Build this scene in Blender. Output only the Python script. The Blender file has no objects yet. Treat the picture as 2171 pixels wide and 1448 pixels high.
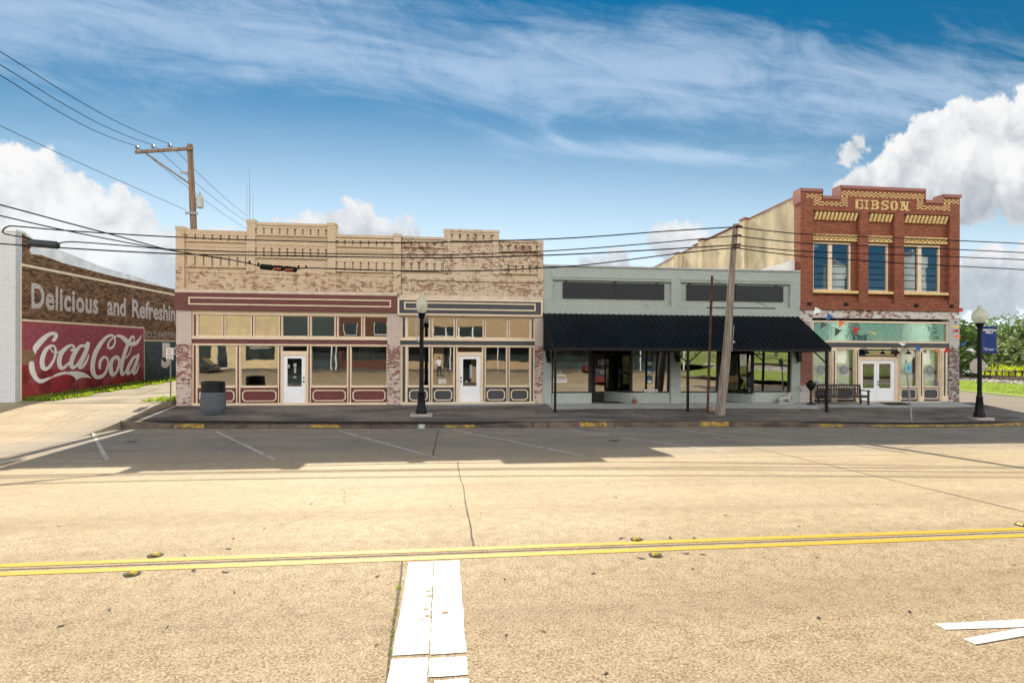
import bpy, bmesh, math, random
from mathutils import Vector, Matrix, noise as mnoise
random.seed(11)
SC = bpy.context.scene
COL = SC.collection
R = math.radians

# ------------------------------------------------------------------ camera
FPX, CX, HY, YAW, ROLL, CD, CH = 1199.0, 1085.5, 770.0, R(6.9), 0.003, 25.2, 2.35
cam = bpy.data.cameras.new("camera")
cam.sensor_width = 36.0
cam.lens = 36.0 * FPX / 2171.0
cam.shift_y = (HY - 724.0) / 2171.0
cam.clip_end = 6000.0
cam.clip_start = 0.05
camo = bpy.data.objects.new("camera", cam)
COL.objects.link(camo)
camo.matrix_world = (Matrix.Translation((0, -CD, CH)) @ Matrix.Rotation(-YAW, 4, 'Z')
                     @ Matrix.Rotation(R(90), 4, 'X') @ Matrix.Rotation(ROLL, 4, 'Z'))
SC.camera = camo

# ------------------------------------------------------------------ light
SUN_AZ, SUN_EL = R(-6.8), R(34.3)           # azimuth from +Y towards +X
sdir = Vector((math.sin(SUN_AZ) * math.cos(SUN_EL), math.cos(SUN_AZ) * math.cos(SUN_EL), math.sin(SUN_EL)))
sl = bpy.data.lights.new("sun", 'SUN')
sl.energy = 4.5
sl.angle = R(0.5)
sl.color = (1.0, 0.91, 0.73)
slo = bpy.data.objects.new("sun", sl)
COL.objects.link(slo)
slo.rotation_euler = (-sdir).to_track_quat('-Z', 'Y').to_euler()
SC.view_settings.view_transform = 'Standard'
SC.view_settings.look = 'None'
SC.view_settings.gamma = 1.0
SC.view_settings.exposure = 1.06
SC.cycles.max_bounces = 8
SC.cycles.transparent_max_bounces = 12
SC.cycles.use_denoising = True


def ray(px, py):
    x = (px - CX) / FPX
    y = -(py - HY) / FPX
    c, s = math.cos(ROLL), math.sin(ROLL)
    a, b = x * c - y * s, x * s + y * c
    ct, st = math.cos(YAW), math.sin(YAW)
    return Vector((a * ct + st, -a * st + ct, b))


def at_y(px, py, Y=0.0):                     # a measured pixel on the plane y = Y, in metres
    d = ray(px, py)
    t = (Y + CD) / d.y
    return Vector((t * d.x, Y, CH + t * d.z))


def at_z(px, py, Z=0.0):
    d = ray(px, py)
    t = (Z - CH) / d.z
    return Vector((t * d.x, -CD + t * d.y, Z))


def at_x(px, py, X):
    d = ray(px, py)
    t = X / d.x
    return Vector((X, -CD + t * d.y, CH + t * d.z))


def fx(px, py=760, Y=0.0):
    return at_y(px, py, Y).x


# ------------------------------------------------------------------ node helper
class NT:
    def __init__(s, nt):
        s.nt = nt
        s.L = nt.links

    def n(s, typ, ins=None, **props):
        nd = s.nt.nodes.new(typ)
        for k, v in props.items():
            setattr(nd, k, v)
        for k, v in (ins or {}).items():
            s.put(nd.inputs[k], v)
        return nd

    def put(s, sock, v):
        if isinstance(v, bpy.types.NodeSocket):
            s.L.new(v, sock)
        elif isinstance(v, bpy.types.Node):
            s.L.new(v.outputs[0], sock)
        else:
            if isinstance(v, tuple) and len(v) == 3 and sock.type == 'RGBA':
                v = (*v, 1.0)
            sock.default_value = v

    def math(s, op, a, b=0.0, c=0.0, clamp=False):
        nd = s.n('ShaderNodeMath', {0: a, 1: b, 2: c}, operation=op, use_clamp=clamp)
        return nd.outputs[0]

    def vmath(s, op, a, b=(0, 0, 0)):
        nd = s.n('ShaderNodeVectorMath', {0: a, 1: b}, operation=op)
        return nd.outputs['Value'] if op in ('LENGTH', 'DOT_PRODUCT', 'DISTANCE') else nd.outputs[0]

    def noise(s, vec, scale, detail=4, rough=0.55, dist=0.0, out=0):
        nd = s.n('ShaderNodeTexNoise', {'Vector': vec, 'Scale': scale, 'Detail': detail, 'Roughness': rough, 'Distortion': dist})
        return nd.outputs[out]

    def mix(s, fac, a, b, blend='MIX'):
        nd = s.n('ShaderNodeMix', data_type='RGBA', blend_type=blend, clamp_result=False)
        s.put(nd.inputs[0], fac)
        s.put(nd.inputs[6], a)
        s.put(nd.inputs[7], b)
        return nd.outputs[2]

    def rng(s, v, a, b, c=0.0, d=1.0, smooth=True):
        nd = s.n('ShaderNodeMapRange', {0: v, 1: a, 2: b, 3: c, 4: d}, interpolation_type='SMOOTHSTEP' if smooth else 'LINEAR')
        return nd.outputs[0]

    def sep(s, v):
        return s.n('ShaderNodeSeparateXYZ', {0: v}).outputs

    def comb(s, x, y, z=0.0):
        return s.n('ShaderNodeCombineXYZ', {0: x, 1: y, 2: z}).outputs[0]

    def ramp(s, fac, stops):
        nd = s.n('ShaderNodeValToRGB', {0: fac})
        cr = nd.color_ramp
        while len(cr.elements) > 1:
            cr.elements.remove(cr.elements[-1])
        for i, (p, c) in enumerate(stops):
            e = cr.elements[0] if i == 0 else cr.elements.new(p)
            e.position = p
            if not isinstance(c, tuple):
                c = (c, c, c)
            e.color = (*c, 1.0)
        return nd.outputs[0]


# ------------------------------------------------------------------ sky
world = bpy.data.worlds.new("World")
SC.world = world
world.use_nodes = True
wn = world.node_tree
wn.nodes.clear()
W = NT(wn)
sky = W.n('ShaderNodeTexSky', sky_type='NISHITA', sun_disc=False, sun_elevation=SUN_EL,
          sun_rotation=SUN_AZ, altitude=0.0, air_density=1.0, dust_density=0.0, ozone_density=1.2)
SKY_K = 0.06
CLOUD_K = 7.6


def sky_world():
    g = W.n('ShaderNodeTexCoord').outputs['Generated']
    x, y, z = W.sep(g)[0:3]
    yy = W.math('MAXIMUM', y, 0.08)
    u, v = W.math('DIVIDE', x, yy), W.math('DIVIDE', z, yy)
    p = W.comb(u, v, 0.0)
    base = W.n('ShaderNodeHueSaturation', {'Hue': 0.487, 'Saturation': 1.5, 'Value': 0.60, 'Color': sky}).outputs[0]
    # high cirrus: long streaks, stretched along the street
    pc = W.comb(W.math('MULTIPLY', u, 1.1), W.math('ADD', W.math('MULTIPLY', v, 5.5), W.math('MULTIPLY', u, 0.35)), 3.0)
    n1 = W.noise(pc, 2.4, 9, 0.62, 0.7)
    pc2 = W.comb(W.math('ADD', W.math('MULTIPLY', u, 1.0), W.math('MULTIPLY', v, 1.2)), W.math('MULTIPLY', v, 2.0), 7.0)
    n2 = W.noise(pc2, 5.5, 7, 0.65, 1.2)
    band = W.math('SUBTRACT', v, W.math('ADD', 0.535, W.math('MULTIPLY', u, -0.015)))
    band = W.math('POWER', 2.718, W.math('MULTIPLY', W.math('MULTIPLY', band, band), -95.0))
    band2 = W.math('SUBTRACT', v, W.math('ADD', W.math('ADD', 0.398, W.math('MULTIPLY', W.math('SUBTRACT', n2, 0.5), 0.03)), W.math('MULTIPLY', u, -0.035)))
    band2 = W.math('POWER', 2.718, W.math('MULTIPLY', W.math('MULTIPLY', band2, band2), -2600.0))
    band2 = W.math('MULTIPLY', band2, W.math('MULTIPLY', W.rng(u, 0.0, 0.3, 0.0, 1.0), W.rng(u, 0.75, 0.45, 0.0, 1.0)))
    low = W.rng(v, 0.02, 0.60, 1.0, 0.0)
    ci = W.math('ADD', W.math('MULTIPLY', n1, 0.7), W.math('MULTIPLY', n2, 0.45))
    cz = W.math('ADD', W.math('MULTIPLY', band, 0.42), W.math('MULTIPLY', band2, 0.30))
    ca = W.rng(W.math('ADD', ci, cz), 0.64, 1.12, 0.0, 0.44)
    haze = W.math('MULTIPLY', W.math('POWER', low, 1.3), 0.95)
    col = W.mix(haze, base, (7.9, 9.2, 10.1))
    col = W.mix(ca, col, (6.9, 7.9, 9.2))
    # cumulus heaps: (pixel x, pixel y, pixel radius)
    heaps = [(-60, 440, 150), (60, 420, 110), (150, 450, 95), (220, 470, 90), (285, 500, 80), (330, 560, 90), (120, 560, 150), (250, 590, 120),
             (470, 560, 80), (610, 500, 48), (660, 520, 70), (720, 490, 55), (768, 478, 60), (815, 505, 55), (860, 520, 40),
             (1455, 500, 40), (1425, 525, 45), (1500, 535, 50), (1300, 560, 42), (1270, 570, 34),
             (1798, 328, 30), (1822, 305, 22), (1782, 348, 20), (1925, 350, 75), (1990, 300, 72), (2050, 270, 72), (2120, 270, 75), (2200, 270, 90), (1880, 400, 70), (1825, 410, 55), (2060, 375, 92),
             (2180, 400, 90), (1960, 430, 62), (2250, 340, 95), (2110, 600, 85), (2190, 590, 75), (2040, 620, 50), (2250, 640, 90)]
    wob = W.noise(p, 9.0, 6, 0.6, 0.3, out=1)
    wob2 = W.noise(p, 28.0, 5, 0.6, 0.2, out=1)
    q = W.vmath('ADD', p, W.vmath('MULTIPLY', W.vmath('SUBTRACT', wob, (0.5, 0.5, 0.5)), (0.11, 0.11, 0)))
    q = W.vmath('ADD', q, W.vmath('MULTIPLY', W.vmath('SUBTRACT', wob2, (0.5, 0.5, 0.5)), (0.05, 0.05, 0)))
    sm = None
    hi = None
    for (px, py, r) in heaps:
        d = ray(px, py)
        cu, cv = d.x / d.y, d.z / d.y
        rr = r * 1.06 / FPX / d.y
        dist = W.vmath('DISTANCE', q, (cu, cv, 0.0))
        f = W.math('MULTIPLY_ADD', dist, -1.0 / rr, 1.0)
        # lit side of every heap: up and to the left, where the sun stands
        dist2 = W.vmath('DISTANCE', q, (cu - rr * 0.15, cv + rr * 0.55, 0.0))
        f2 = W.math('MULTIPLY_ADD', dist2, -1.0 / (rr * 1.25), 1.0)
        f = W.math('MULTIPLY', f, rr * 9.0)
        f2 = W.math('MULTIPLY', f2, rr * 9.0)
        sm = f if sm is None else W.math('MAXIMUM', sm, f)
        hi = f2 if hi is None else W.math('MAXIMUM', hi, f2)
    sm = W.math('ADD', sm, W.math('MULTIPLY', W.math('SUBTRACT', W.noise(p, 22.0, 8, 0.7, 0.8), 0.5), 0.22))
    al = W.math('MULTIPLY', W.rng(sm, 0.0, 0.13), W.rng(v, 0.02, 0.3, 0.72, 1.0, False))
    edge = W.math('SUBTRACT', hi, W.math('MULTIPLY', sm, 0.5))
    det = W.noise(W.vmath('ADD', p, (0.0, 0.0, 0.4)), 16.0, 6, 0.62, 0.4)
    lit = W.math('ADD', W.math('MULTIPLY', edge, 1.1), W.math('MULTIPLY', W.math('SUBTRACT', det, 0.5), 1.35))
    big = W.math('ADD', W.rng(v, 0.10, 0.42, 0.08, 0.16, False), W.math('MULTIPLY', W.rng(v, 0.10, 0.40, -0.40, -0.02, False), W.rng(u, 0.4, 0.8)))
    lit = W.math('ADD', W.math('ADD', lit, 0.30), big)
    ccol = W.ramp(W.rng(lit, 0.0, 1.0, 0, 1, False), [(0.0, (0.47, 0.51, 0.57)), (0.4, (0.66, 0.69, 0.73)), (0.7, (0.86, 0.88, 0.9)), (1.0, (1.0, 1.0, 1.0))])
    ccol = W.mix(1.0, ccol, (CLOUD_K, CLOUD_K, CLOUD_K), 'MULTIPLY')
    col2 = W.mix(al, col, ccol)
    # added cloud band behind the photographer, bright fill light for the shaded fronts
    nb = W.noise(g, 2.6, 7, 0.6, 0.3)
    nb = W.math('ADD', nb, W.math('SUBTRACT', W.math('MULTIPLY', W.rng(z, 0.19, 0.28), 0.34), W.math('MULTIPLY', W.rng(z, 0.50, 0.68), 0.42)))
    back = W.mix(W.rng(nb, 0.56, 0.66, 0.0, 0.95), base, (30.0, 29.3, 28.6))
    fr = W.rng(y, 0.05, 0.14)
    fin = W.mix(fr, back, col2)
    bg = W.n('ShaderNodeBackground', {'Color': fin, 'Strength': SKY_K})
    out = W.n('ShaderNodeOutputWorld', {0: bg})


sky_world()
world.cycles.sampling_method = 'MANUAL'
world.cycles.sample_map_resolution = 512

# ------------------------------------------------------------------ mesh builder
ORG = {}


class MB:
    def __init__(s):
        s.v, s.f, s.m = [], [], []

    def poly(s, pts, m=0):
        i = len(s.v)
        s.v += [Vector(p) for p in pts]
        s.f.append(tuple(range(i, i + len(pts))))
        s.m.append(m)

    def box(s, x0, x1, y0, y1, z0, z1, m=0):
        s.hexa([(x0, y0, z0), (x1, y0, z0), (x1, y1, z0), (x0, y1, z0), (x0, y0, z1), (x1, y0, z1), (x1, y1, z1), (x0, y1, z1)], m)

    def hexa(s, p, m=0):
        i = len(s.v)
        s.v += [Vector(q) for q in p]
        for f in ((0, 3, 2, 1), (4, 5, 6, 7), (0, 1, 5, 4), (1, 2, 6, 5), (2, 3, 7, 6), (3, 0, 4, 7)):
            s.f.append(tuple(i + k for k in f))
            s.m.append(m)

    def prism(s, pts, off, m=0):             # closed outline pts, extruded by the vector off
        off = Vector(off)
        a = [Vector(p) for p in pts]
        i, n = len(s.v), len(a)
        s.v += a + [p + off for p in a]
        s.f.append(tuple(range(i + n - 1, i - 1, -1)))
        s.f.append(tuple(range(i + n, i + 2 * n)))
        s.m += [m, m]
        for k in range(n):
            j = (k + 1) % n
            s.f.append((i + k, i + j, i + n + j, i + n + k))
            s.m.append(m)

    def ring(s, x0, x1, z0, z1, w, y0, y1, m=0, wb=None):   # a picture-frame in the facade plane
        wb = w if wb is None else wb
        s.box(x0, x0 + w, y0, y1, z0, z1, m)
        s.box(x1 - w, x1, y0, y1, z0, z1, m)
        s.box(x0 + w, x1 - w, y0, y1, z1 - w, z1, m)
        s.box(x0 + w, x1 - w, y0, y1, z0, z0 + wb, m)

    def tube(s, path, r, n=8, m=0, caps=True):
        P = [Vector(p) for p in path]
        rs = r if isinstance(r, (list, tuple)) else [r] * len(P)
        i = len(s.v)
        prev = None
        for k, p in enumerate(P):
            t = (P[min(k + 1, len(P) - 1)] - P[max(k - 1, 0)])
            t = t.normalized() if t.length > 1e-9 else Vector((0, 0, 1))
            if prev is None:
                a = t.cross(Vector((0, 0, 1)))
                if a.length < 1e-3:
                    a = t.cross(Vector((1, 0, 0)))
            else:
                a = prev - t * prev.dot(t)
            a.normalize()
            prev = a
            b = t.cross(a)
            for q in range(n):
                an = 2 * math.pi * q / n
                s.v.append(p + (a * math.cos(an) + b * math.sin(an)) * rs[k])
        for k in range(len(P) - 1):
            for q in range(n):
                q2 = (q + 1) % n
                s.f.append((i + k * n + q, i + k * n + q2, i + (k + 1) * n + q2, i + (k + 1) * n + q))
                s.m.append(m)
        if caps:
            s.f.append(tuple(i + q for q in range(n - 1, -1, -1)))
            e = i + (len(P) - 1) * n
            s.f.append(tuple(e + q for q in range(n)))
            s.m += [m, m]

    def lathe(s, cx, cy, prof, n=20, m=0, caps=True):
        i = len(s.v)
        for (r, z) in prof:
            for q in range(n):
                an = 2 * math.pi * q / n
                s.v.append(Vector((cx + r * math.cos(an), cy + r * math.sin(an), z)))
        for k in range(len(prof) - 1):
            for q in range(n):
                q2 = (q + 1) % n
                s.f.append((i + k * n + q, i + k * n + q2, i + (k + 1) * n + q2, i + (k + 1) * n + q))
                s.m.append(m)
        if caps:
            s.f.append(tuple(i + q for q in range(n - 1, -1, -1)))
            e = i + (len(prof) - 1) * n
            s.f.append(tuple(e + q for q in range(n)))
            s.m += [m, m]

    def ball(s, c, r, n=10, m=0, sc=(1, 1, 1)):
        c = Vector(c)
        prof = [(math.sin(math.pi * k / n) * r, -math.cos(math.pi * k / n) * r) for k in range(1, n)]
        i = len(s.v)
        nn = n + 4
        s.lathe(0, 0, prof, nn, m)
        for k in range(i, len(s.v)):
            p = s.v[k]
            s.v[k] = Vector((c.x + p.x * sc[0], c.y + p.y * sc[1], c.z + p.z * sc[2]))

    def build(s, name, mats, parent=None, smooth=False, origin=None, recalc=True):
        if not isinstance(mats, (list, tuple)):
            mats = [mats]
        if parent is not None:
            o0 = ORG[parent]
        elif origin is not None:
            o0 = Vector(origin)
        else:
            mn = [min(p[k] for p in s.v) for k in range(3)]
            mx = [max(p[k] for p in s.v) for k in range(3)]
            o0 = Vector(((mn[0] + mx[0]) / 2, (mn[1] + mx[1]) / 2, mn[2]))
        me = bpy.data.meshes.new(name)
        me.from_pydata([p - o0 for p in s.v], [], s.f)
        for mt in mats:
            me.materials.append(mt)
        me.polygons.foreach_set('material_index', s.m)
        if recalc:
            bm = bmesh.new()
            bm.from_mesh(me)
            bmesh.ops.recalc_face_normals(bm, faces=bm.faces)
            bm.to_mesh(me)
            bm.free()
        if smooth:
            me.polygons.foreach_set('use_smooth', [True] * len(me.polygons))
            if hasattr(me, 'set_sharp_from_angle'):
                me.set_sharp_from_angle(angle=R(42))
        ob = bpy.data.objects.new(name, me)
        COL.objects.link(ob)
        if parent is not None:
            ob.parent = parent
        else:
            ob.location = o0
        ORG[ob] = o0
        return ob


def tag(o, label=None, cat=None, group=None, kind=None):
    if label:
        o['label'] = label
    if cat:
        o['category'] = cat
    if group:
        o['group'] = group
    if kind:
        o['kind'] = kind
    return o


def thing(name, label, cat, loc, group=None):
    o = bpy.data.objects.new(name, None)
    o.empty_display_size = 0.2
    COL.objects.link(o)
    o.location = loc
    ORG[o] = Vector(loc)
    return tag(o, label, cat, group)


def copy_tree(o, parent=None):
    c = o.copy()
    COL.objects.link(c)
    if parent is not None:
        c.parent = parent
    for ch in list(o.children):
        copy_tree(ch, c)
    return c


def text_poly(txt, mp, mb, m=0, spacing=1.0, bold=0.0):
    """letters as flat faces; mp maps (0..1, 0..1) of the text's box to a point"""
    cu = bpy.data.curves.new('lettering', 'FONT')
    cu.body = txt
    cu.size = 1.0
    cu.resolution_u = 3
    cu.space_character = spacing
    cu.offset = bold
    ob = bpy.data.objects.new('lettering', cu)
    COL.objects.link(ob)
    dg = bpy.context.evaluated_depsgraph_get()
    dg.update()
    me = bpy.data.meshes.new_from_object(ob.evaluated_get(dg))
    vs = [v.co.copy() for v in me.vertices]
    fs = [tuple(p.vertices) for p in me.polygons]
    COL.objects.unlink(ob)
    bpy.data.objects.remove(ob)
    bpy.data.meshes.remove(me)
    x0, x1 = min(v.x for v in vs), max(v.x for v in vs)
    y0, y1 = 0.0, 0.729                     # baseline to cap height of the built-in face
    i = len(mb.v)
    for v in vs:
        mb.v.append(Vector(mp((v.x - x0) / (x1 - x0), (v.y - y0) / (y1 - y0))))
    for f in fs:
        mb.f.append(tuple(i + k for k in f))
        mb.m.append(m)


def smooth_path(pts, sub=5):
    out = []
    n = len(pts)
    for k in range(n - 1):
        p0, p1, p2, p3 = pts[max(k - 1, 0)], pts[k], pts[k + 1], pts[min(k + 2, n - 1)]
        for s in range(sub):
            t = s / sub
            out.append(tuple(0.5 * ((2 * b) + (c - a) * t + (2 * a - 5 * b + 4 * c - d) * t * t + (-a + 3 * b - 3 * c + d) * t ** 3)
                             for a, b, c, d in zip(p0, p1, p2, p3)))
    out.append(tuple(pts[-1]))
    return out


# ------------------------------------------------------------------ materials
def newmat(name):
    m = bpy.data.materials.new(name)
    m.use_nodes = True
    m.node_tree.nodes.clear()
    N = NT(m.node_tree)
    return m, N


def finish(N, col, rough=0.7, metal=0.0, bump=None, bstr=0.3, bdist=0.01, spec=0.4, extra=None):
    ins = {'Base Color': col, 'Roughness': rough, 'Metallic': metal, 'Specular IOR Level': spec}
    b = N.n('ShaderNodeBsdfPrincipled', ins)
    if bump is not None:
        bn = N.n('ShaderNodeBump', {'Strength': bstr, 'Distance': bdist, 'Height': bump})
        N.put(b.inputs['Normal'], bn.outputs[0])
    sh = b.outputs[0]
    if extra:
        sh = extra(sh)
    N.n('ShaderNodeOutputMaterial', {0: sh})


def pos(N):
    return N.n('ShaderNodeNewGeometry').outputs['Position']


def pm(name, col, rough=0.6, metal=0.0, var=0.12, nscale=6.0, bump=0.1, spec=0.4, stretch=(1, 1, 1), stain=None, samt=0.0):
    m, N = newmat(name)
    p = pos(N)
    ps = N.vmath('MULTIPLY', p, stretch)
    n = N.noise(ps, nscale, 6, 0.6)
    dark = tuple(c * (1 - var * 1.6) for c in col)
    lite = tuple(min(1.0, c * (1 + var)) for c in col)
    c = N.mix(N.rng(n, 0.3, 0.7), dark, lite)
    if stain:
        n2 = N.noise(ps, nscale * 0.37, 8, 0.68, 0.5)
        c = N.mix(N.rng(n2, 0.55 - samt * 0.2, 0.72 - samt * 0.2, 0, 0.85), c, stain)
    rr = N.rng(n, 0.2, 0.8, max(0.02, rough - 0.08), min(1, rough + 0.1))
    finish(N, c, rr, metal, n if bump else None, bump, 0.01, spec)
    return m


def brick(name, c1, c2, mortar, paint=None, paint2=None, zr=None, nscale=4.2, bw=0.215, bh=0.0755, tilt=0.0, soot=None, soot_amt=0.0, msize=0.011, horiz=1.0, bstr=0.6):
    m, N = newmat(name)
    p = pos(N)
    x, y, z = N.sep(p)[0:3]
    u = N.math('ADD', x, y)
    v = N.math('MULTIPLY_ADD', y, -tilt, z) if tilt else z
    vec = N.comb(u, v, 0.0)
    b = N.n('ShaderNodeTexBrick', {'Vector': vec, 'Color1': c1, 'Color2': c2, 'Mortar': mortar, 'Scale': 1.0, 'Mortar Size': msize,
                                   'Mortar Smooth': 0.25, 'Brick Width': bw, 'Row Height': bh, 'Bias': 0.0})
    rb = N.n('ShaderNodeTexBrick', {'Vector': vec, 'Color1': (0, 0, 0), 'Color2': (1, 1, 1), 'Mortar': (.5, .5, .5), 'Scale': 1.0, 'Mortar Size': msize,
                                    'Mortar Smooth': 0.1, 'Brick Width': bw, 'Row Height': bh, 'Bias': 0.0})
    col = b.outputs[0]
    nl = N.noise(p, 0.55, 5, 0.6)
    nf = N.noise(p, 14.0, 5, 0.65)
    col = N.mix(N.rng(nf, 0.3, 0.72, 0, 0.38), col, (0.02, 0.015, 0.012), 'MIX') if not paint else col
    if paint:
        nv = N.noise(N.vmath('MULTIPLY', p, (1, 1, 1 + horiz * .4)), nscale, 9, 0.74, 0.5)
        n0 = N.noise(p, nscale * .28, 4, .6)
        nv = N.math('ADD', N.math('MULTIPLY', nv, .72), N.math('MULTIPLY', n0, .28))
        nv = N.math('ADD', nv, N.math('MULTIPLY', N.math('SUBTRACT', rb.outputs[0], 0.5), 0.10))
        nv = N.math('ADD', nv, N.math('MULTIPLY', N.math('SUBTRACT', nf, 0.5), 0.22))
        if zr:
            pe = N.ramp(N.math('DIVIDE', z, 12.0), [(a / 12.0, c) for a, c in zr])
        else:
            pe = 0.3
        mask = N.rng(N.math('SUBTRACT', nv, pe), -0.025, 0.03)
        pc = N.mix(N.rng(nl, 0.3, 0.7), paint, paint2 or paint)
        pc = N.mix(N.rng(nf, 0.25, 0.75, 0.0, 0.22), pc, tuple(k * 0.45 for k in paint))
        pc = N.mix(N.math('MULTIPLY', b.outputs['Fac'], 0.6), pc, tuple(k * 0.3 for k in paint))
        pc = N.mix(N.math('MULTIPLY', N.math('SUBTRACT', rb.outputs[0], 0.5), 0.16), pc, (0, 0, 0))
        col = N.mix(mask, col, pc)
    if soot:
        ns = N.noise(N.vmath('MULTIPLY', p, (1.0, 1.0, 0.5)), 0.9, 8, 0.7, 0.4)
        col = N.mix(N.rng(ns, 0.62 - soot_amt * 0.25, 0.8 - soot_amt * 0.25, 0, 0.8), col, soot)
    h = N.math('ADD', N.math('MULTIPLY', b.outputs['Fac'], -1.0), N.math('MULTIPLY', nf, 0.35))
    finish(N, col, 0.86, 0, h, bstr, 0.012, 0.25)
    return m


def glass(name, refl=0.24, tint=(0.55, 0.6, 0.58), wav=0.02, wscale=0.9, gcol=(1, 1, 1)):
    """shop glass: a mirror share over a tinted clear share, with the slow waviness of old panes"""
    m, N = newmat(name)
    p = pos(N)
    n = N.noise(p, wscale, 2, 0.4)
    bn = N.n('ShaderNodeBump', {'Strength': 1.0, 'Distance': wav, 'Height': n})
    fr = N.n('ShaderNodeLayerWeight', {'Blend': 0.25, 'Normal': bn.outputs[0]}).outputs['Facing']
    dirt = N.noise(p, 3.0, 6, 0.7)
    k = N.math('ADD', N.rng(fr, 0.0, 1.0, refl, min(0.9, refl + 0.5), False), N.rng(dirt, 0.4, 0.8, -0.02, 0.03))
    gl = N.n('ShaderNodeBsdfGlossy', {'Color': gcol, 'Roughness': 0.015, 'Normal': bn.outputs[0]})
    tr = N.n('ShaderNodeBsdfTransparent', {'Color': tint})
    mx = N.n('ShaderNodeMixShader', {0: k, 1: tr, 2: gl})
    N.n('ShaderNodeOutputMaterial', {0: mx})
    return m


def leafmat(name, c1, c2, trans=0.45):
    m, N = newmat(name)
    p = pos(N)
    n = N.noise(p, 1.3, 5, 0.6)
    n2 = N.noise(p, 9.0, 2, 0.5)
    c = N.mix(N.rng(N.math('ADD', N.math('MULTIPLY', n, 0.6), N.math('MULTIPLY', n2, 0.4)), 0.35, 0.65), c1, c2)
    d = N.n('ShaderNodeBsdfDiffuse', {'Color': c})
    t = N.n('ShaderNodeBsdfTranslucent', {'Color': N.mix(1.0, c, (1.15, 1.25, 0.55), 'MULTIPLY')})
    g = N.n('ShaderNodeBsdfGlossy', {'Color': (0.6, 0.65, 0.6), 'Roughness': 0.5})
    a = N.n('ShaderNodeMixShader', {0: trans, 1: d, 2: t})
    b = N.n('ShaderNodeMixShader', {0: 0.05, 1: a, 2: g})
    N.n('ShaderNodeOutputMaterial', {0: b})
    return m


def road_mat():
    m, N = newmat('exposed_aggregate_concrete')
    p = pos(N)
    x, y, z = N.sep(p)[0:3]
    vo = N.n('ShaderNodeTexVoronoi', {'Vector': p, 'Scale': 72.0, 'Randomness': 1.0}, feature='F1')
    v1 = N.sep(vo.outputs['Color'])[0]
    vo2 = N.n('ShaderNodeTexVoronoi', {'Vector': p, 'Scale': 48.0, 'Randomness': 1.0}, feature='F1')
    v2 = N.sep(vo2.outputs['Color'])[1]
    big = N.noise(p, 0.35, 7, 0.62, 0.4)
    mid = N.noise(p, 2.6, 7, 0.66)
    tone = N.mix(N.rng(big, 0.32, 0.68), (0.43, 0.335, 0.21), (0.51, 0.41, 0.275))
    tone = N.mix(N.rng(mid, 0.35, 0.7, 0.0, 0.32), tone, (0.335, 0.255, 0.16))
    st = N.ramp(v1, [(0.0, (0.10, 0.07, 0.042)), (0.14, (0.26, 0.19, 0.115)), (0.5, (0.385, 0.295, 0.185)), (0.85, (0.475, 0.38, 0.255)), (1.0, (0.66, 0.58, 0.45))])
    # the slab this side of the centre line is worn down to coarser stone
    coarse = N.rng(y, -16.6, -19.6, 0.28, 0.6)
    col = N.mix(coarse, tone, st)
    col = N.mix(N.rng(v2, 0.86, 0.97, 0.0, 0.4), col, (0.12, 0.08, 0.05))
    # tyre tracks and drip line along the traffic lanes
    ws = N.noise(N.vmath('MULTIPLY', p, (0.12, 1.6, 1.0)), 1.0, 6, 0.62, 0.3)
    tr = N.math('ABSOLUTE', N.math('SUBTRACT', N.math('MODULO', N.math('ADD', y, 60.35), 1.8), 0.9))
    trk_ = N.math('MULTIPLY', N.rng(tr, 0.62, 0.15, 0.0, 1.0), N.rng(ws, 0.38, 0.62, 0.08, 0.38))
    col = N.mix(trk_, col, (0.25, 0.19, 0.125))
    pt = N.noise(p, 0.9, 9, 0.72, 1.2)
    col = N.mix(N.rng(pt, 0.60, 0.74, 0.0, 0.35), col, (0.21, 0.16, 0.105))
    # fine dark grit, thicker on the worn slab this side of the centre line
    g1 = N.noise(p, 44.0, 3, 0.75)
    g2 = N.noise(p, 5.0, 5, 0.65)
    gk = N.math('ADD', g1, N.math('MULTIPLY', N.math('SUBTRACT', g2, 0.5), 0.35))
    col = N.mix(N.math('MULTIPLY', N.rng(gk, 0.51, 0.59, 0.0, 1.0), N.rng(y, -14.0, -19.5, 0.35, 0.85)), col, (0.12, 0.075, 0.036))
    col = N.mix(N.rng(y, -17.9, -19.5, 0.0, 0.20), col, (0.22, 0.15, 0.08))
    # worn parking lane: drips and tyre dirt, plus building shade painted into the grey
    lane_shade = N.rng(y, -12.5, -8.5, 0.0, 1.0)
    lane_shade = N.math('MULTIPLY', lane_shade, N.rng(x, -13.5, -10.5, 0.0, 1.0))
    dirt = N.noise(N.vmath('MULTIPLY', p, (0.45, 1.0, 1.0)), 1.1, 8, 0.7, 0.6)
    col = N.mix(N.math('MULTIPLY', lane_shade, N.rng(dirt, 0.3, 0.66, 0.5, 0.95)), col, (0.18, 0.165, 0.148))
    ap = N.math('MULTIPLY', N.rng(x, -10.8, -12.2, 0.0, 1.0), N.rng(y, -6.0, -1.0, 0.15, 1.0))
    ad = N.noise(N.vmath('MULTIPLY', p, (1.0, 0.45, 1.0)), 0.8, 8, 0.7, 0.6)
    col = N.mix(N.math('MULTIPLY', ap, N.rng(ad, 0.46, 0.68, 0.0, 0.6)), col, (0.22, 0.175, 0.12))
    spots = N.noise(p, 1.7, 4, 0.8)
    col = N.mix(N.rng(spots, 0.74, 0.80, 0.0, 0.5), col, (0.14, 0.10, 0.07))
    h = N.math('ADD', N.math('MULTIPLY', v1, 0.6), N.math('MULTIPLY', mid, 0.8))
    finish(N, col, 0.85, 0, h, 0.35, 0.006, 0.25)
    return m


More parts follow.
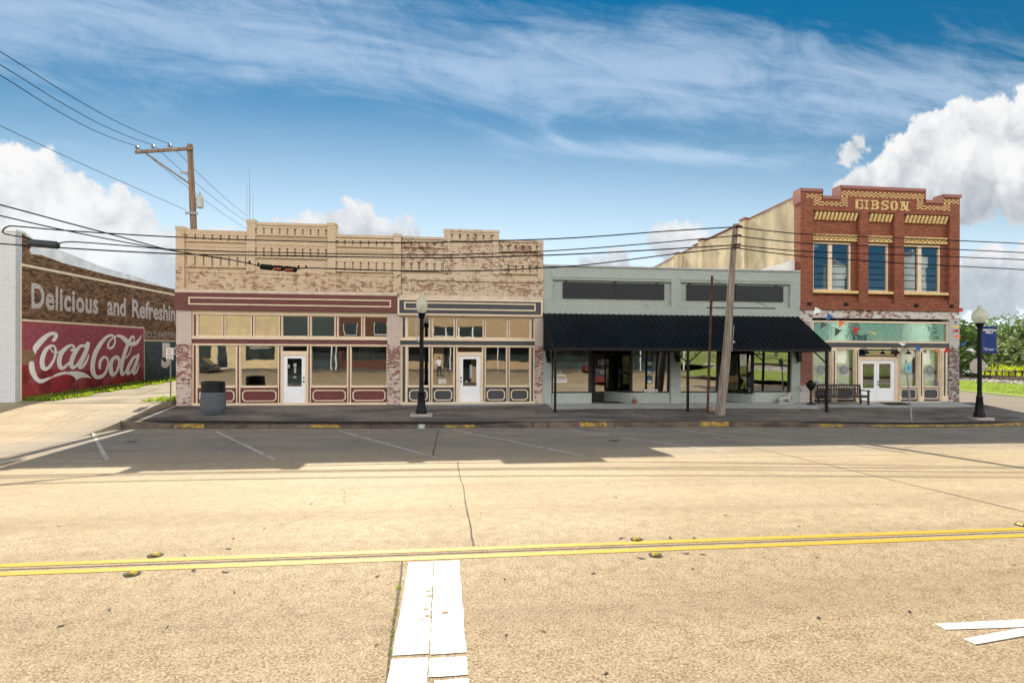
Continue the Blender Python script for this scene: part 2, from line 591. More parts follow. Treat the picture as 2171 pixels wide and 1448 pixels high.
def conc(name, c1, c2, dark, amt=0.5, scale=1.2):
    m, N = newmat(name)
    p = pos(N)
    a = N.noise(p, scale, 8, 0.68, 0.4)
    b = N.noise(p, scale * 9, 6, 0.7)
    s = N.noise(N.vmath('MULTIPLY', p, (0.5, 1.3, 1)), scale * 0.55, 8, 0.7, 0.8)
    col = N.mix(N.rng(a, 0.3, 0.7), c1, c2)
    col = N.mix(N.rng(b, 0.35, 0.75, 0, 0.3), col, tuple(k * 0.4 for k in c1))
    col = N.mix(N.rng(s, 0.62 - amt * 0.3, 0.8 - amt * 0.2, 0, 0.85), col, dark)
    finish(N, col, 0.88, 0, N.math('ADD', a, N.math('MULTIPLY', b, 0.5)), 0.3, 0.01, 0.25)
    return m


M = {}
M['road'] = road_mat()
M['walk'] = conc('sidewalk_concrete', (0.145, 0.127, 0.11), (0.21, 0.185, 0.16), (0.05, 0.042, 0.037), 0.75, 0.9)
M['kerb'] = conc('kerb_concrete', (0.11, 0.082, 0.062), (0.17, 0.132, 0.10), (0.035, 0.028, 0.023), 0.7, 2.2)
M['alley'] = conc('alley_concrete', (0.37, 0.30, 0.22), (0.45, 0.37, 0.27), (0.15, 0.125, 0.09), 0.9, 0.7)
M['pad'] = conc('pale_concrete', (0.30, 0.31, 0.30), (0.38, 0.385, 0.37), (0.18, 0.18, 0.17), 0.35, 1.4)
M['joint'] = pm('joint_tar', (0.10, 0.075, 0.05), 0.9, 0, 0.5, 14)


def worn_paint(name, c, base, amt):
    m, N = newmat(name)
    p = pos(N)
    a = N.noise(p, 26.0, 8, 0.75, .4)
    b = N.noise(p, 2.2, 6, 0.65)
    k = N.math('ADD', N.math('MULTIPLY', a, 0.7), N.math('MULTIPLY', b, 0.45))
    col = N.mix(N.rng(b, .3, .7, 0, .28), c, tuple(q * .72 for q in c))
    col = N.mix(N.rng(k, 0.70 - amt, 0.76 - amt, 0, 0.9), col, base)
    finish(N, col, .65, 0, a, .25, .004, .3)
    return m


M['yellow'] = worn_paint('yellow_line_paint', (0.58, 0.345, 0.022), (0.36, 0.26, 0.12), 0.035)
M['old_yellow'] = pm('old_yellow_paint', (0.62, 0.345, 0.02), 0.6, 0, 0.1, 9, 0.2)
M['white_bar'] = worn_paint('white_line_paint', (0.68, 0.66, 0.62), (0.40, 0.31, 0.20), 0.035)
M['white_line'] = pm('white_sign_paint', (0.80, 0.77, 0.72), 0.6, 0, 0.05, 7, 0.15)
M['worn_white'] = pm('worn_white_paint', (0.48, 0.44, 0.39), 0.8, 0, 0.15, 8, 0.1, stain=(0.22, 0.18, 0.14), samt=0.45)
M['kerb_yellow'] = pm('worn_kerb_yellow', (0.34, 0.225, 0.04), 0.75, 0, 0.3, 9, 0.2, stain=(0.08, 0.06, 0.04), samt=0.6)


# ================================================================== SETTING
def lerp(a, b, t):
    return a + (b - a) * t


def clamp(t, a=0.0, b=1.0):
    return max(a, min(b, t))


def sstep(a, b, t):
    t = clamp((t - a) / (b - a))
    return t * t * (3 - 2 * t)


def pl(x, pts):
    if x <= pts[0][0]:
        return pts[0][1]
    for (a, b), (c, d) in zip(pts, pts[1:]):
        if x <= c:
            return lerp(b, d, (x - a) / (c - a))
    return pts[-1][1]


def yk(x):                                   # kerb line
    return pl(x, [(-11.4, -3.75), (-9.75, -3.92), (-4, -4.45), (1, -4.75), (8, -5.0), (17.9, -4.8), (23.6, -4.45), (30, -4.3)])


def dip(x):                                  # the gutter falls away towards the side street
    return -0.2 * sstep(5.0, 23.0, x)


def gz(x, y):                                # carriageway height
    z = dip(x) * sstep(-12.0, -5.0, y)
    if x < -11.3:
        z = 0.72 * sstep(-6.6, 0.6, y) + max(0.0, y - 0.3) * 0.045
    if x > 26.4:
        z = lerp(z, 0.36, sstep(-4.5, 2.0, y))
    return z


def szf(x, y):                               # pavement height
    s = 0.072 + 0.05 * sstep(8, 23, x)
    return 0.52 - 0.05 * sstep(12, 25, x) + s * y


X1, X2, X3, X4, X5 = -11.12, -1.95, 4.46, 16.93, 25.42   # building limits along the street

# bare ground under everything, out to the horizon
mb = MB()
mb.poly([(-3000, -3000, -0.6), (3000, -3000, -0.6), (3000, 3000, -0.6), (-3000, 3000, -0.6)])
tag(mb.build('ground', pm('bare_earth', (0.16, 0.13, 0.08), 0.9, 0, 0.3, 0.05, 0)), kind='structure')

xs = sorted(set([-60, -50, -42, -34, -28, -24, -21, -19, -17.3, -16, -14.5, -13, -12, -11.31, -11.29] + [-10 + 1.5 * k for k in range(25)] + [26.39, 26.41, 27, 28, 29, 30, 31, 33, 36, 40, 46, 54, 62]))
ys = sorted(set([-34, -30, -26, -22, -18, -15, -12, -11, -10, -9, -8, -7, -6.5, -6, -5.5, -5, -4.5, -4, -3.5, -3, -2, -1, 0, 0.6, 1.5, 3, 6, 10, 16, 24, 34, 46]))
mb = MB()
idx = {}
for i, x in enumerate(xs):
    for j, y in enumerate(ys):
        idx[i, j] = len(mb.v)
        mb.v.append(Vector((x, y, gz(x, y))))
for i in range(len(xs) - 1):
    for j in range(len(ys) - 1):
        xm, ym = (xs[i] + xs[i + 1]) / 2, (ys[j] + ys[j + 1]) / 2
        if -11.3 < xm < 26.4 and ym > -2.5:
            continue
        if xm < -17.3 and ym > 0.3:
            continue
        if xm > 26.4 and (0.91 * xm - 0.41 * ym) > 33 and ym > -4:
            continue
        mb.f.append((idx[i, j], idx[i + 1, j], idx[i + 1, j + 1], idx[i, j + 1]))
        mb.m.append(0)
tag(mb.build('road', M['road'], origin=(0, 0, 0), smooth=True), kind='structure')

# alley: broken pale concrete behind the apron
mb = MB()
yy = [-0.4 + k * 1.0 for k in range(34)]
xx = [-16.9, -16.2, -15.0, -13.8, -12.6, -11.5]
for a, b in zip(yy, yy[1:]):
    for c, d in zip(xx, xx[1:]):
        mb.poly([(c, a, gz(c, a) + 0.006), (d, a, gz(d, a) + 0.006), (d, b, gz(d, b) + 0.006), (c, b, gz(c, b) + 0.006)])
tag(mb.build('alley_pavement', M['alley'], origin=(-14, 0, .7)), kind='structure')

# pavement in front of the shops
mb = MB()
xw = [-11.28 + k * (26.2 + 11.28) / 44 for k in range(45)]


def kt(x):                                   # top of the kerb stone
    inner = szf(x, yk(x) + 0.36)
    dbl = 0.085 * (1 - sstep(1.2, 3.2, x)) * sstep(-10.9, -9.8, x) + 0.06 * sstep(13.4, 14.6, x) * (1 - sstep(22.5, 24.5, x))
    return inner - 0.012 - dbl


for a, b in zip(xw, xw[1:]):
    for k in range(6):
        ta, tb = k / 6, (k + 1) / 6
        ya = lambda x, t: lerp(0.02, yk(x) + 0.36, t)
        q = [(a, ya(a, ta)), (b, ya(b, ta)), (b, ya(b, tb)), (a, ya(a, tb))]
        mb.poly([(x, y, szf(x, y)) for x, y in q][::-1])
    ca, cb = yk(a) + 0.36, yk(b) + 0.36
    mb.poly([(a, ca, szf(a, ca)), (b, cb, szf(b, cb)), (b, cb, szf(b, cb) - 0.3), (a, ca, szf(a, ca) - 0.3)], 1)
a = -11.28
mb.poly([(a, 0.02, szf(a, 0)), (a, yk(a) + .36, szf(a, yk(a) + .36)), (a, yk(a) + .36, -.1), (a, 0.02, -.1)])
a = 26.2
mb.poly([(a, 0.02, szf(a, 0)), (a, yk(a) + .36, szf(a, yk(a) + .36)), (a, yk(a) + .36, -.4), (a, 0.02, -.4)])
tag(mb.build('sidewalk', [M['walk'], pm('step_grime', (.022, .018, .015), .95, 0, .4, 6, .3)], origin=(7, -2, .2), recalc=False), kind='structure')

# score lines across the pavement, paler pads at the doors
mb = MB()
for x in (-8.6, -5.4, -2.3, 0.9, 4.1, 7.3, 10.4, 13.6, 16.7, 19.8, 22.9):
    for k in range(4):
        y0, y1 = lerp(-0.1, yk(x) + .5, k / 4), lerp(-0.1, yk(x) + .5, (k + 1) / 4)
        sh = 0.12
        mb.poly([(x + sh * y0, y0, szf(x, y0) + .004), (x + .02 + sh * y0, y0, szf(x, y0) + .004), (x + .02 + sh * y1, y1, szf(x, y1) + .004), (x + sh * y1, y1, szf(x, y1) + .004)])
tag(mb.build('pavement_joints', M['joint'], origin=(7, -2, .2)), kind='structure')
mb = MB()
for x0, x1, y0 in ((-1.8, 4.4, -0.32), (4.6, 16.9, -1.55), (16.9, 25.3, -1.1)):
    for k in range(12):
        a, b = lerp(x0, x1, k / 12), lerp(x0, x1, (k + 1) / 12)
        mb.hexa([(a, y0, szf(a, y0) - .02), (b, y0, szf(b, y0) - .02), (b, -.005, szf(b, 0) - .02), (a, -.005, szf(a, 0) - .02),
                 (a, y0, szf(a, y0) + .02), (b, y0, szf(b, y0) + .02), (b, -.005, szf(b, 0) + .02), (a, -.005, szf(a, 0) + .02)])
tag(mb.build('door_pads', M['pad'], origin=(7, -1, .4)), kind='structure')

# kerb with a rounded nose
mb = MB()
kx = [-11.36 + k * 0.4 for k in range(94)]


def kprof(x):
    y, t, g = yk(x), kt(x), dip(x) - 0.02
    e = sstep(-11.45, -10.6, x)
    t = lerp(gz(-11.5, y) + 0.03, t, e)
    j = 0.012 * mnoise.noise((x * 1.7, 3.0, 0))
    y += j
    return [(x, y, g), (x, y + .02, t - .05), (x, y + .07, t - .008), (x, y + .37, t), (x, y + .37, g)]


for a, b in zip(kx, kx[1:]):
    A, B = kprof(a), kprof(b)
    for k in range(4):
        mb.poly([A[k], B[k], B[k + 1], A[k + 1]])
mb.poly(kprof(kx[0]))
mb.poly(kprof(kx[-1]))
tag(mb.build('kerb', M['kerb'], origin=(7, -4.8, 0), smooth=True), kind='structure')

mb = MB()
for pa, pb in ((350, 418), (655, 722), (945, 1006), (1225, 1281), (1475, 1536), (1727, 1781), (1840, 2300)):
    xa, xb = at_y(pa, 900, -4.6).x, at_y(pb, 900, -4.6).x
    n = max(2, int((xb - xa) / .3))
    for k in range(n):
        A, B = kprof(lerp(xa, xb, k / n)), kprof(lerp(xa, xb, (k + 1) / n))
        o = Vector((0, -.006, .004))
        for q in range(3):
            q2 = q + 1
            f = 0.55 if q == 2 else 1.0
            a2, b2 = Vector(A[q]).lerp(Vector(A[q2]), f), Vector(B[q]).lerp(Vector(B[q2]), f)
            if q == 0:
                A0, B0 = Vector(A[0]) + Vector((0, 0, .05)), Vector(B[0]) + Vector((0, 0, .05))
            else:
                A0, B0 = Vector(A[q]), Vector(B[q])
            mb.poly([A0 + o, B0 + o, b2 + o, a2 + o])
tag(mb.build('kerb_paint', M['kerb_yellow'], origin=(7, -4.8, 0)), kind='structure')
mb = MB()
xa = at_y(893.5, 900, -4.6).x
A, B = kprof(xa - .12), kprof(xa + .12)
o = Vector((0, -.008, .005))
for q in range(3):
    mb.poly([Vector(A[q]) + o, Vector(B[q]) + o, Vector(B[q + 1]) + o, Vector(A[q + 1]) + o])
tag(mb.build('kerb_marker', M['pad'], origin=(0, -4.8, 0)), kind='structure')
mb = MB()
p0 = Vector(A[0]) + Vector((0, -.012, .04))
text_poly('2', lambda u, v: (xa - .05 + .1 * u, p0.y + .016 * v, p0.z + .11 * v), mb)
tag(mb.build('kerb_number', M['white_line'], origin=(0, -4.8, 0)), kind='structure')


def strip(mb, a, b, w, lift=0.004, m=0, n=6, w2=None):
    a, b = Vector((a[0], a[1], 0)), Vector((b[0], b[1], 0))
    d = (b - a).normalized()
    s = Vector((-d.y, d.x, 0))
    w2 = w if w2 is None else w2
    for k in range(n):
        p, q = a.lerp(b, k / n), a.lerp(b, (k + 1) / n)
        wa, wb = lerp(w, w2, k / n) / 2, lerp(w, w2, (k + 1) / n) / 2
        pts = [p - s * wa, q - s * wb, q + s * wb, p + s * wa]
        mb.poly([(t.x, t.y, gz(t.x, t.y) + lift) for t in pts], m)


# parking bay lines
mb = MB()
for a, b in (((-11.34, -5.24), (-8.05, -10.5)), ((-11.4, -10.37), (-8.0, -10.72)), ((-7.64, -4.95), (-4.06, -10.9)), ((-3.59, -5.1), (-0.17, -11.02)), ((0.33, -5.2), (3.56, -11.12)),
             ((4.4, -5.6), (7.6, -11.1)), ((8.1, -5.6), (11.7, -11.2)), ((11.9, -5.7), (15.6, -11.3)), ((18.4, -5.9), (22.0, -11.5)), ((22.2, -6.0), (25.8, -11.6))):
    strip(mb, a, b, 0.10, 0.005, n=8)
strip(mb, (-9.6, -4.35), (16, -5.25), 0.12, 0.004, n=1) if False else None
tag(mb.build('parking_lines', M['worn_white'], origin=(0, -8, 0)), kind='structure')

# double centre line and the long joint between
mb = MB()
strip(mb, (-60, -17.96), (60, -18.1), 0.115, 0.005, n=10)
strip(mb, (-60, -18.24), (60, -18.39), 0.115, 0.005, n=10)
tag(mb.build('centre_lines', M['yellow'], origin=(0, -18, 0)), kind='structure')
mb = MB()
strip(mb, (-60, -18.10), (60, -18.245), 0.022, 0.004, n=10)


def wander(pts, w, amp=0.03, seg=0.35):
    out = [Vector((pts[0][0], pts[0][1], 0))]
    for a, b in zip(pts, pts[1:]):
        a, b = Vector((a[0], a[1], 0)), Vector((b[0], b[1], 0))
        n = max(1, int((b - a).length / seg))
        for k in range(1, n + 1):
            p = a.lerp(b, k / n)
            p += Vector((mnoise.noise(p * 1.3), mnoise.noise(p * 1.3 + Vector((9, 9, 9))), 0)) * amp
            out.append(p)
    for a, b in zip(out, out[1:]):
        strip(mb, a, b, w * random.uniform(.6, 1.3), 0.0045, n=1)


wander([(-0.17, -5.0), (-0.27, -11.0)], 0.032)
wander([(0.34, -11.7), (0.39, -17.9)], 0.024, .04)
wander([(-0.48, -18.4), (-0.41, -20.97), (-0.38, -24.5)], 0.022, .012)
wander([(8.0, -5.2), (8.83, -11.95), (9.28, -17.8)], 0.025)
wander([(-18, -11.4), (-9, -11.55), (8, -11.75), (20, -11.9)], 0.012, .02)
wander([(-11.5, -4.2), (-10.9, -8.2), (-10.6, -11.2)], 0.02)
wander([(16.4, -5.4), (16.9, -11.8), (17.6, -17.8)], 0.022)
wander([(1.6, -20.9), (2.6, -20.7), (3.1, -20.55), (4.0, -20.62)], 0.0035, .06, .12)
tag(mb.build('road_joints', M['joint'], origin=(0, -14, 0)), kind='structure')

mb = MB()
rs_ = random.Random(3)
for k in range(26):
    cx, cy = rs_.choice((-9.3, -6.0, -2.4, 1.6, 5.6, 9.4, 13.4, 17.2)) + rs_.uniform(-.7, .9), rs_.uniform(-8.6, -5.4)
    r = rs_.uniform(.05, .24)
    pts = []
    for q in range(14):
        a = q * 2 * math.pi / 14
        rr = r * rs_.uniform(.55, 1.15)
        pts.append((cx + rr * math.cos(a), cy + rr * .7 * math.sin(a)))
    mb.poly([(x, y, gz(x, y) + .0035) for x, y in pts])
tag(mb.build('oil_stains', pm('old_oil_stain', (.062, .055, .05), .55, 0, .3, 6, .1), origin=(0, -7, 0)), kind='structure')
mb = MB()
for px in (398, 470, 565, 718, 785, 935, 1128, 1160, 1298, 1478, 1640, 1700, 1810, 1957, 2090):
    x = at_y(px, 900, -4.6).x
    A, B = kprof(x - .012), kprof(x + .014)
    for q in range(3):
        o = Vector((0, -.009, .007))
        mb.poly([Vector(A[q]) + o, Vector(B[q]) + o, Vector(B[q + 1]) + o, Vector(A[q + 1]) + o])
tag(mb.build('kerb_joints', pm('kerb_crack', (.02, .016, .013), .95), origin=(7, -4.8, 0)), kind='structure')
mb = MB()
for L in ([(-9, -13.2), (-6.4, -13.9), (-4.6, -13.6), (-3.0, -14.5)], [(3.2, -12.4), (5.0, -13.4), (6.4, -13.2), (7.6, -14.6), (8.9, -15.0)], [(-2.4, -16.8), (-1.6, -15.6), (-1.9, -14.3)], [(11.4, -12.2), (12.6, -14.0), (13.2, -16.4)]):
    wander(L, .005, .09, .16)
tag(mb.build('road_cracks', M['joint'], origin=(0, -14, 0)), kind='structure')

# broad white bar, broken by the joints under it
mb = MB()


def ragged(x0, x1, y0, y1, j=0.0055, step=0.08):
    pts = []
    for (a, b) in (((x0, y0), (x1, y0)), ((x1, y0), (x1, y1)), ((x1, y1), (x0, y1)), ((x0, y1), (x0, y0))):
        L = math.dist(a, b)
        n = max(1, int(L / step))
        for k in range(n):
            t = k / n
            pts.append((lerp(a[0], b[0], t) + random.uniform(-j, j), lerp(a[1], b[1], t) + random.uniform(-j, j), 0.006))
    return pts


for x0, x1, y0, y1 in ((-0.40, -0.112, -20.58, -18.45), (-0.10, 0.19, -20.60, -18.45), (-0.405, -0.115, -23.4, -20.64), (-0.103, 0.19, -20.93, -20.66), (-0.06, 0.19, -23.4, -20.98)):
    mb.poly(ragged(x0, x1, y0, y1))
tag(mb.build('white_bar', M['white_bar'], origin=(0, -20, 0)), kind='structure')
# chips where the white has come off
mb = MB()
for cx, cy, r in ((-.15, -19.33, .028), (-.13, -19.45, .035), (-.16, -19.75, .03), (-.13, -19.9, .036), (-.19, -19.96, .02), (.02, -19.85, .04), (-.13, -19.27, .02), (.07, -19.6, .012), (.15, -19.7, .012), (-.24, -20.45, .015), (-.28, -19.2, .01)):
    mb.poly([(cx + r * random.uniform(.6, 1.2) * math.cos(a), cy + r * random.uniform(.5, 1.0) * math.sin(a), .0075) for a in [k * 2 * math.pi / 11 for k in range(11)]])
for k in range(26):
    cx, cy, r = random.uniform(-.38, .17), random.uniform(-21, -18.5), random.uniform(.003, .008)
    mb.poly([(cx + r * math.cos(a), cy + r * math.sin(a), .0085) for a in [q * 2 * math.pi / 6 for q in range(6)]])
tag(mb.build('paint_chips', M['road'], origin=(0, -20, 0)), kind='structure')
# tail of the white lane arrow
mb = MB()
mb.poly([(4.42, -20.575, .006), (6.4, -20.60, .006), (6.4, -20.72, .006), (5.30, -20.73, .006), (4.42, -20.69, .006)])
mb.poly([(4.42, -20.86, .0072), (5.08, -20.745, .0072), (6.4, -20.726, .0072), (6.4, -20.86, .0072), (5.2, -20.84, .0072), (4.43, -20.96, .0072)])
tag(mb.build('lane_arrow', M['white_bar'], origin=(5, -20.7, 0)), kind='structure')

# far bank beyond the side street: grass, ballast, track, rough field
U, NN = Vector((0.41, 0.91, 0)), Vector((0.91, -0.41, 0))


def bank(w, t):                              # w metres across the track, t metres along it
    z = pl(w, [(29, 0.34), (30.6, 0.42), (34.4, 0.86), (35.7, 1.08), (38.4, 1.08), (39.6, 0.82), (60, 0.85), (900, 0.9)])
    p = NN * w + U * t
    return (p.x, p.y, z)


M['lawn'] = pm('mown_grass', (0.20, 0.27, 0.03), 0.9, 0, 0.22, 3.0, 0.6, stain=(0.30, 0.30, 0.06), samt=.2)
M['rough'] = pm('rough_grass', (0.20, 0.25, 0.03), 0.9, 0, 0.3, 0.8, 0.6)
M['stone'] = pm('ballast_stone', (0.36, 0.33, 0.30), 0.9, 0, 0.75, 5.0, 1.0)


def bankstrip(name, ws, mat, t0, t1, nt=30):
    mb = MB()
    for w0, w1 in zip(ws, ws[1:]):
        for k in range(nt):
            a, b = lerp(t0, t1, k / nt), lerp(t0, t1, (k + 1) / nt)
            mb.poly([bank(w0, a), bank(w1, a), bank(w1, b), bank(w0, b)])
    return tag(mb.build(name, mat, origin=(45, 15, .8), smooth=True), kind='structure')


bankstrip('grass_bank', [29.9, 30.6, 31.5, 32.5, 33.5, 34.4], M['lawn'], -14, 160)
bankstrip('track_ballast', [34.4, 34.8, 35.7, 38.4, 39.6], M['stone'], -14, 160)
bankstrip('rough_field', [39.6, 44, 50, 60, 120, 500], M['rough'], -60, 600, 20)

# ================================================================== BUILDINGS
M['tan_brick'] = brick('peeling_tan_brick', (0.25, 0.13, 0.08), (0.34, 0.19, 0.12), (0.3, 0.24, 0.18), (0.68, 0.51, 0.335), (0.71, 0.56, 0.40),
                       [(0, .45), (5.2, .45), (5.6, .475), (6.15, .455), (6.5, .36), (7.2, .33), (8.5, .37)])
M['worn_brick'] = brick('badly_peeling_brick', (0.25, 0.125, 0.08), (0.38, 0.22, 0.145), (0.3, 0.24, 0.18), (0.68, 0.525, 0.36), (0.71, 0.58, 0.44),
                        [(0, .45), (5.25, .42), (5.6, .485), (6.05, .47), (6.15, .40), (6.4, .42), (6.7, .475), (7.5, .495), (7.8, .45), (8.3, .41)], soot=(0.12, 0.08, 0.055), soot_amt=.2)
M['pier_brick'] = brick('pier_brick', (0.15, 0.045, 0.03), (0.24, 0.075, 0.05), (0.36, 0.28, 0.24), (0.63, 0.505, 0.44), (0.66, 0.54, 0.46),
                        [(0.3, .47), (1.2, .46), (2.0, .50), (2.8, .535), (3.12, .50), (3.16, .24), (5.0, .2)], nscale=5.5)
M['flank'] = brick('flank_brick', (0.2, 0.09, 0.05), (0.28, 0.14, 0.08), (0.3, 0.25, 0.2))
M['green_brick'] = brick('sage_painted_brick', (0.15, 0.1, 0.08), (0.2, 0.14, 0.1), (0.2, 0.18, 0.16), (0.40, 0.45, 0.41), (0.45, 0.495, 0.45), [(0, .30), (4.5, .33), (4.8, .37), (5.05, .34), (8, .28)], nscale=3.0, soot=(.27, .30, .27), soot_amt=.15)
M['red_brick'] = brick('red_brick', (0.27, 0.078, 0.042), (0.41, 0.135, 0.075), (0.14, 0.06, 0.042), soot=(0.11, 0.034, 0.024), soot_amt=.12, msize=.011)
M['white_peel'] = brick('white_peeling_brick', (0.17, 0.05, 0.035), (0.25, 0.085, 0.06), (0.22, 0.15, 0.12), (0.74, 0.70, 0.66), (0.68, 0.62, 0.57),
                        [(0.3, .38), (1.0, .42), (1.35, .5), (1.5, .80), (2.6, .76), (3.2, .56), (4.0, .45), (5.0, .46), (6, .5)], nscale=2.4, horiz=2)
M['dark_peel'] = brick('grey_peeling_brick', (0.10, 0.05, 0.045), (0.17, 0.09, 0.08), (0.2, 0.17, 0.16), (0.62, 0.59, 0.57), (0.5, 0.47, 0.46),
                       [(0.3, .505), (2.6, .52), (3.25, .50), (3.4, .30), (4.6, .33), (5, .45)], nscale=4.5, horiz=2)
M['yellow_brick'] = pm('buff_brick', (0.72, 0.51, 0.235), 0.85, 0, 0.18, 12, 0.2)
M['tan_wall'] = pm('stained_ochre_render', (0.47, 0.385, 0.25), 0.9, 0, 0.2, 0.9, 0.3, stretch=(1, 1, .45), stain=(0.20, 0.155, 0.09), samt=.45)
M['white_paint_brick'] = brick('white_painted_brick', (0.3, 0.25, 0.2), (0.3, 0.25, 0.2), (0.3, 0.3, 0.3), (0.70, 0.72, 0.74), (0.74, 0.75, 0.77), [(0, .2), (9, .2)])
M['old_brown'] = brick('old_brown_brick', (0.15, 0.075, 0.038), (0.46, 0.275, 0.15), (0.05, 0.03, 0.019), tilt=.028, soot=(0.03, 0.02, 0.014), soot_amt=.2, bw=.27, bh=.092, bstr=.9, msize=.013)
M['cream'] = pm('cream_trim_paint', (0.70, 0.56, 0.40), 0.55, 0, 0.06, 5, 0.05)
M['maroon'] = pm('maroon_paint', (0.135, 0.034, 0.03), 0.45, 0, 0.1, 3, 0.05)
M['slate'] = pm('slate_grey_paint', (0.050, 0.052, 0.058), 0.45, 0, 0.1, 3, 0.05)
M['white_door'] = pm('white_door_paint', (0.78, 0.78, 0.80), 0.4, 0, 0.03, 4, 0.03)
M['plaster'] = pm('pale_plaster_band', (0.62, 0.50, 0.39), 0.85, 0, 0.1, 3, 0.2, stain=(0.42, 0.33, 0.25), samt=.1)
M['black_metal'] = pm('black_painted_metal', (0.008, 0.0075, 0.0075), 0.5, 0.0, 0.2, 8, 0.05, .2)
M['dark_board'] = pm('charcoal_sign_board', (0.020, 0.021, 0.025), 0.7, 0, 0.15, 2, 0.1)
M['dark_frame'] = pm('bronze_window_frame', (0.022, 0.019, 0.018), 0.45, 0.2, 0.15, 5, 0.05)
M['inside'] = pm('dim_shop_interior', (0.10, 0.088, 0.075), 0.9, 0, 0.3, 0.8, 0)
M['roofing'] = pm('grey_roofing', (0.22, 0.21, 0.2), 0.9, 0, 0.2, 0.7, 0.2)
M['white_roof'] = pm('white_roof_coating', (0.78, 0.77, 0.74), 0.7, 0, 0.06, 1, 0.1)
M['galv'] = pm('galvanised_flashing', (0.36, 0.36, 0.36), 0.45, 0.5, 0.15, 3, 0.05)
M['red_coping'] = pm('dull_red_metal_coping', (0.26, 0.085, 0.065), 0.5, 0.1, 0.1, 4, 0.05)
M['glass'] = glass('shop_glass', 0.31, (0.62, 0.64, 0.62), 0.0022, 0.9)
M['door_glass'] = glass('door_glass', 0.24, (0.5, 0.53, 0.5), 0.004, 0.8)
M['dusty_glass'] = glass('curtained_glass', 0.07, (0.93, 0.95, 0.94), 0.003, 0.9)
M['upper_glass'] = glass('upper_window_glass', 0.40, (0.25, 0.27, 0.28), 0.003, 0.8, (0.36, 0.42, 0.50))
M['decal'] = pm('dark_decal', (0.16, 0.16, 0.19), 0.6, 0, 0.1, 5, 0)
M['paper'] = pm('white_paper', (0.72, 0.71, 0.68), 0.7, 0, 0.05, 5, 0)
M['cast_dim'] = pm('shaded_paper_notice', (0.34, 0.35, 0.32), 0.8, 0, 0.1, 9, 0)
M['blue_poster'] = pm('blue_poster_print', (0.05, 0.16, 0.38), 0.5, 0, 0.35, 9, 0)
M['black'] = pm('black_print', (0.012, 0.012, 0.014), 0.6, 0, 0.1, 5, 0)


def windows(root, boxes, yf, w=0.03, frame=None, pane=None, name='window', extra=None):
    out = []
    for k, (x0, x1, z0, z1) in enumerate(boxes):
        f = MB()
        f.ring(x0, x1, z0, z1, w, yf - .025, yf + .03)
        fo = f.build(name, frame or M['cream'], root)
        g = MB()
        a, b, c, d = x0 + w - .004, x1 - w + .004, z0 + w - .004, z1 - w + .004
        # old panes lean out a little at the head
        dy = -(.006 if 'transom' in name else .021) * (d - c)
        yf_, yf = yf, yf - dy * .45
        g.hexa([(a, yf + .010, c), (b, yf + .010, c), (b, yf + .017, c), (a, yf + .017, c), (a, yf + .010 + dy, d), (b, yf + .010 + dy, d), (b, yf + .017 + dy, d), (a, yf + .017 + dy, d)])
        yf = yf_
        g.build('pane', pane or M['glass'], fo)
        out.append(fo)
    return out


def octo(mb, x0, x1, z0, z1, w, c, y0, y1, m=0):
    """a raised moulding with cut corners"""
    o = [(x0 + c, z0), (x1 - c, z0), (x1, z0 + c), (x1, z1 - c), (x1 - c, z1), (x0 + c, z1), (x0, z1 - c), (x0, z0 + c)]
    k = c + w * 0.42
    i = [(x0 + k, z0 + w), (x1 - k, z0 + w), (x1 - w, z0 + k), (x1 - w, z1 - k), (x1 - k, z1 - w), (x0 + k, z1 - w), (x0 + w, z1 - k), (x0 + w, z0 + k)]
    for a in range(8):
        b = (a + 1) % 8
        q = [o[a], o[b], i[b], i[a]]
        mb.hexa([(p[0], y0, p[1]) for p in q] + [(p[0], y1, p[1]) for p in q], m)


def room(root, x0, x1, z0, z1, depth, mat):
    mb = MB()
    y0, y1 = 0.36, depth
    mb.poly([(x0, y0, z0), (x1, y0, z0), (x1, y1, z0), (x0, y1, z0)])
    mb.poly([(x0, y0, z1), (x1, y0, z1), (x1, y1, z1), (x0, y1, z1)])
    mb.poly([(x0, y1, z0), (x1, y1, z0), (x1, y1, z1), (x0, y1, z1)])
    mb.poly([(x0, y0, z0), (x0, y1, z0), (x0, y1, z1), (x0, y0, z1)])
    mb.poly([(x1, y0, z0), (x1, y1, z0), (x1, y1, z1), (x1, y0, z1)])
    return mb.build('interior', mat, root, recalc=False)


